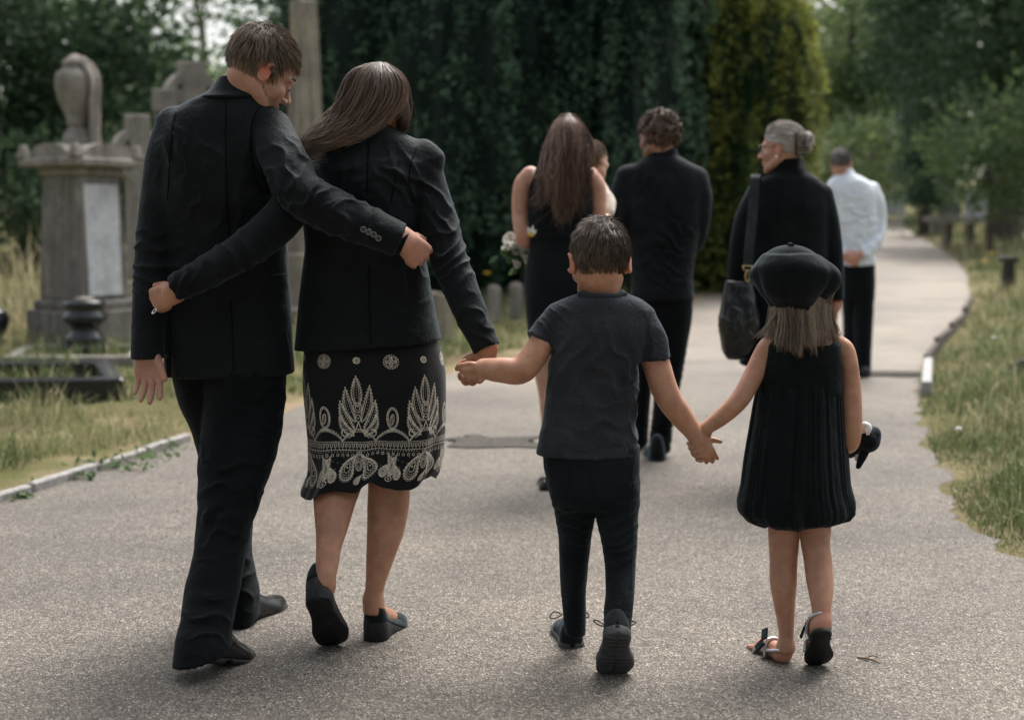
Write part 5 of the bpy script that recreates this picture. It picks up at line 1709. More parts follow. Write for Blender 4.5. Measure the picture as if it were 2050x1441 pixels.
    line(np.stack([q, arch], 1), 0.8); line(np.stack([q, arch + 3.2], 1), 0.6)
    for a_, b_ in zip(q[::2], arch[::2]): dot(a_ + 0.6, b_ - 2.4, 1.1)
    for k in range(18):
        x = k * 128 / 18 + 3
        loop(x, 197, 1.9, 4.2, 0, 0.7); dot(x + 3.5, 193, 0.8); dot(x, 204, 0.9)
    line([(0, 190), (128, 190)], 0.6); line([(0, 206), (128, 206)], 0.7)
    for k in range(24): dot(k * 128 / 24, 209.5, 0.9)
    # paisleys
    def paisley(x, y, w, h, fl):
        t_ = np.linspace(0, 2 * math.pi, 52)
        def ring(sc):
            X = w * sc * np.sin(t_) * np.abs(np.sin(t_ / 2)) ** 1.1; Yq = -h * sc * np.cos(t_)
            k_ = np.clip((-Yq / h + 0.35), 0, 2)
            return np.stack([x + fl * (X + w * 0.62 * k_ ** 2), y + Yq], 1)
        line(ring(1.0), 1.25); line(ring(0.80), 0.7); line(ring(0.42), 0.8)
        for p_ in ring(0.91)[::2]: dot(*p_, 0.7)
        for p_ in ring(0.62)[::3]: dot(*p_, 1.1)
        for p_ in ring(1.13)[2:-2:2]: dot(*p_, 1.15)
        c_ = ring(0.01)[26]; dot(*c_, 2.0)
    paisley(40, 240, 17, 25, 1); paisley(88, 240, 17, 25, -1); paisley(14, 252, 8, 14, -1); paisley(114, 252, 8, 14, 1); paisley(64, 262, 6, 8, 1)
    for k in range(40):
        a_ = (k * 53.7) % 128; b_ = 213 + (k * 29.3) % 52
        dot(a_, b_, 0.75)
    for k in range(13): loop(k * 128 / 13 + 2, 216, 2.2, 2.6, 0, 0.6)
    loop(64, 233, 6.5, 12, 0, 0.9); loop(64, 233, 3.8, 8, 0, 0.7); dot(64, 229, 1.6); dot(64, 236, 1.2)
    loop(64, 212, 4, 4, 0, 0.7); dot(64, 212, 1.4)
    leaf(2, 262, -6, 218, 5.5, 3); leaf(-2, 262, 8, 220, 5.0, -3); loop(0, 268, 6, 5, 0, 0.8); dot(0, 268, 2)
    for k in range(9): dot(-12 + k * 3, 256 + 5 * math.sin(k), 1.0)
    rgb = np.zeros((H, W, 4), np.float32)
    fade = (0.80 + 0.2 * np.random.default_rng(2).uniform(size=(H // 20 + 1, W // 20 + 1))).repeat(20, 0).repeat(20, 1)[:H, :W]
    m = (img * fade)[..., None]
    rgb[..., :3] = np.array([0.042, 0.055, 0.062]) * (1 - m) + np.array([0.86, 0.82, 0.75]) * m     # sRGB
    rgb[..., 3] = 1
    im = bpy.data.images.new('bandana print', W, H)
    im.pixels.foreach_set(np.ascontiguousarray(rgb[::-1]).reshape(-1))
    im.pack()
    m_, nt, N, L, b = new_mat('printed skirt cloth')
    tx = nd(nt, 'ShaderNodeTexImage'); tx.image = im; tx.extension = 'REPEAT'
    uvn = nd(nt, 'ShaderNodeUVMap'); L.new(uvn.outputs[0], tx.inputs[0])
    v = coords(nt)
    L.new(mixc(nt, 1.0, tx.outputs[0], ramp(nt, noise(nt, v, 200, 2), [(0.3, (0.72,) * 3), (0.7, (1.15,) * 3)]), 'MULTIPLY'), b.inputs['Base Color'])
    b.inputs['Roughness'].default_value = 0.8; b.inputs['Specular IOR Level'].default_value = 0.25
    b.inputs['Sheen Weight'].default_value = 0.12
    L.new(bump(nt, noise(nt, v, 24, 5), 0.4, 0.005), b.inputs['Normal'])
    return m_

# ------------------------------------------------------------------ woman in blazer and printed skirt
def wedge_shoe(parent, o, R, L=0.245, W=0.088):
    wz = lambda f: 0.058 * (1 - min(1, max(0, (f - 0.12) / 0.52)) ** 1.1) + 0.012
    V, F = upper_mesh(o, R, L, W, [(0, .6, .050), (.04, .98, .058), (.12, 1.0, .050), (.25, 1.0, .034), (.45, 1.0, .026), (.60, 1.0, .028), (.72, 1.0, .036), (.86, 1.0, .034), (.96, .95, .024), (1.0, .6, .012)], wz)
    sh = mk('shoe', V, F, M_suede, parent)
    V, F = sole_mesh(o, R, L, W * 1.04, lambda f: 0.0 if f < 0.34 else (0.006 if f < 0.5 else 0.001 + 0.012 * max(0, (f - .8) / .2) ** 2), lambda f: wz(f) + 0.002)
    mk('wedge', V, F, M_sole, sh)
    return wz

def skirt_woman():
    per = tag(empty('person', (*P(740, 700, 4.12)[:2], 0)), 'woman with long dark hair in black blazer and paisley print skirt', 'person', 'people walking down the path')
    Y0 = 4.12
    s = Sdf(0.0036)
    R = rotm(-4, 34, -9)
    hc = P(750, 212, 4.14)
    T = head(s, hc, R, 0.93, jaw=0.92)
    s.tubew([(*T((0, -2.0, -4)), .050), (*P(738, 262, 4.13), .052), (*P(736, 300, 4.12), .06)], k=0.02)
    s.stack([(290, 690, 790, 4.12, .05), (350, 640, 830, 4.12, .08), (480, 640, 825, 4.12, .08), (620, 625, 850, 4.13, .11), (750, 625, 870, 4.13, .115), (800, 640, 860, 4.13, .10)], k=0.03)
    # legs
    s.stack([(780, 650, 752, 4.12, .06), (880, 648, 744, 4.11, .05), (940, 636, 734, 4.09, .05), (975, 629, 724, 4.05, .05), (1010, 628, 711, 4.005, .052), (1060, 632, 696, 3.95, .045), (1100, 633, 683, 3.90, .037), (1140, 632, 676, 3.86, .031), (1165, 633, 671, 3.842, .029), (1185, 634, 668, 3.838, .029)], k=0.015)
    s.stack([(780, 742, 850, 4.12, .07), (880, 739, 836, 4.11, .065), (940, 738, 822, 4.10, .058), (1000, 736, 820, 4.08, .054), (1060, 735, 810, 4.05, .048), (1120, 733, 789, 4.02, .039), (1165, 732, 773, 4.0, .031), (1195, 730, 766, 3.99, .029), (1225, 728, 765, 3.985, .030)], k=0.012)
    # feet inside the shoes
    Rl = frame2(P(674, 1300, 3.95) - P(636, 1186, 3.78), (-0.12, 0.62, 0.75)); ol = P(634, 1196, 3.775)
    s.tubew([(*P(651, 1172, 3.842), .028), (*(ol + Rl @ np.array([0.0, 0.05, 0.062])), .026), (*(ol + Rl @ np.array([0.002, 0.13, 0.036])), .026), (*(ol + Rl @ np.array([0.0, 0.21, 0.026])), .017)], k=0.012)
    Rr = frame(12, 0, 0); orr = G(738, 1297); orr = np.array([orr[0] + 0.011, orr[1] + 0.004, 0.001])
    s.tubew([(*P(747, 1200, 3.99), .030), (*(orr + Rr @ np.array([0.0, 0.04, 0.088])), .029), (*(orr + Rr @ np.array([0.002, 0.12, 0.055])), .029), (*(orr + Rr @ np.array([0.0, 0.20, 0.03])), .019)], k=0.012)
    # arms
    s.tube([(848, 325, 4.10, 27), (872, 430, 4.07, 25), (905, 530, 4.02, 23), (945, 630, 3.97, 20), (975, 700, 3.94, 16)], k=0.02)
    s.tube([(645, 335, 4.09, 27), (560, 450, 3.955, 25), (450, 525, 3.905, 22), (345, 583, 3.905, 17)], k=0.02)
    # left hand on his side: knuckles to the left, thumb on top
    hand(s, P(352, 584, 3.905), P(302, 606, 3.945) - P(352, 584, 3.905), (-0.2, -1.0, 0.15), (0.0, 0.05, 1), 0.168,
         ((50, 70, 40), (52, 72, 40), (52, 72, 40), (50, 72, 40)), 5, thumb=(0.27, 0.32, -0.12), wr=0.30)
    # right hand holds the boy's hand: thumb in front, fingers wrapped behind
    hand(s, P(976, 700, 3.94), P(955, 752, 3.945) - P(976, 700, 3.94), (0.55, 0.65, 0.2), (-0.75, -0.55, -0.2), 0.162,
         ((30, 62, 42), (34, 62, 42), (36, 62, 42), (36, 60, 40)), 4, thumb=(0.30, 0.34, -0.20), wr=0.30)
    kn = (0.36, 0.19, 0.125)
    flesh('body', s, per, SKIN_B, [(P(640, 1170, 3.95), 0.04, (0.5, 0.25, 0.17), 0.5), (P(310, 600, 3.9), 0.03, (0.5, 0.25, 0.18), 0.5), (P(1000, 712, 3.93), 0.02, (0.62, 0.25, 0.15), 0.6)])
    # ring
    rg = mk('ring', *ring_torus(P(309, 623, 3.905), (0.6, 0.5, -0.5), 0.0078, 0.0014), M_silver, per)
    mk('stone', *lathe([(0.0003, -0.003), (0.0032, 0.0), (0.002, 0.002), (0.0003, 0.0022)], P(305, 627, 3.893), 8), plain('diamond', (0.85, 0.87, 0.9), 0.05), rg, smooth=False)
    # blazer
    s = Sdf(0.0044)
    s.stack([(250, 700, 778, 4.12, .055), (264, 676, 802, 4.12, .075), (284, 648, 842, 4.12, .092), (308, 626, 862, 4.115, .10), (350, 616, 860, 4.10, .112), (420, 606, 842, 4.10, .116),
             (490, 611, 848, 4.11, .112), (560, 604, 860, 4.12, .126), (630, 597, 873, 4.13, .142), (700, 590, 889, 4.13, .154)], n=2.4)
    s.tube([(842, 326, 4.105, 39), (858, 380, 4.09, 39), (877, 440, 4.07, 38), (903, 528, 4.02, 37), (940, 622, 3.97, 33), (976, 700, 3.94, 29), (984, 718, 3.935, 29)], k=0.014)
    ed = P(976, 700, 3.94) - P(940, 622, 3.97)
    endbox(s, P(976, 698, 3.94), unit(ed) + np.array([0.10, 0, -0.25]), 0.05)
    s.tube([(648, 335, 4.09, 38), (596, 400, 3.99, 40), (540, 462, 3.935, 40), (455, 522, 3.905, 36), (336, 586, 3.905, 27)], k=0.014)
    endbox(s, P(350, 579, 3.905), P(336, 586, 3.905) - P(455, 522, 3.905), 0.055)
    endbox(s, P(740, 689, 4.13), (0.07, 0, -1), 0.2, lat=0.24)
    # shoulder puff
    s.tube([(848, 302, 4.10, 22), (868, 318, 4.095, 22)], k=0.02)
    V, Q = s.mesh(2)
    V = wrinkle(V, Q, amp=0.0024, freq=7, aniso=(1.3, 1.2, 0.55), seed=13, folds=[
        (P(862, 370, 4.03), 0.07, (0.3, 0, 1), 0.05, 0.0050), (P(905, 510, 3.98), 0.08, (-0.4, 0, 1), 0.042, 0.0058), (P(880, 450, 4.02), 0.06, (0.8, 0, 0.7), 0.045, 0.0045), (P(960, 640, 3.92), 0.07, (0.4, 0, 1), 0.05, 0.0035),
        (P(700, 380, 3.99), 0.10, (1, 0, -0.5), 0.055, 0.0042), (P(800, 350, 4.0), 0.07, (1, 0, 0.6), 0.045, 0.0042), (P(790, 590, 4.0), 0.12, (0.6, 0, 1), 0.07, 0.0035), (P(470, 520, 3.87), 0.10, (1, 0, 0.6), 0.05, 0.0040), (P(370, 570, 3.87), 0.06, (1, 0, -0.5), 0.035, 0.003)])
    N = vnormals(V, Q)
    cx_ = P(735, 400, 4.0)[0]
    V = V - N * (0.0022 * np.exp(-((V[:, 0] - cx_) / 0.005) ** 2) * (V[:, 1] < 4.05) * (V[:, 2] < 1.52))[:, None]
    bz = mk('blazer', V, Q, M_blazer, per)
    seam(bz, V, [(738, 285), (736, 340), (735, 385)], M_seam_d, 0.0013)
    seam(bz, V, [(738, 530), (740, 610), (742, 686)], M_seam_d, 0.0013)
    seam(bz, V, [(835, 296), (822, 330), (820, 370), (830, 410)], M_seam_d, 0.0014)
    seam(bz, V, [(800, 320), (790, 370), (782, 410)], M_seam_d, 0.0012)
    s = Sdf(0.004)
    s.stack([(240, 704, 775, 4.12, .055), (252, 696, 785, 4.12, .066), (266, 680, 797, 4.12, .08), (276, 665, 806, 4.115, .09)], n=2.2)
    s.stack([(232, 712, 768, 4.12, .047), (252, 708, 772, 4.12, .05)], n=2.2, mode='sub')
    cloth('collar', s, bz, M_blazer, amp=0.001, freq=8)
    # skirt: one loft with the print laid round it
    n = 220
    th = np.linspace(0, 2 * math.pi, n, endpoint=False)
    vs = np.linspace(672, 958, 74)
    vl = [672, 700, 760, 830, 880, 915, 945, 958]
    uL = herm(vl, [622, 610, 608, 614, 619, 620, 614, 606], vs); uR = herm(vl, [866, 884, 892, 891, 888, 884, 876, 868], vs)
    hd = herm(vl, [.115, .132, .152, .158, .162, .166, .17, .172], vs)
    hem_u = np.array([-1.0, -.92, -.78, -.62, -.4, -.1, .02, .12, .3, .5, .7, .85, 1.0]); hem_d = np.array([26, 30, 27, 10, 6, 9, -6, -15, -4, 3, 4, -4, -14.0])
    rings, uvs = [], []
    ay = 4.13
    for i, v in enumerate(vs):
        t_ = i / (len(vs) - 1)
        l, r = P(uL[i], v, ay), P(uR[i], v, ay)
        a, cx_ = (r[0] - l[0]) / 2, (r[0] + l[0]) / 2
        sgn = lambda q: np.sign(q) * np.abs(q) ** 0.80
        cosx = sgn(np.cos(th)); sinx = sgn(np.sin(th))
        fold = 1 + t_ ** 1.5 * (0.06 * np.sin(th * 9 + 0.6) + 0.045 * np.sin(th * 5 + 2.0) + 0.022 * np.sin(th * 17 + 1 + t_))
        hemd = np.interp(cosx, hem_u, hem_d) * np.clip(np.sin(th) * 4, 0, 1) * np.clip((t_ - 0.55) / 0.45, 0, 1) ** 1.6
        z = P(0, v, ay)[2] - hemd * ay / FP
        # cloth tucks in behind the knees
        yb = hd[i] * fold * (1 - 0.10 * t_ * np.exp(-((cosx - 0.05) / 0.2) ** 2) * (np.sin(th) > 0))
        rings.append(np.stack([cx_ + a * cosx * (1 + (fold - 1) * 0.35), ay - yb * sinx, z], 1))
        uvs.append(np.stack([-(np.arange(n) / n) * 6.0, np.full(n, 0)], 1))
    rings = np.array(rings)
    arc = np.linalg.norm(np.diff(np.vstack([rings[30], rings[30][:1]]), axis=0), axis=1).cumsum(); tot = arc[-1]; arc = np.concatenate([[0], arc[:-1]])
    # phase so that a plume falls where the photograph shows it
    vis = np.argmin(np.abs(rings[40][:, 0] - P(716, 800, 3.98)[0]) + (np.sin(th) < 0) * 9)
    reps = 6.0
    uu = -(arc - arc[vis]) / tot * reps + 0.5
    # outer shell plus turned hem
    V = rings.reshape(-1, 3)
    zt_ = P(0, 690, ay)[2]
    UV = np.stack([np.tile(uu, len(vs)), np.repeat(1 - (vs - 690) / 285.0 * 1.0, n)], 1)
    Vc, F = ring_loft(rings, False, False)
    # close the texture seam: duplicate the first column
    m = len(vs)
    V2 = np.concatenate([rings, rings[:, :1]], 1).reshape(-1, 3)
    uu2 = np.concatenate([uu, [uu[0] - reps]])
    UV = np.stack([np.tile(uu2, m), np.repeat(np.clip(1 - (vs - 690) * 1.07 / 285.0, 0.004, 2), n + 1)], 1)
    ii = np.arange(m * (n + 1)).reshape(m, n + 1)
    F = np.stack([ii[:-1, :-1], ii[1:, :-1], ii[1:, 1:], ii[:-1, 1:]], -1).reshape(-1, 4)
    mk('skirt', V2, F, skirt_print(), per, uv=UV)
    # shoes
    wedge_shoe(per, ol, Rl, 0.245, 0.098)
    wedge_shoe(per, orr, Rr, 0.245, 0.096)
    # hair: crown cap and long locks swept over the left shoulder
    def mask(p):
        x, y, z = p.T
        return (z > np.where(y < -1, -6, 3.5)) & ~((y > 4) & (z < 5.5))
    rng = np.random.default_rng(17)
    s = Sdf(0.005)
    s.ell(T((0, -1.2, 3.4)), np.array((8.1, 9.8, 9.0)) * .0096, R)
    s.tube([(745, 225, 4.11, 36), (715, 245, 4.07, 26), (680, 265, 4.04, 19), (645, 283, 4.02, 12), (620, 292, 4.02, 6)], k=0.04)
    s.tube([(795, 190, 4.09, 24), (808, 235, 4.10, 16), (800, 268, 4.12, 7)], k=0.02)
    hv_, hq_ = s.mesh(2)
    locks = []
    L_ = lambda pts, n_, **kw: locks.append(lock(gpx(pts), n_, rng, **kw))
    for i in range(16):       # from the parting down the back of the head, gathered to the left
        a = i / 15
        u0 = 722 + 78 * a; v0 = 135 + 26 * abs(a - 0.45) ** 1.3 * 2
        um = 690 + 112 * a; vm = 188 + 14 * a
        L_([(762 - 20 * (1 - a) + 14 * a, 128 + 8 * abs(a - .5), 4.10, 5), (u0 * .5 + um * .5, 150 + 10 * a, 4.055, 9), (um, vm, 4.035 + 0.03 * abs(a - .5), 10), (668 + 92 * a, 232 + 18 * a, 4.035, 11), (645 + 60 * a, 262 + 8 * a, 4.02, 11), (612 + 34 * a, 282 + 16 * (1 - a) * .4, 4.01, 11), (598 + 34 * a, 300 + 6 * math.sin(i * 2.1), 4.01, 9)], 75, wave=0.013, wl=2.1, seg=15, frizz=0.006)
    for i in range(6):        # down the right of the face
        a = i / 5
        L_([(766 + 6 * a, 127, 4.11, 4), (800 + 8 * a, 158, 4.10 + .01 * a, 7), (814 + 2 * a, 205, 4.10 + .02 * a, 8), (812, 245, 4.12, 7), (800 - 6 * a, 276, 4.13, 4)], 60, wave=0.002)
    for i in range(7):        # loose ends at the shoulder
        L_([(700 - 8 * i, 245 + 4 * i, 4.02, 12), (660 - 6 * i, 272 + 3 * i, 4.0, 12), (625 - 3 * i, 290 + 2 * i, 4.0, 11), (604 + 8 * i, 306 + 1.5 * i, 4.0, 8)], 55, wave=0.008, wl=1.8, frizz=0.006)
    locks = [(push_out(a, s, 0.003), b) for a, b in locks]
    hair_obj(locks, M_hair_w, per, [(hv_, hq_)], wid=0.0019, caph=0.0)
skirt_woman()

# ------------------------------------------------------------------ boy
M_tee = fabric('faded charcoal cotton', (0.031, 0.034, 0.040), 0.9, 0.16, 240, 0.3, wr=0.9)
M_jean = fabric('black stretch denim', (0.0078, 0.0105, 0.0125), 0.85, 0.12, 320, 0.4, wr=0.8)
M_sneak = fabric('black sneaker cloth', (0.010, 0.012, 0.013), 0.85, 0.15, 150, 0.4, wr=0.3)
M_sneaks = plain('grey black rubber sole', (0.045, 0.046, 0.048), 0.7, nscale=40, namp=0.35, bumpd=0.002)

def boy():
    global YOFF
    YOFF = -0.10
    per = tag(empty('person', (*P(1190, 900, 3.9)[:2], 0)), 'boy in charcoal t-shirt and black jeans holding hands on both sides', 'person', 'people walking down the path')
    s = Sdf(0.0032)
    R = rotm(-9, 10, 0)
    hc = P(1201, 526, 3.945)
    T = head(s, hc, R, 0.95, jaw=0.86, ex=8.6)
    s.tubew([(*T((0, -2.2, -4)), .044), (*P(1206, 590, 3.94), .043), (*P(1206, 620, 3.935), .055)], k=0.022)
    s.stack([(606, 1150, 1258, 3.93, .045), (660, 1112, 1290, 3.93, .065), (780, 1115, 1262, 3.93, .07), (900, 1105, 1262, 3.93, .075), (1000, 1110, 1268, 3.93, .075)], k=0.025)
    s.stack([(940, 1112, 1188, 3.95, .06), (1080, 1130, 1176, 3.945, .036), (1180, 1132, 1168, 3.96, .03), (1240, 1132, 1166, 3.97, .024), (1270, 1134, 1164, 3.975, .022)], k=0.01)
    s.stack([(940, 1195, 1265, 3.92, .06), (1100, 1220, 1260, 3.87, .035), (1180, 1222, 1258, 3.80, .03), (1235, 1218, 1254, 3.75, .024), (1258, 1220, 1252, 3.735, .02)], k=0.01)
    s.tube([(1118, 640, 3.93, 22), (1088, 682, 3.91, 25), (1048, 738, 3.885, 27), (1005, 741, 3.895, 25), (968, 738, 3.92, 20)], k=0.012)
    s.tube([(1290, 648, 3.93, 22), (1312, 722, 3.915, 27), (1334, 788, 3.90, 26), (1364, 833, 3.905, 23), (1394, 872, 3.91, 17)], k=0.012)
    # left hand tucked into hers
    hand(s, P(970, 738, 3.92), P(930, 748, 3.925) - P(970, 738, 3.92), (0.05, -0.6, -0.75), (0.0, -0.75, 0.65), 0.115,
         ((55, 70, 40),) * 4, 4, thumb=(0.24, 0.34, -0.10), wr=0.36)
    # right hand over the girl's: back to the camera
    hand(s, P(1396, 874, 3.905), P(1420, 925, 3.905) - P(1394, 872, 3.905), (-0.10, -1.0, 0.1), (1, 0, 0.45), 0.125,
         ((28, 60, 45), (34, 62, 45), (36, 64, 45), (38, 64, 45)), 8, thumb=(0.40, 0.16, -0.04), wr=0.32)
    red = (0.60, 0.22, 0.14)
    flesh('body', s, per, SKIN_C, [(T((8.4, -0.6, 0)), 0.028, red, 0.65), (T((-8.4, -0.6, 0)), 0.028, red, 0.65), (P(1338, 792, 3.86), 0.03, (0.42, 0.22, 0.15), 0.5), (P(1040, 752, 3.85), 0.035, (0.40, 0.2, 0.13), 0.5)])
    eye(T, -1, per, 0.95); eye(T, 1, per, 0.95)
    def mask(p):
        x, y, z = p.T
        hl = 0.45 * noise3(p * 1.3, 31)
        back = (y < -2.6) & (z > hl + np.where(np.abs(x) < 4.6, -5.9 + 0.02 * x * x, -3.2))
        side = (y >= -2.6) & (y < 2.6) & (z > np.where(y < 1.0, 2.6, -1.0))
        front = (y >= 2.6) & (z > 5.6)
        return back | side | front
    rng = np.random.default_rng(27)
    A, ha = scalp(T, 3600, mask, lambda p: np.where(p[:, 2] > 7, 3.8, np.where(p[:, 2] > 0, 3.0, np.where(p[:, 2] > -4, 1.7, 0.9))), rng, whorl=(0.8, -4.0, 12.0), lift=0.34, mess=0.26, grav=0.10, off=0.6, seg=6)
    hair_obj([(A, ha)], M_hair_b, per, [scalp_cap(T, mask, off=0.2)], wid=0.0016)
    # t-shirt
    s = Sdf(0.0038)
    s.stack([(583, 1174, 1242, 3.94, .042), (590, 1152, 1262, 3.937, .055), (604, 1120, 1290, 3.93, .068), (624, 1098, 1308, 3.93, .076), (660, 1093, 1306, 3.925, .086), (700, 1096, 1296, 3.925, .090), (760, 1096, 1281, 3.925, .091),
             (830, 1088, 1274, 3.93, .093), (880, 1078, 1276, 3.93, .096), (908, 1073, 1280, 3.93, .098)], n=2.3)
    s.tube([(1118, 634, 3.93, 27), (1096, 662, 3.92, 29), (1066, 702, 3.90, 30)], k=0.016)
    endbox(s, P(1079, 683, 3.91), P(1066, 704, 3.90) - P(1100, 655, 3.92), 0.045, lat=0.055)
    s.tube([(1286, 640, 3.93, 27), (1303, 675, 3.92, 29), (1316, 738, 3.91, 30)], k=0.016)
    endbox(s, P(1313, 720, 3.915), (0.16, 0, -1), 0.04, lat=0.056)
    s.tubew([(*T((0, -2.2, -4)), .050), (*P(1207, 590, 3.945), .050), (*P(1206, 600, 3.945), .048)], mode='sub', sub=2)
    V, Q = s.mesh(2)
    V = wrinkle(V, Q, amp=0.0024, freq=7, aniso=(1.1, 1.2, 0.9), seed=23, folds=[
        (P(1270, 830, 3.85), 0.10, (0.35, 0, 1), 0.055, 0.0048), (P(1150, 720, 3.85), 0.09, (1, 0, -0.5), 0.06, 0.0035), (P(1225, 760, 3.84), 0.11, (1, 0, 0.45), 0.075, 0.0042), (P(1180, 880, 3.84), 0.10, (0.15, 0, 1), 0.05, 0.003),
        (P(1085, 660, 3.87), 0.05, (0.7, 0, 0.7), 0.035, 0.0028), (P(1315, 690, 3.88), 0.05, (0.9, 0, -0.3), 0.035, 0.0028), (P(1120, 640, 3.88), 0.05, (1, 0, 1), 0.035, 0.0025)])
    # hems: a stitched step at the bottom and at the sleeves
    N = vnormals(V, Q)
    zb = P(0, 893, 3.85)[2]
    V = V - N * (0.0018 * np.exp(-((V[:, 2] - zb) / 0.004) ** 2))[:, None]
    tee = mk('t_shirt', V, Q, M_tee, per)
    seam(tee, V, [(1128, 612), (1112, 640), (1104, 670), (1102, 696)], M_seam_l, 0.0009)
    seam(tee, V, [(1286, 618), (1298, 645), (1300, 680), (1294, 720)], M_seam_l, 0.0009)
    seam(tee, V, [(1080, 886), (1130, 893), (1200, 895), (1270, 892)], M_seam_l, 0.0008)
    seam(tee, V, [(1064, 660), (1082, 676), (1100, 686)], M_seam_l, 0.0008)
    seam(tee, V, [(1292, 715), (1312, 711), (1332, 702)], M_seam_l, 0.0008)
    s = Sdf(0.0032)
    s.tube([(1162, 589, 3.90, 6), (1180, 592, 3.885, 6), (1206, 594, 3.88, 6), (1232, 593, 3.885, 6), (1250, 589, 3.90, 6)], sub=6)
    s.tube([(1162, 589, 3.90, 6), (1166, 586, 3.95, 6)], sub=1); s.tube([(1250, 589, 3.90, 6), (1246, 586, 3.95, 6)], sub=1)
    cloth('neckband', s, tee, M_tee)
    # jeans
    s = Sdf(0.0038)
    s.stack([(890, 1086, 1280, 3.93, .090), (930, 1088, 1280, 3.928, .094), (965, 1095, 1279, 3.925, .094), (995, 1103, 1278, 3.92, .088), (1014, 1109, 1277, 3.92, .08)], n=2.4)
    s.stack([(960, 1093, 1192, 3.94, .08), (1030, 1111, 1192, 3.94, .066), (1080, 1119, 1183, 3.94, .055), (1130, 1120, 1178, 3.945, .05), (1180, 1123, 1174, 3.955, .046), (1225, 1127, 1173, 3.965, .040), (1268, 1131, 1172, 3.97, .038)], k=0.012)
    s.stack([(960, 1190, 1280, 3.92, .08), (1030, 1193, 1278, 3.90, .068), (1090, 1205, 1275, 3.87, .058), (1130, 1210, 1273, 3.85, .054), (1180, 1213, 1270, 3.80, .048), (1225, 1209, 1266, 3.76, .042), (1268, 1208, 1262, 3.73, .038)], k=0.012)
    V, Q = s.mesh(2)
    V = wrinkle(V, Q, amp=0.0018, freq=11, aniso=(1, 1, 1.6), seed=33, folds=[
        (P(1240, 1095, 3.8), 0.055, (-0.25, 0, 1), 0.024, 0.0042), (P(1150, 1075, 3.88), 0.05, (0.2, 0, 1), 0.022, 0.0034), (P(1130, 1030, 3.88), 0.05, (0.4, 0, 1), 0.03, 0.0030), (P(1250, 1020, 3.85), 0.06, (-0.4, 0, 1), 0.034, 0.0032), (P(1236, 1245, 3.75), 0.03, (0.2, 0, 1), 0.018, 0.003), (P(1150, 1238, 3.93), 0.03, (0.1, 0, 1), 0.018, 0.003)])
    je = mk('jeans', V, Q, M_jean, per)
    M_jt = plain('denim seam', (0.018, 0.023, 0.028), 0.9, spec=0.1)
    seam(je, V, [(1158, 916), (1162, 960), (1172, 1005)], M_jt, 0.0012)
    seam(je, V, [(1092, 925), (1130, 930), (1160, 938)], M_jt, 0.0010)
    seam(je, V, [(1160, 938), (1210, 930), (1274, 920)], M_jt, 0.0010)
    seam(je, V, [(1184, 936), (1222, 933), (1258, 930)], M_jt, 0.0012)
    seam(je, V, [(1258, 930), (1258, 965), (1252, 996), (1222, 1006), (1194, 996), (1188, 965), (1184, 936)], M_jt, 0.0010)
    seam(je, V, [(1100, 936), (1120, 938), (1142, 936)], M_jt, 0.0012)
    seam(je, V, [(1142, 936), (1142, 965), (1138, 990), (1124, 998), (1110, 990)], M_jt, 0.0010)
    seam(je, V, [(1266, 930), (1268, 1000), (1266, 1090), (1264, 1180)], M_jt, 0.0010)
    # back pockets and seams lie on the cloth
    def patch(name, poly, thick, mat, parent, Vs, nrm_y=-1):
        tri = []
        pts = np.array(poly, float)
        n = 8
        A, B = np.meshgrid(np.linspace(0, 1, n), np.linspace(0, 1, n), indexing='ij')
        q = ((1 - A) * (1 - B))[..., None] * pts[0] + (A * (1 - B))[..., None] * pts[1] + (A * B)[..., None] * pts[2] + ((1 - A) * B)[..., None] * pts[3]
        q = q.reshape(-1, 2)
        out = []
        for u_, v_ in q:
            c = P(u_, v_, 3.84)
            j = np.argsort(np.linalg.norm((Vs - c)[:, [0, 2]], axis=1) + (Vs[:, 1] > 3.8) * 5)[:6]
            c = P(u_, v_, Vs[j, 1].mean() - YOFF); c[1] -= thick
            out.append(c)
        f = np.array(out).reshape(n, n, 3)
        b = f.copy(); b[..., 1] += thick + 0.006
        rim = lambda g: np.concatenate([g[0, :-1], g[:-1, -1], g[-1, :0:-1], g[:0:-1, 0]])
        ii = np.arange(n * n).reshape(n, n)
        F1 = np.stack([ii[:-1, :-1], ii[1:, :-1], ii[1:, 1:], ii[:-1, 1:]], -1).reshape(-1, 4)
        V2, F2 = ring_loft(np.array([rim(f), rim(b)]), False, False)
        return mk(name, *join([(f.reshape(-1, 3), F1), (V2, F2)]), mat, parent)
    patch('back_pocket', [(1182, 930), (1262, 926), (1258, 1002), (1190, 998)], 0.0022, M_jean, je, V)
    patch('back_pocket', [(1098, 930), (1140, 932), (1138, 992), (1108, 990)], 0.0022, M_jean, je, V)
    # sneakers
    def sneaker(o, Rm, L=0.205, W=0.094):
        V, F = upper_mesh(o, Rm, L, W, [(0, .75, .056), (.04, .98, .066), (.14, 1.0, .074), (.3, .97, .078), (.45, .97, .062), (.6, .99, .046), (.8, .99, .036), (.94, .95, .026), (1.0, .5, .012)], lambda f: 0.018)
        sh = mk('sneaker', V, F, M_sneak, per)
        V, F = sole_mesh(o, Rm, L * 1.02, W * 1.08, lambda f: 0.001 + 0.010 * max(0, (f - .75) / .25) ** 2 + (0.006 if 0.36 < f < 0.5 else 0), lambda f: 0.030 + 0.006 * max(0, (f - .7) / .3))
        so = mk('sole', V, F, M_sneaks, sh)
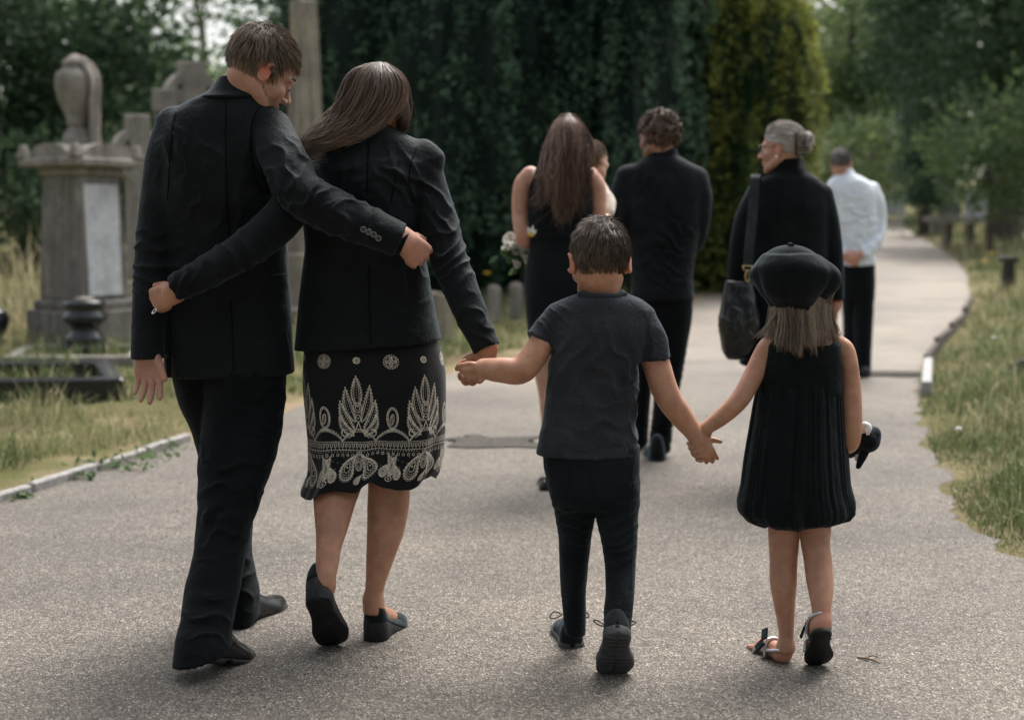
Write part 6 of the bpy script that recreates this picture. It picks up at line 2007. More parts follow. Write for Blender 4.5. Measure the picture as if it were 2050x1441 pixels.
        for f in np.arange(0.08, 0.95, 0.075):       # tread bars
            if 0.36 < f < 0.5: continue
            y_, w_, c_ = outline(L, W * 0.95)
            w = np.interp(f * L, y_, w_); c = np.interp(f * L, y_, c_)
            z_ = 0.010 * max(0, (f - .75) / .25) ** 2
            for a_ in (-0.5, 0.5):
                Vb, Fb = box_mesh((c + a_ * w, f * L, z_ + 0.0), (w * 0.42, 0.005, 0.0035), 0, 0.001)
                mk('tread', np.asarray(o) + Vb @ Rm.T, Fb, M_sneaks, so, smooth=False)
        for e in (-1, 1):                              # lace loops
            q = [np.array([e * 0.020, 0.095, 0.088]), np.array([e * 0.044, 0.085, 0.098]), np.array([e * 0.056, 0.07, 0.086]), np.array([e * 0.040, 0.080, 0.080]), np.array([e * 0.018, 0.095, 0.086])]
            V, F = tube_mesh([(*(np.asarray(o) + Rm @ p_), 0.0018) for p_ in q], 6)
            mk('lace', V, F, M_suede, sh)
    o1 = G(1146, 1306)
    sneaker((o1[0] - 0.0, o1[1] - 0.012, 0.001), frame(-5, 0, 0))
    Rr = frame2(P(1221, 1362, 3.79) - P(1234, 1278, 3.665), (0.02, 0.74, 0.66))
    toe = G(1224, 1356) + np.array([0, 0, 0.008])
    sneaker(toe - Rr @ np.array([0, 0.2, 0.006]), Rr)
boy()
YOFF = 0.0

# ------------------------------------------------------------------ girl
M_dress = fabric('black cotton gauze', (0.0045, 0.0062, 0.0068), 0.85, 0.09, 200, 0.4, wr=0.7)
M_beret = fabric('black wool felt', (0.0068, 0.0085, 0.0098), 0.95, 0.16, 160, 0.35, wr=0.5)

def girl():
    global YOFF
    YOFF = -0.10
    per = tag(empty('person', (*P(1595, 950, 3.9)[:2], 0)), 'little girl in black beret and gathered black dress', 'person', 'people walking down the path')
    s = Sdf(0.0030)
    R = rotm(3, 10, 4)
    hc = P(1600, 596, 3.945)
    T = head(s, hc, R, 0.90, jaw=0.93)
    s.tubew([(*T((0, -2.0, -4)), .043), (*P(1603, 662, 3.945), .040), (*P(1603, 690, 3.935), .05)], k=0.02)
    s.stack([(672, 1545, 1665, 3.935, .042), (690, 1533, 1680, 3.93, .058), (740, 1530, 1678, 3.93, .065), (850, 1535, 1668, 3.93, .07), (960, 1530, 1672, 3.93, .078), (1010, 1535, 1668, 3.93, .07)], k=0.02)
    s.tube([(1548, 688, 3.93, 19), (1534, 700, 3.925, 20), (1510, 748, 3.91, 20), (1482, 798, 3.885, 19), (1446, 833, 3.89, 17), (1410, 860, 3.905, 12.5)], k=0.012)
    s.tube([(1676, 688, 3.935, 18), (1694, 705, 3.93, 18), (1703, 765, 3.93, 19), (1705, 832, 3.92, 20.5), (1702, 880, 3.93, 20), (1696, 892, 4.0, 16), (1700, 886, 4.09, 13)], k=0.012)
    hand(s, P(1700, 885, 4.09), (0.35, 0.75, 0.1), (0.9, -0.5, 0.1), (0, 0.2, 1), 0.11, ((35, 45, 30),) * 4, 5, wr=0.32)
    s.stack([(985, 1536, 1601, 3.94, .05), (1045, 1537, 1599, 3.93, .046), (1090, 1539, 1599, 3.92, .042), (1125, 1541, 1596, 3.91, .038), (1160, 1541, 1595, 3.90, .040), (1200, 1547, 1592, 3.895, .034), (1240, 1555, 1590, 3.89, .027), (1272, 1559, 1589, 3.885, .023), (1300, 1557, 1590, 3.88, .025)], k=0.01)
    s.stack([(985, 1600, 1666, 3.92, .05), (1050, 1601, 1664, 3.91, .046), (1090, 1604, 1661, 3.89, .041), (1120, 1609, 1665, 3.875, .038), (1160, 1614, 1668, 3.85, .040), (1200, 1622, 1666, 3.82, .034), (1230, 1626, 1662, 3.80, .028), (1252, 1626, 1660, 3.79, .026)], k=0.008)
    # feet
    o1 = G(1574, 1337); o1 = np.array([o1[0], o1[1] + 0.002, 0.001]); R1 = frame(-22, 0, 0)
    f1 = lambda x, y, z: o1 + R1 @ np.array([x, y, z])
    s.tubew([(*P(1573, 1295, 3.88), .024), (*f1(0, 0.022, 0.034), .024), (*f1(0.0, 0.07, 0.036), .023), (*f1(0.0, 0.12, 0.026), .022)], k=0.012)
    s.ell(f1(0, 0.02, 0.032), (0.023, 0.026, 0.022), R1, k=0.01)
    R2 = frame2(P(1630, 1332, 3.86) - P(1643, 1262, 3.745), (0.0, 0.66, 0.75))
    toe2 = P(1634, 1330, 3.855); o2 = toe2 - R2 @ np.array([0, 0.165, 0.0])
    f2 = lambda x, y, z: o2 + R2 @ np.array([x, y, z])
    s.tubew([(*P(1643, 1245, 3.79), .026), (*f2(0, 0.024, 0.036), .025), (*f2(0.0, 0.07, 0.036), .024), (*f2(0.0, 0.12, 0.026), .022)], k=0.012)
    for f_ in (f1, f2):
        for i, (x, l, r) in enumerate(((0.020, .160, .0095), (0.007, .160, .0075), (-0.004, .154, .007), (-0.014, .146, .0068), (-0.023, .136, .0065))):
            xx_ = x if f_ is f2 else -x
            s.tubew([(*f_(xx_ * 0.9, 0.115, 0.022), r * 1.2), (*f_(xx_, l - 0.008, 0.016), r)], k=0.006, sub=2)
    # hand in the boy's
    hand(s, P(1412, 860, 3.915), P(1390, 905, 3.935) - P(1412, 860, 3.915), (0.25, 0.9, 0.3), (0.8, -0.2, 0.35), 0.108,
         ((18, 62, 52), (22, 66, 52), (24, 68, 52), (22, 66, 50)), 7, thumb=(0.34, 0.30, -0.06), wr=0.30)
    for a, b, c in (((1384, 893), (1378, 886), 4.4), ((1388, 903), (1383, 897), 4.4), ((1394, 912), (1388, 909), 4.2), ((1402, 921), (1396, 919), 4.2)):
        s.tube([(b[0] + 4, b[1], 3.935, c), (b[0], b[1] + 1, 3.915, c), (a[0] + 3, a[1] + 2, 3.895, c * 0.9)], k=0.004, sub=3)
    flesh('body', s, per, SKIN_C, [(f1(0, 0.0, 0.02), 0.028, (0.58, 0.24, 0.17), 0.6), (f2(0, 0.0, 0.03), 0.03, (0.58, 0.26, 0.19), 0.5), (P(1568, 1125, 3.87), 0.03, (0.40, 0.21, 0.14), 0.55), (P(1632, 1118, 3.83), 0.03, (0.40, 0.21, 0.14), 0.5), (P(1708, 840, 3.87), 0.03, (0.44, 0.22, 0.15), 0.4), (P(1600, 1090, 3.9), 0.012, (0.2, 0.1, 0.07), 0.0)])
    eye(T, -1, per, 0.9); eye(T, 1, per, 0.9)
    # dress: bodice, gathered skirt turned under at the hem
    s = Sdf(0.0036)
    s.stack([(668, 1552, 1590, 3.935, .045), (676, 1540, 1672, 3.935, .055), (692, 1528, 1684, 3.93, .066), (720, 1521, 1686, 3.93, .075), (772, 1518, 1686, 3.93, .082), (785, 1517, 1687, 3.93, .084)], n=2.3)
    s.ell(P(1603, 662, 3.92), (0.055, 0.10, 0.030), mode='sub', k=0.006)
    for u_ in (1507, 1706): s.ell(P(u_, 706, 3.93), (0.035, 0.08, 0.055), mode='sub', k=0.008)
    s.ell(P(1603, 704, 3.86), (0.0065, 0.03, 0.02), mode='sub', k=0.002)
    bod = cloth('bodice', s, per, M_dress, amp=0.0012, freq=9, seed=41)
    n = 260
    th = np.linspace(0, 2 * math.pi, n, endpoint=False)
    vl = [766, 774, 800, 860, 920, 970, 1003, 1022, 1036, 1044, 1036]
    uL = [1518, 1517, 1511, 1501, 1490, 1483, 1475, 1476, 1490, 1514, 1534]; uR = [1686, 1686, 1688, 1691, 1695, 1699, 1708, 1709, 1698, 1674, 1656]
    hd = [.084, .086, .094, .108, .120, .128, .134, .135, .128, .11, .09]
    rings = []
    q = np.stack([np.cos(th) * 3.2, np.sin(th) * 3.2, 0 * th], 1)
    for i in np.linspace(0, len(vl) - 1, 62):
        v, a_, b_, h_ = [np.interp(i, range(len(vl)), w) for w in (vl, uL, uR, hd)]
        t_ = i / (len(vl) - 1)
        l, r = P(a_, v, 3.93), P(b_, v, 3.93)
        n1 = noise3(q * 4.5 + np.array([0, 0, t_ * 0.7]), 3); n2 = noise3(q * 10 + np.array([0, 0, t_ * 1.2]), 6); n3 = noise3(q * 1.8 + np.array([0, 0, t_ * 1.0]), 5)
        pl = (0.022 * (1 - 2 * np.abs(n1)) + 0.012 * n2 * (1.2 - t_) + 0.09 * n3 * min(1, t_ * 3)) * min(1, 0.25 + t_ * 6)
        sag = (0.0085 * np.cos(th + 0.0) + 0.008 * noise3(q * 1.5, 9)) * max(0, t_ - 0.6) * 2.5
        rings.append(np.stack([(l[0] + r[0]) / 2 + (r[0] - l[0]) / 2 * np.cos(th) * (1 + pl * .6), 3.93 + YOFF - h_ * np.sin(th) * (1 + pl * 1.3), l[2] + sag + 0 * th], 1))
    V, F = ring_loft(np.array(rings), False, False)
    mk('dress_skirt', V, [f[:, ::-1] for f in F], M_dress, bod)
    # sandals
    M_strap = plain('silver strap leather', (0.52, 0.52, 0.54), 0.28, 0.85, nscale=30, namp=0.3)
    def sandal(o, Rm, f_, mir):
        V, F = sole_mesh(o, Rm, 0.178, 0.078, lambda f: 0.0 + 0.006 * max(0, (f - .8) / .2) ** 2, lambda f: 0.012 + 0.004 * max(0, (f - .8) / .2))
        sa = mk('sandal', V, F, M_sole, per)
        def strap(pts, w=0.007):
            V, F = tube_mesh([(*f_(*p_), w) for p_ in pts], 8, flat=(Rm @ np.array([0.0, 1.0, -0.2]), 0.9))
            mk('strap', V, F, M_strap, sa)
        strap([(-0.028, 0.075, 0.03), (-0.030, 0.04, 0.040), (-0.023, 0.004, 0.049), (0, -0.008, 0.052), (0.023, 0.004, 0.049), (0.030, 0.04, 0.040), (0.028, 0.075, 0.03)], 0.0055)
        strap([(-0.034, 0.115, 0.010), (-0.026, 0.105, 0.036), (0, 0.098, 0.052), (0.026, 0.105, 0.036), (0.034, 0.115, 0.010)], 0.006)
        strap([(-0.030, 0.06, 0.014), (-0.029, 0.062, 0.036), (-0.02, 0.068, 0.056), (0, 0.07, 0.063), (0.02, 0.068, 0.056), (0.029, 0.062, 0.036), (0.030, 0.06, 0.014)], 0.005)
        for a_ in (-28, 32):
            Vb, Fb = box_mesh((0, 0, 0), (0.016, 0.011, 0.003), a_, 0.001, 1.0)
            Vb = Vb + np.array([(-0.018 if a_ < 0 else 0.016), 0, 0])
            mk('bow_loop', f_(mir * 0.030, 0.075, 0.062) + (Vb * np.array([1, 1, 1])) @ (Rm @ np.array(Matrix.Rotation(math.radians(62 * mir), 3, 'Y'))).T, Fb, M_suede, sa, smooth=False)
    sandal(o1, R1, f1, -1); sandal(o2, R2, f2, -1)
    # hair under the beret
    rng = np.random.default_rng(37)
    s = Sdf(0.005)
    s.ell(T((0, -1.0, 2.8)), np.array((8.0, 9.6, 8.6)) * .009, R)
    s.stack([(590, 1540, 1660, 3.945, .078), (630, 1544, 1662, 3.935, .072), (665, 1548, 1664, 3.92, .062), (690, 1556, 1668, 3.905, .05)], n=2.2, k=0.01)
    hv_, hq_ = s.mesh(2)
    locks = []
    for i in range(30):
        a = i / 29
        u0 = 1545 + 112 * a; edge = abs(a - 0.5) * 2
        yy = 3.86 + 0.075 * edge ** 2
        u1 = 1534 + 142 * a + (edge ** 2) * (14 if a > .5 else -10) + rng.normal(0, 6)
        vt = 709 + rng.normal(0, 6) - (16 if a < 0.12 else 0) - 10 * (edge > 0.9)
        locks.append(lock(gpx([(u0, 588, yy + .02, 5), (u0 - 3 + 6 * a, 625, yy + 0.005, 6), (u0 * .6 + u1 * .4, 660, yy, 7), (u1, vt, yy - 0.012, 6)]), 48, rng, wave=0.0018, wl=1.2, frizz=0.0035))
    for (a0, a1) in (((1552, 632), (1512, 678)), ((1655, 640), (1690, 694)), ((1660, 610), (1668, 560))):
        locks.append(lock(gpx([(*a0, 3.90, 4), ((a0[0] + a1[0]) / 2, (a0[1] + a1[1]) / 2 + 4, 3.885, 4), (*a1, 3.885, 3)]), 22, rng, frizz=0.004))
    locks = [(push_out(a, s, 0.002), b) for a, b in locks]
    hair_obj(locks, M_hair_g, per, [(hv_, hq_)], wid=0.0017, caph=0.2)
    # beret
    s = Sdf(0.0042)
    Rb = rotm(0, 16, 6)
    bc = P(1590, 553, 3.93)
    s.ell(bc + np.array([0, 0, -0.006]), (0.119, 0.116, 0.043), Rb)
    s.ell(bc + np.array([-0.006, 0.0, 0.026]), (0.082, 0.084, 0.053), Rb, k=0.05)
    s.ell(bc + np.array([-0.016, -0.035, -0.034]), (0.078, 0.070, 0.046), Rb, k=0.04)
    s.ell(bc + np.array([0.050, -0.02, -0.012]), (0.064, 0.07, 0.042), Rb, k=0.03)
    s.tubew([(*(bc + np.array([0.012, 0.01, -0.06])), .078), (*(bc + np.array([0.014, 0.01, -0.070])), .076)], k=0.02, sub=1)
    V, Q = s.mesh(3)
    q = V - bc
    an = np.arctan2(q[:, 1], q[:, 0]); rr = np.hypot(q[:, 0], q[:, 1])
    N = vnormals(V, Q)
    w = np.clip((rr - 0.035) / 0.07, 0, 1) * np.clip(0.6 - q[:, 2] / 0.12, 0.1, 1)
    cr = -0.006 * np.exp(-((an + 1.95) / 0.13) ** 2) - 0.006 * np.exp(-((an + 0.85) / 0.11) ** 2) - 0.006 * np.exp(-((an + 2.75) / 0.12) ** 2) - 0.005 * np.exp(-((an + 0.3) / 0.1) ** 2) + 0.006 * np.exp(-((an + 1.4) / 0.25) ** 2) + 0.006 * np.exp(-((an + 0.55) / 0.14) ** 2)
    V = V + N * (cr * w)[:, None] + N * (0.0035 * noise3(V * 13, 51) + 0.004 * noise3(V * 6, 53))[:, None]
    be = mk('beret', V, Q, M_beret, per)
    V, F = tube_mesh([(*(bc + np.array([-0.024, -0.02, 0.076])), .005), (*(bc + np.array([-0.020, -0.034, 0.086])), .005), (*(bc + np.array([-0.014, -0.046, 0.084])), .0042)], 8)
    mk('stem', V, F, M_beret, be)
girl()
YOFF = 0.0

# ------------------------------------------------------------------ the walkers further on
M_black2 = fabric('black dress crepe', (0.0055, 0.0075, 0.0085), 0.8, 0.10, 200, 0.35)
M_shirtb = fabric('black cotton shirt', (0.008, 0.010, 0.012), 0.78, 0.10, 200, 0.35, wr=0.8)
M_knit = fabric('black knit cardigan', (0.0055, 0.0072, 0.008), 0.9, 0.14, 180, 0.35)
M_white = fabric('pale blue white shirt', (0.76, 0.81, 0.87), 0.8, 0.1, 160, 0.06, tint=(1, 1, 1), wr=0.8)

def auburn_woman():
    per = tag(empty('person', (*P(1128, 600, 6.28)[:2], 0)), 'woman with long auburn hair in sleeveless black dress, carrying a small child', 'person', 'people walking down the path')
    Y = 6.28
    s = Sdf(0.006)
    R = rotm(10, 4, 0)
    T = head(s, P(1138, 288, Y), R, 0.93, jaw=0.92)
    s.tubew([(*T((0, -2, -4)), .05), (*P(1132, 335, Y), .05), (*P(1128, 355, Y), .06)], k=0.02)
    s.stack([(335, 1085, 1165, Y, .06), (352, 1055, 1192, Y, .08), (420, 1072, 1178, Y, .08), (480, 1075, 1178, Y, .08), (560, 1072, 1190, Y, .10), (640, 1082, 1188, Y, .09)], k=0.02)
    s.tube([(1062, 352, Y, 19), (1045, 375, Y, 18), (1041, 430, Y, 16), (1048, 478, Y - .02, 15), (1062, 482, Y + .16, 12)], k=0.015)
    s.tube([(1180, 352, Y, 18), (1194, 375, Y, 18), (1197, 425, Y, 17), (1198, 470, Y + .02, 15), (1185, 462, Y + .2, 12)], k=0.015)
    hand(s, P(1062, 482, Y + .16), (0.2, 0.8, 0.1), (-0.8, 0.1, 0.5), (0, 0, 1), 0.165, ((40, 55, 40),) * 4, 4)
    s.stack([(600, 1068, 1130, Y, .07), (700, 1070, 1104, Y, .055), (745, 1070, 1101, Y, .052), (790, 1078, 1100, Y, .042), (840, 1083, 1101, Y, .032), (885, 1086, 1102, Y, .034)], k=0.01)
    s.stack([(600, 1130, 1192, Y, .07), (700, 1150, 1185, Y + .1, .055), (790, 1150, 1178, Y + .14, .045), (860, 1155, 1174, Y + .16, .034)], k=0.01)
    flesh('body', s, per, (0.52, 0.30, 0.215), [(P(1045, 485, Y), 0.05, (0.55, 0.27, 0.19), 0.5)], 1)
    s = Sdf(0.0065)
    s.stack([(338, 1072, 1172, Y, .075), (352, 1062, 1184, Y, .085), (380, 1058, 1188, Y, .10), (440, 1060, 1188, Y, .105), (476, 1063, 1188, Y, .10), (520, 1056, 1200, Y, .115), (570, 1050, 1208, Y, .13), (640, 1054, 1204, Y, .12), (705, 1064, 1192, Y, .11)], n=2.3)
    dr = cloth('dress', s, per, M_black2, amp=0.004, freq=5, aniso=(1.4, 1, 0.5), seed=61)
    s = Sdf(0.006)
    s.stack([(466, 1060, 1190, Y, .108), (480, 1061, 1191, Y, .108)], n=2.3)
    cloth('waistband', s, dr, M_black2)
    for u_, dy in ((1092, 0.0), (1166, 0.16)):
        g = P(u_, 895, Y + dy)
        o = np.array([g[0], Y + dy - 0.05, 0.002])
        V, F = upper_mesh(o, frame(0), 0.24, 0.085, [(0, .6, .04), (.05, .95, .05), (.3, .95, .035), (.6, .95, .035), (.9, .95, .03), (1, .5, .01)], lambda f: 0.01)
        sh = mk('shoe', V, F, M_leather, per)
        V, F = sole_mesh(o, frame(0), 0.245, 0.088, lambda f: 0.0, lambda f: 0.014)
        mk('sole', V, F, M_sole, sh)
    rng = np.random.default_rng(67)
    s = Sdf(0.007)
    s.ell(T((0, -1.2, 3.2)), np.array((8.4, 10.0, 9.2)) * .0095, R)
    s.stack([(285, 1096, 1178, Y - .03, .085), (330, 1094, 1178, Y - .05, .070), (370, 1098, 1172, Y - .075, .045), (400, 1104, 1150, Y - .09, .02)], k=0.03)
    hv, hq = s.mesh(2)
    locks = []
    for i in range(20):
        a = i / 19; e = abs(a - .5) * 2
        u0 = 1112 + 52 * a
        u1 = 1096 + 86 * a; u2 = 1090 + 88 * a
        vt = 425 + 45 * rng.uniform(-1, 1) - 55 * e ** 2
        yb = Y - 0.10 + 0.06 * e ** 2
        u3 = 1078 + 96 * a + rng.normal(0, 9)
        if 0.35 < a < 0.7: u3 = 1105 + 30 * a
        locks.append(lock(gpx([(u0 * .4 + 1137 * .6, 230, Y - .03, 4), (u1, 275 + 6 * e, yb - 0.005 + .03 * e, 8), (u2, 330, yb - .02, 9), ((u2 + u3) / 2, (330 + vt) / 2 + 10, yb - .03, 10), (u3, vt, yb - .035, 7)]), 44, rng, wave=0.020, wl=2.2, frizz=0.012, seg=13))
    locks.append(lock(gpx([(1120, 330, Y - .15, 10), (1118, 380, Y - .15, 10), (1112, 410, Y - .145, 8), (1117, 440, Y - .14, 4)]), 60, rng, wave=0.012, frizz=0.006))
    locks = [(push_out(a, s, 0.003), b) for a, b in locks]
    hair_obj(locks, M_hair_a, per, [(hv, hq)], wid=0.0030, caph=0.15)
auburn_woman()

def toddler():
    Y = 6.46
    per = tag(empty('person', (*P(1205, 420, Y)[:2], P(1205, 470, Y)[2])), 'small child carried in front of the auburn haired woman', 'person', 'people walking down the path')
    s = Sdf(0.006)
    R = rotm(38, 0, 0)
    T = head(s, P(1188, 322, Y), R, 0.74, jaw=0.95)
    s.tubew([(*T((0, -1, -5)), .034), (*P(1192, 372, Y), .036)], k=0.015)
    s.stack([(362, 1180, 1208, Y, .05), (375, 1168, 1216, Y, .07), (440, 1165, 1215, Y, .08), (480, 1165, 1215, Y, .08)], k=0.02)
    s.tube([(1208, 385, Y - .03, 10), (1220, 405, Y - .1, 10), (1216, 432, Y - .14, 9), (1208, 438, Y - .2, 8)], k=0.01)
    hand(s, P(1207, 438, Y - .2), (-0.5, -0.6, 0.1), (0, 0, 1), (1, 0, 0), 0.10, ((25, 35, 25),) * 4)
    s.tube([(1190, 470, Y, 20), (1205, 500, Y - .05, 17), (1196, 545, Y + .02, 13), (1196, 575, Y + .02, 9)], k=0.02)
    flesh('body', s, per, (0.62, 0.42, 0.33), [], 1)
    eye(T, 1, per, 0.74)
    s = Sdf(0.006)
    s.stack([(366, 1178, 1210, Y, .055), (376, 1166, 1217, Y, .075), (440, 1163, 1218, Y, .085), (482, 1162, 1218, Y, .085)])
    s.tube([(1206, 382, Y - .02, 12), (1220, 404, Y - .09, 13), (1218, 424, Y - .13, 12)], k=0.012)
    cloth('top', s, per, fabric('cream baby cotton', (0.62, 0.56, 0.48), 0.9, 0.1, tint=(1, 1, 1)), amp=0.003, freq=9)
    def mask(p): return (p[:, 2] > np.where(p[:, 1] < 1, -3.5, 4.5))
    rng = np.random.default_rng(71)
    A, ha = scalp(T, 700, mask, 3.0, rng, lift=0.15, mess=0.2, off=0.4, seg=5)
    hair_obj([(A, ha)], M_hair_g, per, [scalp_cap(T, mask, off=0.15)], wid=0.0026)
toddler()

def bouquet():
    Y = 6.36
    c = P(1030, 505, Y)
    per = tag(empty('bouquet', tuple(P(1040, 560, Y))), 'bunch of white roses and green leaves held by the auburn haired woman', 'bouquet')
    M_pet = fabric('white petal', (0.74, 0.72, 0.66), 0.7, 0.1, 100, 0.06, tint=(1, 1, 1), wr=0.1)
    M_pety = plain('yellow petal', (0.75, 0.50, 0.06), 0.6)
    M_lf = leaf_mat('rose leaf', (0.03, 0.06, 0.03), (0.10, 0.16, 0.06))
    rng = np.random.default_rng(81)
    def rose(p, r, n):
        n = unit(n); a = unit(np.cross(n, [0.2, 0.3, 0.9])); b = np.cross(n, a)
        o = None
        for ring_, (cnt, rr, op, h) in enumerate(((3, .38, 15, .75), (4, .62, 32, .62), (5, .86, 55, .42), (5, 1.0, 78, .22))):
            for k in range(cnt):
                an = 2 * math.pi * (k + 0.5 * (ring_ % 2)) / cnt + rng.normal(0, .1)
                t = np.linspace(-0.75, 0.75, 5)
                rows = []
                for q in np.linspace(0, 1, 5):
                    rad = r * rr * (0.25 + 0.75 * q ** 0.7 * (0.6 + 0.4 * math.sin(math.radians(op))))
                    z = r * (h + 0.9 * q * math.cos(math.radians(op)) - 0.15 * ring_)
                    w = (0.55 + 0.75 * math.sin(min(q, .93) * math.pi * 0.62)) * 3.0 / cnt
                    rows.append([p + n * (z - 0.08 * r * q * (x / .75) ** 2) + (a * math.cos(an + x * w) + b * math.sin(an + x * w)) * rad for x in t])
                rows = np.array(rows)
                ii = np.arange(25).reshape(5, 5)
                F = np.stack([ii[:-1, :-1], ii[1:, :-1], ii[1:, 1:], ii[:-1, 1:]], -1).reshape(-1, 4)
                if o is None: o = mk('flower', rows.reshape(-1, 3), F, M_pet, per)
                else: mk('petal', rows.reshape(-1, 3), F, M_pet, o)
    for u, v, r in ((1022, 480, .036), (1046, 488, .030), (1034, 500, .026), (1052, 505, .028), (1040, 472, .022), (1012, 498, .020), (1036, 530, .018), (1056, 520, .02)):
        rose(P(u, v, Y - 0.02 * rng.uniform()), r, (rng.normal(0, .5) - .4, -0.8, 0.55 + rng.normal(0, .3)))
    # one lily-like flower tucked at the elbow
    p = P(1064, 458, Y - .2)
    for k in range(5):
        V, F = tube_mesh([(*p, .004), (*(p + np.array([0.008 * math.cos(k * 1.26), -.008, -.018 + .008 * math.sin(k * 1.26)])), .011), (*(p + np.array([.02 * math.cos(k * 1.26), -.014, -.006 + .022 * math.sin(k * 1.26)])), .002)], 6, flat=((0, 1, 0), 0.35))
        if k == 0: fl = mk('flower', V, F, M_pet, per)
        else: mk('petal', V, F, M_pety if k in (3, 4) else M_pet, fl)
    for i in range(34):
        st = P(1034 + rng.normal(0, 9), 502 + rng.normal(0, 14), Y + 0.02)
        d = unit(np.array([rng.normal(-.2, .8), rng.normal(-.3, .5), rng.normal(-.35, .8)]))
        sd = unit(np.cross(d, rng.normal(size=3))); l = rng.uniform(.04, .075); k2 = np.cross(sd, d)
        rows = np.array([[st + d * l * q + sd * x * l * .28 * math.sin(math.pi * min(.96, q * .9 + .08)) + k2 * l * (.12 * q * q + .05 * abs(x)) for x in (-1, 0, 1)] for q in np.linspace(0, 1, 5)])
        ii = np.arange(15).reshape(5, 3)
        F = np.stack([ii[:-1, :-1], ii[1:, :-1], ii[1:, 1:], ii[:-1, 1:]], -1).reshape(-1, 4)
        mk('leaf', rows.reshape(-1, 3), F, M_lf, per, attr={'h': np.full(15, rng.uniform(0, 1))})
    for i in range(6):
        e = P(1044 + 6 * i * .6, 560 - 4 * i, Y + .02)
        V, F = tube_mesh([(*P(1028 + 5 * i, 490, Y), .0025), (*P(1042 + i, 530, Y + .02), .0025), (*e, .0025)], 6)
        mk('stem', V, F, M_lf, per, attr={'h': np.full(len(V), .5)})
bouquet()

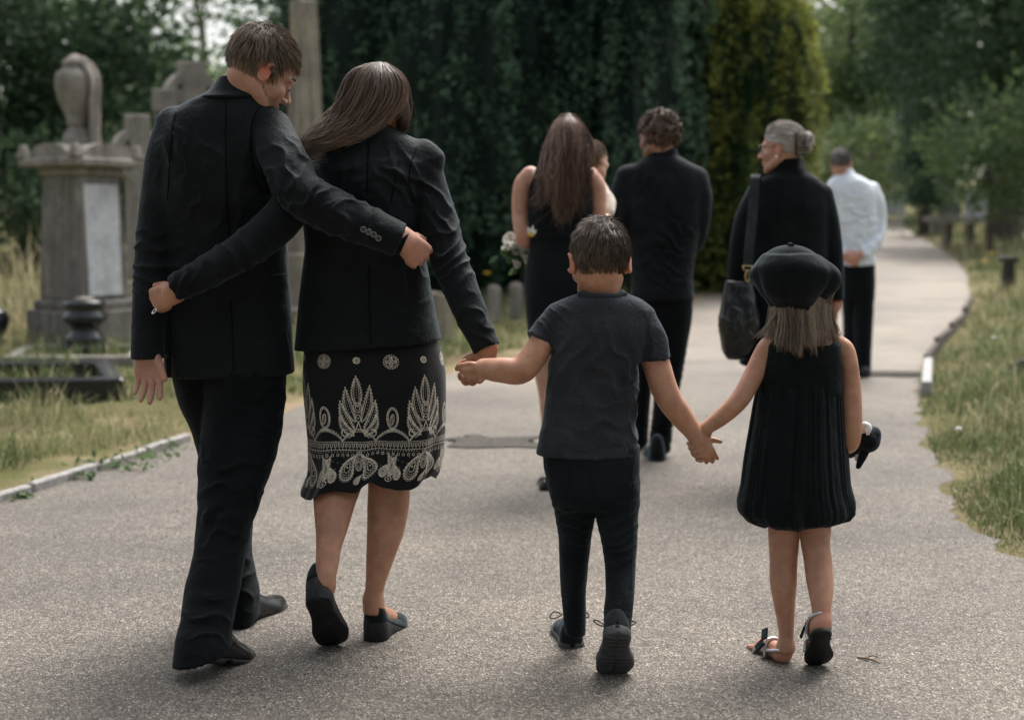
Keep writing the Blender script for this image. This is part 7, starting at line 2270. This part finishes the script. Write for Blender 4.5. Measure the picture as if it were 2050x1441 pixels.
def curly_man():
    Y = 7.15
    per = tag(empty('person', (*P(1322, 600, Y)[:2], 0)), 'curly haired man in black shirt and black trousers', 'person', 'people walking down the path')
    s = Sdf(0.0065)
    R = rotm(-40, 6, 2)
    T = head(s, P(1318, 276, Y), R, 0.98)
    s.tubew([(*T((0, -2, -4)), .058), (*P(1326, 315, Y), .058), (*P(1326, 340, Y), .07)], k=0.02)
    s.stack([(325, 1290, 1365, Y, .07), (350, 1258, 1398, Y, .09), (450, 1265, 1390, Y, .10), (560, 1275, 1376, Y, .10), (620, 1278, 1372, Y, .10)], k=0.02)
    s.tube([(1255, 355, Y, 20), (1242, 440, Y - .02, 17), (1246, 510, Y + .08, 14), (1262, 525, Y + .2, 12)], k=0.015)
    s.tube([(1396, 358, Y, 20), (1402, 430, Y, 17), (1388, 490, Y + .06, 14), (1372, 500, Y + .2, 11)], k=0.015)
    hand(s, P(1262, 525, Y + .2), (0.5, 0.6, 0), (0, -.5, .8), (1, 0, 0), 0.18, ((30, 40, 30),) * 4)
    hand(s, P(1372, 500, Y + .2), (-0.5, 0.6, 0), (0, -.5, .8), (-1, 0, 0), 0.18, ((30, 40, 30),) * 4)
    s.stack([(600, 1322, 1374, Y, .07), (700, 1318, 1366, Y, .06), (850, 1308, 1338, Y, .04), (905, 1304, 1336, Y, .035)], k=0.01)
    s.stack([(600, 1280, 1325, Y, .07), (700, 1278, 1310, Y + .1, .06), (850, 1272, 1296, Y + .2, .04), (880, 1272, 1292, Y + .22, .035)], k=0.01)
    flesh('body', s, per, SKIN_A, [(T((-6, 4, -6)), 0.05, (0.16, 0.10, 0.075), 0.8)], 1)
    eye(T, -1, per, 0.98)
    s = Sdf(0.0068)
    s.stack([(312, 1298, 1358, Y, .065), (324, 1276, 1378, Y, .085), (342, 1250, 1404, Y, .10), (372, 1246, 1410, Y, .115), (430, 1250, 1404, Y, .12), (500, 1260, 1392, Y, .118), (560, 1264, 1386, Y, .125), (600, 1262, 1388, Y, .13)], n=2.4)
    s.tube([(1258, 355, Y, 25), (1243, 400, Y - .01, 24), (1238, 450, Y - .02, 22), (1240, 505, Y + .06, 20), (1256, 528, Y + .18, 17)], k=0.02)
    s.tube([(1394, 358, Y, 24), (1402, 400, Y, 23), (1400, 440, Y, 21), (1390, 485, Y + .05, 19), (1374, 500, Y + .18, 16)], k=0.02)
    s.box(P(1268, 610, Y), (0.028, 0.2, 0.05), rotm(0, 0, 40), 0.004, mode='sub')
    shb = cloth('shirt', s, per, M_shirtb, amp=0.0045, freq=6, aniso=(0.8, 1, 1.3), seed=73, folds=[(P(1325, 520, Y - .1), 0.14, (0.45, 0, 1), 0.065, 0.006), (P(1350, 470, Y - .1), 0.12, (0.8, 0, 1), 0.07, 0.005), (P(1290, 380, Y - .1), 0.09, (1, 0, -.4), 0.06, 0.004), (P(1240, 440, Y - .08), 0.07, (.2, 0, 1), .05, .005)])
    s = Sdf(0.006)
    s.stack([(296, 1300, 1352, Y, .066), (306, 1298, 1356, Y, .068), (320, 1292, 1362, Y, .075)])
    s.stack([(288, 1306, 1346, Y, .055), (312, 1304, 1348, Y, .058)], mode='sub')
    cloth('collar', s, shb, M_shirtb)
    s = Sdf(0.0068)
    s.stack([(575, 1268, 1388, Y, .115), (640, 1272, 1384, Y, .11), (690, 1276, 1374, Y, .09)], n=2.3)
    s.stack([(620, 1324, 1384, Y, .095), (700, 1320, 1374, Y, .08), (760, 1312, 1364, Y, .072), (830, 1306, 1350, Y, .06), (880, 1300, 1344, Y, .058), (905, 1299, 1342, Y, .058)], k=0.012)
    s.stack([(620, 1272, 1328, Y + .05, .095), (700, 1270, 1314, Y + .1, .08), (780, 1268, 1304, Y + .16, .065), (860, 1266, 1298, Y + .2, .055), (888, 1266, 1297, Y + .2, .055)], k=0.012)
    cloth('trousers', s, per, M_trous, amp=0.003, freq=8, seed=75, folds=[(P(1330, 860, Y - .05), 0.09, (.2, 0, 1), .03, .008), (P(1345, 740, Y - .05), 0.08, (-.4, 0, 1), .04, .005), (P(1283, 850, Y + .1), 0.08, (.2, 0, 1), .03, .007)])
    for u_, v_, yw in ((1317, 930, 0), (1281, 905, -4)):
        g = G(u_, v_)
        o = np.array([g[0], g[1] + 0.0, 0.002])
        V, F = upper_mesh(o, frame(yw), 0.29, 0.112, [(0, .7, .10), (.05, .97, .12), (.2, 1, .125), (.34, 1, .11), (.5, 1, .07), (.75, 1, .05), (.93, .97, .036), (1, .5, .015)], lambda f: 0.02)
        sh = mk('boot', V, F, M_suede, per)
        V, F = sole_mesh(o, frame(yw), 0.295, 0.116, lambda f: 0.0, lambda f: 0.026)
        mk('sole', V, F, M_sole, sh)
    def mask(p): return (p[:, 2] > np.where(p[:, 1] < 0, -5.0, np.where(p[:, 1] < 2.5, 0.8, 5.0)))
    rng = np.random.default_rng(77)
    A, ha = scalp(T, 1900, mask, lambda p: np.where(p[:, 2] > 0, 8.5, 5.5), rng, lift=0.9, mess=0.5, grav=0.05, off=2.2, curl=0.85, seg=11)
    locks = []
    for i in range(210):
        d = rng.normal(size=3); d /= np.linalg.norm(d)
        p0 = np.array([0, -0.9, 3.4]) + d * np.array([9.0, 11.0, 10.2]) * rng.uniform(.94, 1.08)
        if not mask(p0[None])[0]: continue
        ph = rng.uniform(0, 6.28); rr_ = rng.uniform(1.0, 1.9)
        a_ = unit(np.cross(d, rng.normal(size=3))); b_ = np.cross(d, a_)
        q = []
        for j in range(9):
            an = ph + j * 1.15
            pt = p0 + d * (0.15 * j) + (a_ * math.cos(an) + b_ * math.sin(an)) * rr_ + a_ * j * .25 + np.array([0, 0, -.12 * j])
            q.append((*T(pt), .0055 * (1 - .06 * j)))
        locks.append(lock(q, 9, rng, seg=13, frizz=.002))
    hair_obj(locks, M_hair_c, per, [scalp_cap(T, mask, off=0.9, rough=1.6)], wid=0.0042)
    # spectacles
    M_fr = plain('dark spectacle frame', (0.02, 0.02, 0.022), 0.3)
    V, F = join([tube_mesh([(*T((-8.0, 0.5, 0.8)), .0014), (*T((-6.5, 8.0, 0.8)), .0014)], 6), ring_torus(T((-3.4, 9.8, 0.0)), T((-3.4, 11, 0)) - T((-3.4, 9.8, 0)), .020, .0016), ring_torus(T((3.4, 9.8, 0.0)), T((3.4, 11, 0)) - T((3.4, 9.8, 0)), .020, .0016)])
    mk('spectacles', V, F, M_fr, per)
curly_man()

def silver_woman():
    Y = 6.55
    per = tag(empty('person', (*P(1575, 600, Y)[:2], 0)), 'silver haired woman in black cardigan looking aside, hair clipped up', 'person', 'people walking down the path')
    s = Sdf(0.006)
    R = rotm(-62, 2, 0)
    T = head(s, P(1566, 298, Y), R, 0.95, jaw=0.92)
    s.tubew([(*T((0, -2.5, -4)), .048), (*P(1580, 345, Y), .050), (*P(1578, 370, Y), .06)], k=0.02)
    s.stack([(375, 1540, 1620, Y, .06), (395, 1520, 1638, Y, .08), (560, 1515, 1640, Y, .10), (700, 1510, 1650, Y, .12)], k=0.02)
    s.tube([(1515, 390, Y, 20), (1492, 480, Y, 18), (1490, 560, Y + .08, 14), (1500, 570, Y + .18, 12)], k=0.015)
    s.tube([(1650, 395, Y, 20), (1664, 500, Y, 17), (1671, 590, Y, 13), (1671, 612, Y, 12)], k=0.015)
    hand(s, P(1671, 610, Y), P(1668, 665, Y + .04) - P(1671, 610, Y), (0.9, -0.35, 0), (0.1, 0.9, 0), 0.168, ((35, 60, 40), (38, 62, 40), (40, 64, 40), (42, 64, 40)), 4, thumb=(0.24, .34, -.12), wr=0.32)
    hand(s, P(1500, 570, Y + .18), (0.5, 0.6, 0), (0, -.5, .8), (1, 0, 0), 0.165, ((40, 50, 40),) * 4)
    s.stack([(680, 1530, 1580, Y, .07), (850, 1545, 1575, Y, .05), (945, 1548, 1572, Y, .035)], k=0.01)
    s.stack([(680, 1590, 1640, Y, .07), (850, 1590, 1622, Y + .1, .05), (930, 1594, 1616, Y + .14, .035)], k=0.01)
    flesh('body', s, per, (0.50, 0.29, 0.20), [(T((-7.8, -0.5, 0)), 0.03, (0.55, 0.2, 0.13), 0.6)], 1)
    eye(T, -1, per, 0.95)
    s = Sdf(0.0066)
    s.stack([(338, 1552, 1608, Y, .062), (348, 1542, 1622, Y, .072), (360, 1520, 1640, Y, .088), (380, 1504, 1654, Y, .10), (420, 1496, 1658, Y, .115), (520, 1496, 1656, Y, .12), (620, 1488, 1664, Y, .13), (730, 1480, 1672, Y, .14)], n=2.4)
    s.tube([(1518, 392, Y, 25), (1496, 440, Y, 25), (1484, 500, Y, 24), (1480, 555, Y + .06, 22), (1494, 572, Y + .16, 18)], k=0.02)
    s.tube([(1644, 392, Y, 24), (1655, 440, Y, 24), (1664, 510, Y, 23), (1669, 575, Y, 20), (1670, 604, Y, 18)], k=0.02)
    endbox(s, P(1670, 600, Y), (0, 0, -1), 0.05, lat=0.05)
    cg = cloth('cardigan', s, per, M_knit, amp=0.004, freq=5, aniso=(1.4, 1, .5), seed=83)
    s = Sdf(0.006)
    s.stack([(318, 1550, 1608, Y - .005, .060), (334, 1548, 1612, Y - .005, .063), (356, 1540, 1620, Y, .075)])
    s.stack([(310, 1556, 1602, Y - .005, .05), (328, 1556, 1602, Y - .005, .05)], mode='sub')
    cloth('collar', s, cg, M_knit)
    s = Sdf(0.007)
    s.stack([(700, 1525, 1590, Y, .09), (850, 1538, 1584, Y, .075), (950, 1536, 1586, Y, .08)])
    s.stack([(700, 1580, 1650, Y + .02, .09), (850, 1584, 1632, Y + .1, .075), (935, 1582, 1630, Y + .14, .08)], k=0.01)
    cloth('trousers', s, per, M_trous, amp=0.003, freq=7)
    for u_, v_, dy in ((1560, 962, 0), (1606, 945, .14)):
        o = np.array([P(u_, v_, Y + dy)[0], Y + dy - .06, 0.002])
        V, F = upper_mesh(o, frame(0), 0.25, 0.09, [(0, .6, .04), (.05, .95, .055), (.3, .95, .05), (.6, .95, .04), (.9, .95, .03), (1, .5, .01)], lambda f: 0.012)
        sh = mk('shoe', V, F, M_leather, per)
        V, F = sole_mesh(o, frame(0), 0.255, 0.093, lambda f: 0.0, lambda f: 0.016); mk('sole', V, F, M_sole, sh)
    # hair: combed back, twisted and clipped
    def mask(p): return ((p[:, 1] < 5.8) & (p[:, 2] > np.where(p[:, 1] < -2.5, -4.5, np.where(p[:, 1] < 1.0, 1.6, 3.2)))) | ((p[:, 2] > 6.2) & (p[:, 1] >= 5.8))
    rng = np.random.default_rng(87)
    A, ha = scalp(T, 1500, mask, 9.0, rng, whorl=(0, 13, 6), lift=0.02, mess=0.06, grav=0.02, off=0.5, seg=8)
    bc = T((1.0, -10.5, 2.5))
    locks = [(A, ha)]
    for i in range(9):
        an = i * 0.7
        q = [(*(bc + R @ (np.array([2.6 * math.cos(an), -1.2 + 1.1 * math.sin(i), 3.4 * math.sin(an)]) * .01)), .010)]
        for j in range(1, 5):
            a2 = an + j * .8
            q.append((*(bc + R @ (np.array([2.9 * math.cos(a2), -1.4 + .7 * j - 1.2 * (i % 3), 3.8 * math.sin(a2)]) * .01)), .011 - .0015 * j))
        locks.append(lock(q, 60, rng, seg=9, frizz=.004))
    for i in range(4):
        locks.append(lock([(*T((2 - i, -8, -3)), .006), (*T((2 - i, -9, -7)), .006), (*T((1 - i, -9, -10 - i)), .003)], 16, rng, frizz=.005))
    s = Sdf(0.006)
    s.ell(bc, (.034, .028, .042), R); s.ell(T((0, -7, 1.5)), (.05, .035, .05), R, k=.02)
    hv, hq = s.mesh(1)
    hair_obj(locks, M_hair_s, per, [scalp_cap(T, mask, off=0.3), (hv, hq)], wid=0.0028, caph=0.3)
    s = Sdf(0.005)
    for i in range(7): s.tubew([(*T((-6.0, -8.0, 6.2 - i * 1.6)), .004), (*T((-4.0, -11.6, 6.0 - i * 1.55)), .0045), (*T((-0.5, -14.0, 5.4 - i * 1.4)), .003)], k=.004, sub=4)
    s.tubew([(*T((-5.8, -8.6, 6.5)), .007), (*T((-6.6, -9.0, 1.5)), .008), (*T((-5.8, -8.6, -3.6)), .006)], k=.004)
    cloth('hair_clip', s, per, plain('dark tortoiseshell', (0.035, 0.022, 0.014), 0.3, nscale=90, namp=0.8))
    V, F = lathe([(0.0005, -.006)] + [(.006 * math.cos(a), .006 * math.sin(a)) for a in np.linspace(-1.2, 1.2, 7)] + [(0.0005, .006)], T((-8.9, 0.2, -3.9)), 14)
    mk('earring', V, F, plain('pearl', (0.80, 0.78, 0.75), 0.2), per)
    V, F = join([tube_mesh([(*T((-7.8, 0.5, 1.0)), .0013), (*T((-6.3, 8.2, 0.8)), .0013)], 6), ring_torus(T((-3.3, 9.9, 0.0)), T((-3.3, 11, 0)) - T((-3.3, 9.9, 0)), .020, .0014)])
    mk('spectacles', V, F, plain('thin spectacle frame', (0.05, 0.045, 0.04), 0.3), per)
    V, F = ring_torus(P(1671, 603, Y), (0, 0, 1), .031, .0055, 24, 8)
    mk('bracelet', V, F, plain('red bead bracelet', (0.35, 0.05, 0.03), 0.4), per)
silver_woman()

def shoulder_bag():
    Y = 6.44
    per = tag(empty('shoulder_bag', tuple(P(1482, 718, Y))), 'soft black leather bag on a wide strap hanging from the silver haired woman', 'bag')
    s = Sdf(0.0055)
    s.stack([(563, 1452, 1506, Y, .030), (575, 1450, 1510, Y, .042), (610, 1444, 1516, Y, .060), (650, 1438, 1522, Y, .075), (680, 1442, 1518, Y, .075), (705, 1448, 1502, Y, .06), (719, 1456, 1486, Y, .03)], n=2.5, k=0)
    bg_ = cloth('pouch', s, per, M_leather2 if 'M_leather2' in globals() else M_leather, amp=0.004, freq=6, seed=91, folds=[(P(1475, 640, Y - .07), 0.10, (1, 0, .2), .06, .005)])
    top = P(1513, 352, Y)
    pts = [(1517, 366, Y + .10), (1514, 351, Y + .02), (1512, 356, Y - .05), (1509, 400, Y - .06), (1503, 470, Y - .055), (1497, 532, Y - .04)]
    q = spline([P(*p_) for p_ in pts], 6)
    w = np.array([9.5 * Y / FP, 0, 0]); th = np.array([0, 0.0035, 0.0])
    R_ = [[p_ - w - th, p_ + w - th, p_ + w + th, p_ - w + th] for p_ in q]
    V, F = ring_loft(np.array(R_)); mk('strap', V, [f[:, ::-1] for f in F], fabric('grey webbing strap', (0.030, 0.038, 0.045), 0.7, 0.1), per, smooth=False)
    V, F = join([tube_mesh([(*P(1487, 532, Y - .045), .003), (*P(1507, 533, Y - .045), .003)], 8), tube_mesh([(*P(1487, 532, Y - .045), .003), (*P(1489, 541, Y - .045), .003), (*P(1505, 542, Y - .045), .003), (*P(1507, 533, Y - .045), .003)], 8, sub=1)])
    ck = mk('buckle', V, F, M_gold_m, per)
    V, F = tube_mesh([(*P(1497, 541, Y - .046), .004), (*P(1492, 552, Y - .046), .0035), (*P(1495, 563, Y - .044), .0035), (*P(1501, 560, Y - .044), .0035), (*P(1500, 548, Y - .046), .0035)], 8)
    mk('clasp', V, F, M_gold_m, per)
shoulder_bag()

def white_shirt_man():
    Y = 10.95
    per = tag(empty('person', (*P(1712, 600, Y)[:2], 0)), 'man in pale shirt and black trousers, hands clasped behind his back', 'person', 'people walking down the path')
    s = Sdf(0.008)
    R = rotm(20, 4, 0)
    T = head(s, P(1684, 328, Y), R, 0.97)
    s.tubew([(*T((0, -2, -4)), .058), (*P(1690, 350, Y), .06), (*P(1692, 362, Y), .07)], k=0.02)
    s.stack([(352, 1670, 1715, Y, .07), (375, 1662, 1750, Y, .10), (450, 1668, 1752, Y, .11), (530, 1685, 1748, Y, .11), (580, 1686, 1748, Y, .11)], k=0.02)
    s.tube([(1750, 385, Y, 13), (1762, 430, Y, 11), (1756, 480, Y - .05, 9), (1728, 508, Y - .14, 8)], k=0.02)
    s.tube([(1665, 385, Y, 13), (1662, 430, Y, 11), (1668, 480, Y - .05, 9), (1690, 510, Y - .14, 8)], k=0.02)
    hand(s, P(1722, 510, Y - .15), P(1695, 520, Y - .16) - P(1722, 510, Y - .15), (0.1, -1, 0.1), (-.2, 0, 1), 0.19, ((35, 50, 40),) * 4, 4)
    hand(s, P(1694, 512, Y - .14), P(1718, 526, Y - .15) - P(1694, 512, Y - .14), (0, -1, 0.2), (.2, 0, 1), 0.19, ((50, 60, 40),) * 4, 4)
    s.stack([(570, 1716, 1748, Y, .07), (680, 1714, 1740, Y - .02, .055), (750, 1718, 1736, Y - .03, .04)], k=0.01)
    s.stack([(570, 1688, 1716, Y + .05, .07), (680, 1694, 1710, Y + .12, .05), (735, 1696, 1708, Y + .16, .04)], k=0.01)
    flesh('body', s, per, (0.50, 0.29, 0.22), [(P(1705, 520, Y - .15), .12, (0.58, 0.28, 0.21), .6)], 1)
    s = Sdf(0.0085)
    s.stack([(346, 1676, 1708, Y, .065), (354, 1666, 1724, Y, .085), (366, 1658, 1742, Y, .11), (390, 1658, 1754, Y, .125), (440, 1660, 1756, Y, .13), (490, 1674, 1752, Y, .13), (530, 1682, 1750, Y, .135)], n=2.4)
    s.tube([(1744, 380, Y, 16), (1756, 410, Y, 16), (1760, 445, Y, 15), (1756, 480, Y - .06, 13), (1734, 504, Y - .14, 11)], k=0.02)
    s.tube([(1668, 380, Y, 15), (1664, 430, Y, 14), (1668, 480, Y - .05, 12), (1684, 506, Y - .13, 10)], k=0.02)
    sh_ = cloth('shirt', s, per, M_white, amp=0.006, freq=5, aniso=(.9, 1, 1.2), seed=93, folds=[(P(1715, 500, Y - .1), .16, (.5, 0, 1), .07, .009), (P(1745, 470, Y - .1), .12, (-.4, 0, 1), .06, .008), (P(1705, 430, Y - .1), .15, (.7, 0, 1), .09, .007)])
    s = Sdf(0.007)
    s.stack([(338, 1674, 1706, Y, .062), (350, 1670, 1712, Y, .07)])
    cloth('collar', s, sh_, M_white)
    s = Sdf(0.0085)
    s.stack([(515, 1684, 1750, Y, .125), (560, 1684, 1752, Y, .13), (600, 1686, 1750, Y, .11)])
    s.stack([(570, 1708, 1751, Y, .12), (640, 1708, 1747, Y - .01, .10), (700, 1710, 1744, Y - .02, .09), (752, 1710, 1742, Y - .03, .09)], k=0.01)
    s.stack([(570, 1684, 1722, Y + .04, .11), (640, 1688, 1718, Y + .1, .095), (735, 1688, 1714, Y + .16, .09)], k=0.01)
    cloth('trousers', s, per, M_trous, amp=0.004, freq=6, seed=95)
    for u_, yy in ((1728, Y - .06), (1700, Y + .12)):
        o = np.array([P(u_, 700, yy)[0], yy - .08, 0.014])
        V, F = upper_mesh(o, frame(8), 0.29, 0.105, [(0, .6, .05), (.05, .95, .07), (.3, .95, .07), (.6, .95, .05), (.9, .95, .036), (1, .5, .01)], lambda f: 0.012)
        q = mk('shoe', V, F, M_leather, per)
        V, F = sole_mesh(o, frame(8), 0.295, 0.11, lambda f: 0.0, lambda f: 0.018); mk('sole', V, F, M_sole, q)
    def mask(p): return (p[:, 2] > np.where(p[:, 1] < -2, -4.8, np.where(p[:, 1] < 2, 2.0, 5.5)))
    rng = np.random.default_rng(97)
    A, ha = scalp(T, 800, mask, 2.6, rng, lift=0.2, mess=0.15, off=0.4, seg=5)
    hair_obj([(A, ha)], M_hair_gr, per, [scalp_cap(T, mask, off=0.2)], wid=0.004)
white_shirt_man()

# ------------------------------------------------------------------ small things
def plush():
    Y = 4.06
    per = tag(empty('plush_toy', tuple(P(1735, 905, Y))), 'black and white plush animal under the arm of the girl in the beret', 'soft toy')
    M_pb = fabric('black plush', (0.006, 0.007, 0.009), 0.95, 0.25, 90, 0.4, wr=0.5)
    M_pw = fabric('white plush', (0.72, 0.71, 0.69), 0.95, 0.2, 90, 0.08, tint=(1, 1, 1), wr=0.5)
    s = Sdf(0.0034)
    s.ell(P(1738, 880, Y), (0.033, 0.045, 0.036), k=.01)
    s.ell(P(1752, 866, Y), (0.016, 0.03, 0.018), k=.012)
    s.tube([(1738, 880, Y, 22), (1715, 885, Y + .02, 24), (1700, 895, Y + .04, 22)], k=.012)
    cloth('body', s, per, M_pb, amp=.001, freq=20)
    s = Sdf(0.0034)
    s.ell(P(1727, 858, Y - .004), (0.019, 0.026, 0.018), k=.01)
    s.tube([(1732, 850, Y - .03, 7), (1739, 856, Y - .038, 7), (1737, 868, Y - .045, 4)], k=.008)
    cloth('white_cap', s, per, M_pw, amp=.001, freq=20)
    s = Sdf(0.0032)
    s.tube([(1734, 898, Y - .01, 10), (1726, 915, Y - .02, 9), (1719, 932, Y - .02, 6), (1718, 934, Y - .02, 5)], k=.006, flat=((0, 1, 0), .5))
    fl = cloth('flipper', s, per, M_pb, amp=.0008, freq=20)
    s = Sdf(0.003)
    s.tube([(1722, 905, Y + .012, 8), (1716, 918, Y + .008, 6)], k=.004, flat=((0, 1, 0), .5))
    cloth('flipper_lining', s, fl, M_pw)
plush()

# a dry twig on the path
g = G(1735, 1331)
tw = tag(empty('twig', tuple(g)), 'dry forked twig lying on the path near the girl', 'twig')
M_twig = plain('dry twig', (0.17, 0.11, 0.06), 0.9)
a, b = G(1716, 1325), G(1762, 1338)
V, F = tube_mesh([(a[0], a[1], .014, .0020), ((a[0] + b[0]) / 2, (a[1] + b[1]) / 2, .019, .0030), (b[0], b[1], .016, .0016)], 7)
st = mk('stem', V, F, M_twig, tw)
c = G(1758, 1328)
V, F = tube_mesh([((a[0] * .7 + b[0] * .3), (a[1] * .7 + b[1] * .3), .016, .0022), (*((a[:2] * .3 + c[:2] * .7)), .022, .0018), (c[0], c[1], .018, .001)], 7)
mk('side_shoot', V, F, M_twig, tw)

# weeds along the kerb, flower heads in the grass
def weed(u, v, n, size, seed, label):
    rng = np.random.default_rng(seed)
    g = G(u, v)
    o = tag(empty('kerb_weed', tuple(g)), label, 'weed', 'weeds along the kerb')
    Vs, Hs = [], []
    c = np.repeat(g[None], n, 0) + np.stack([rng.normal(0, size, n), rng.normal(0, size * .6, n), rng.uniform(.01, size * .55, n)], 1)
    V, F = leaves(c, 0.045, rng, 0.1, 0.5, 1.0)
    f = mk('foliage', V, F, M_mid, o, smooth=False, attr={'h': np.repeat(np.clip(rng.normal(.4, .25, n), 0, 1), 4)})
    f['kind'] = 'stuff'
for i, (u, v, n, sz, lb) in enumerate(((40, 1000, 22, .06, 'small weed at the left end of the pale kerb'), (165, 962, 24, .06, 'low weed spilling over the second kerb stone'), (235, 940, 60, .10, 'bushy weed half covering the middle of the kerb'),
                                    (290, 920, 40, .08, 'leafy weed on the kerb behind the bushy one'), (335, 902, 40, .09, 'weed near the far end of the kerb by the suited man'))):
    weed(u, v, n, sz, 300 + i, lb)

def flowers(name, label, spots, mat, r, seed):
    rng = np.random.default_rng(seed)
    for k, (u, v, z, lb) in enumerate(spots):
        g = G(u, v)
        o = tag(empty(name, tuple(g)), lb, 'wildflower')
        top = g + np.array([0, 0, z])
        V, F = tube_mesh([(*g, .003), (*(g + np.array([.01, 0, z * .6])), .003), (*top, .002)], 5)
        mk('stem', V, F, M_mid, o, attr={'h': np.full(len(V), .5)})
        R_ = [[top + np.array([q * math.cos(t), q * math.sin(t), zz_]) for t in np.arange(9) * .698] for q, zz_ in ((.002, -.01), (r * .8, 0), (r, .012), (r * .5, .02))]
        V, F = ring_loft(np.array(R_)); mk('flower_head', V, F, mat, o)
M_yel = plain('yellow petals', (0.70, 0.42, 0.03), 0.6)
M_wh = plain('white petals', (0.75, 0.75, 0.72), 0.6)
flowers('yellow_flower', '', [(975, 618, .42, 'yellow flower beside the pair of small stone posts'), (600, 640, .55, 'orange yellow flower between the couple and the obelisk foot'), (1985, 545, .3, 'yellow flower in the grass under the far shrub'), (1970, 560, .28, 'second yellow flower in the grass beyond the black post')], M_yel, .05, 1)
flowers('white_flower', '', [(1918, 880, .05, 'small white flower in the verge grass right of the path'), (1990, 700, .1, 'white flower head higher up the verge grass')], M_wh, .022, 2)

# ------------------------------------------------------------------ thin out the dense body and cloth meshes
_todo = []
for o in list(bpy.data.objects):
    if o.type != 'MESH': continue
    n = len(o.data.polygons)
    st_ = o.name.split('.')[0]
    ratio = None
    if st_ == 'body' and n > 5000: ratio = 0.30 if n > 60000 else 0.36
    elif st_ in ('jacket', 'blazer', 'trousers', 't_shirt', 'jeans', 'cardigan', 'shirt', 'dress', 'beret', 'bodice') and n > 8000: ratio = 0.45
    if ratio:
        md = o.modifiers.new('thin', 'DECIMATE'); md.ratio = ratio
        _todo.append(o)
_dg = bpy.context.evaluated_depsgraph_get()
for o in _todo:
    me = bpy.data.meshes.new_from_object(o.evaluated_get(_dg), preserve_all_data_layers=True, depsgraph=_dg)
    old = o.data
    o.modifiers.clear()
    o.data = me
    me.polygons.foreach_set('use_smooth', np.full(len(me.polygons), True))
    bpy.data.meshes.remove(old)
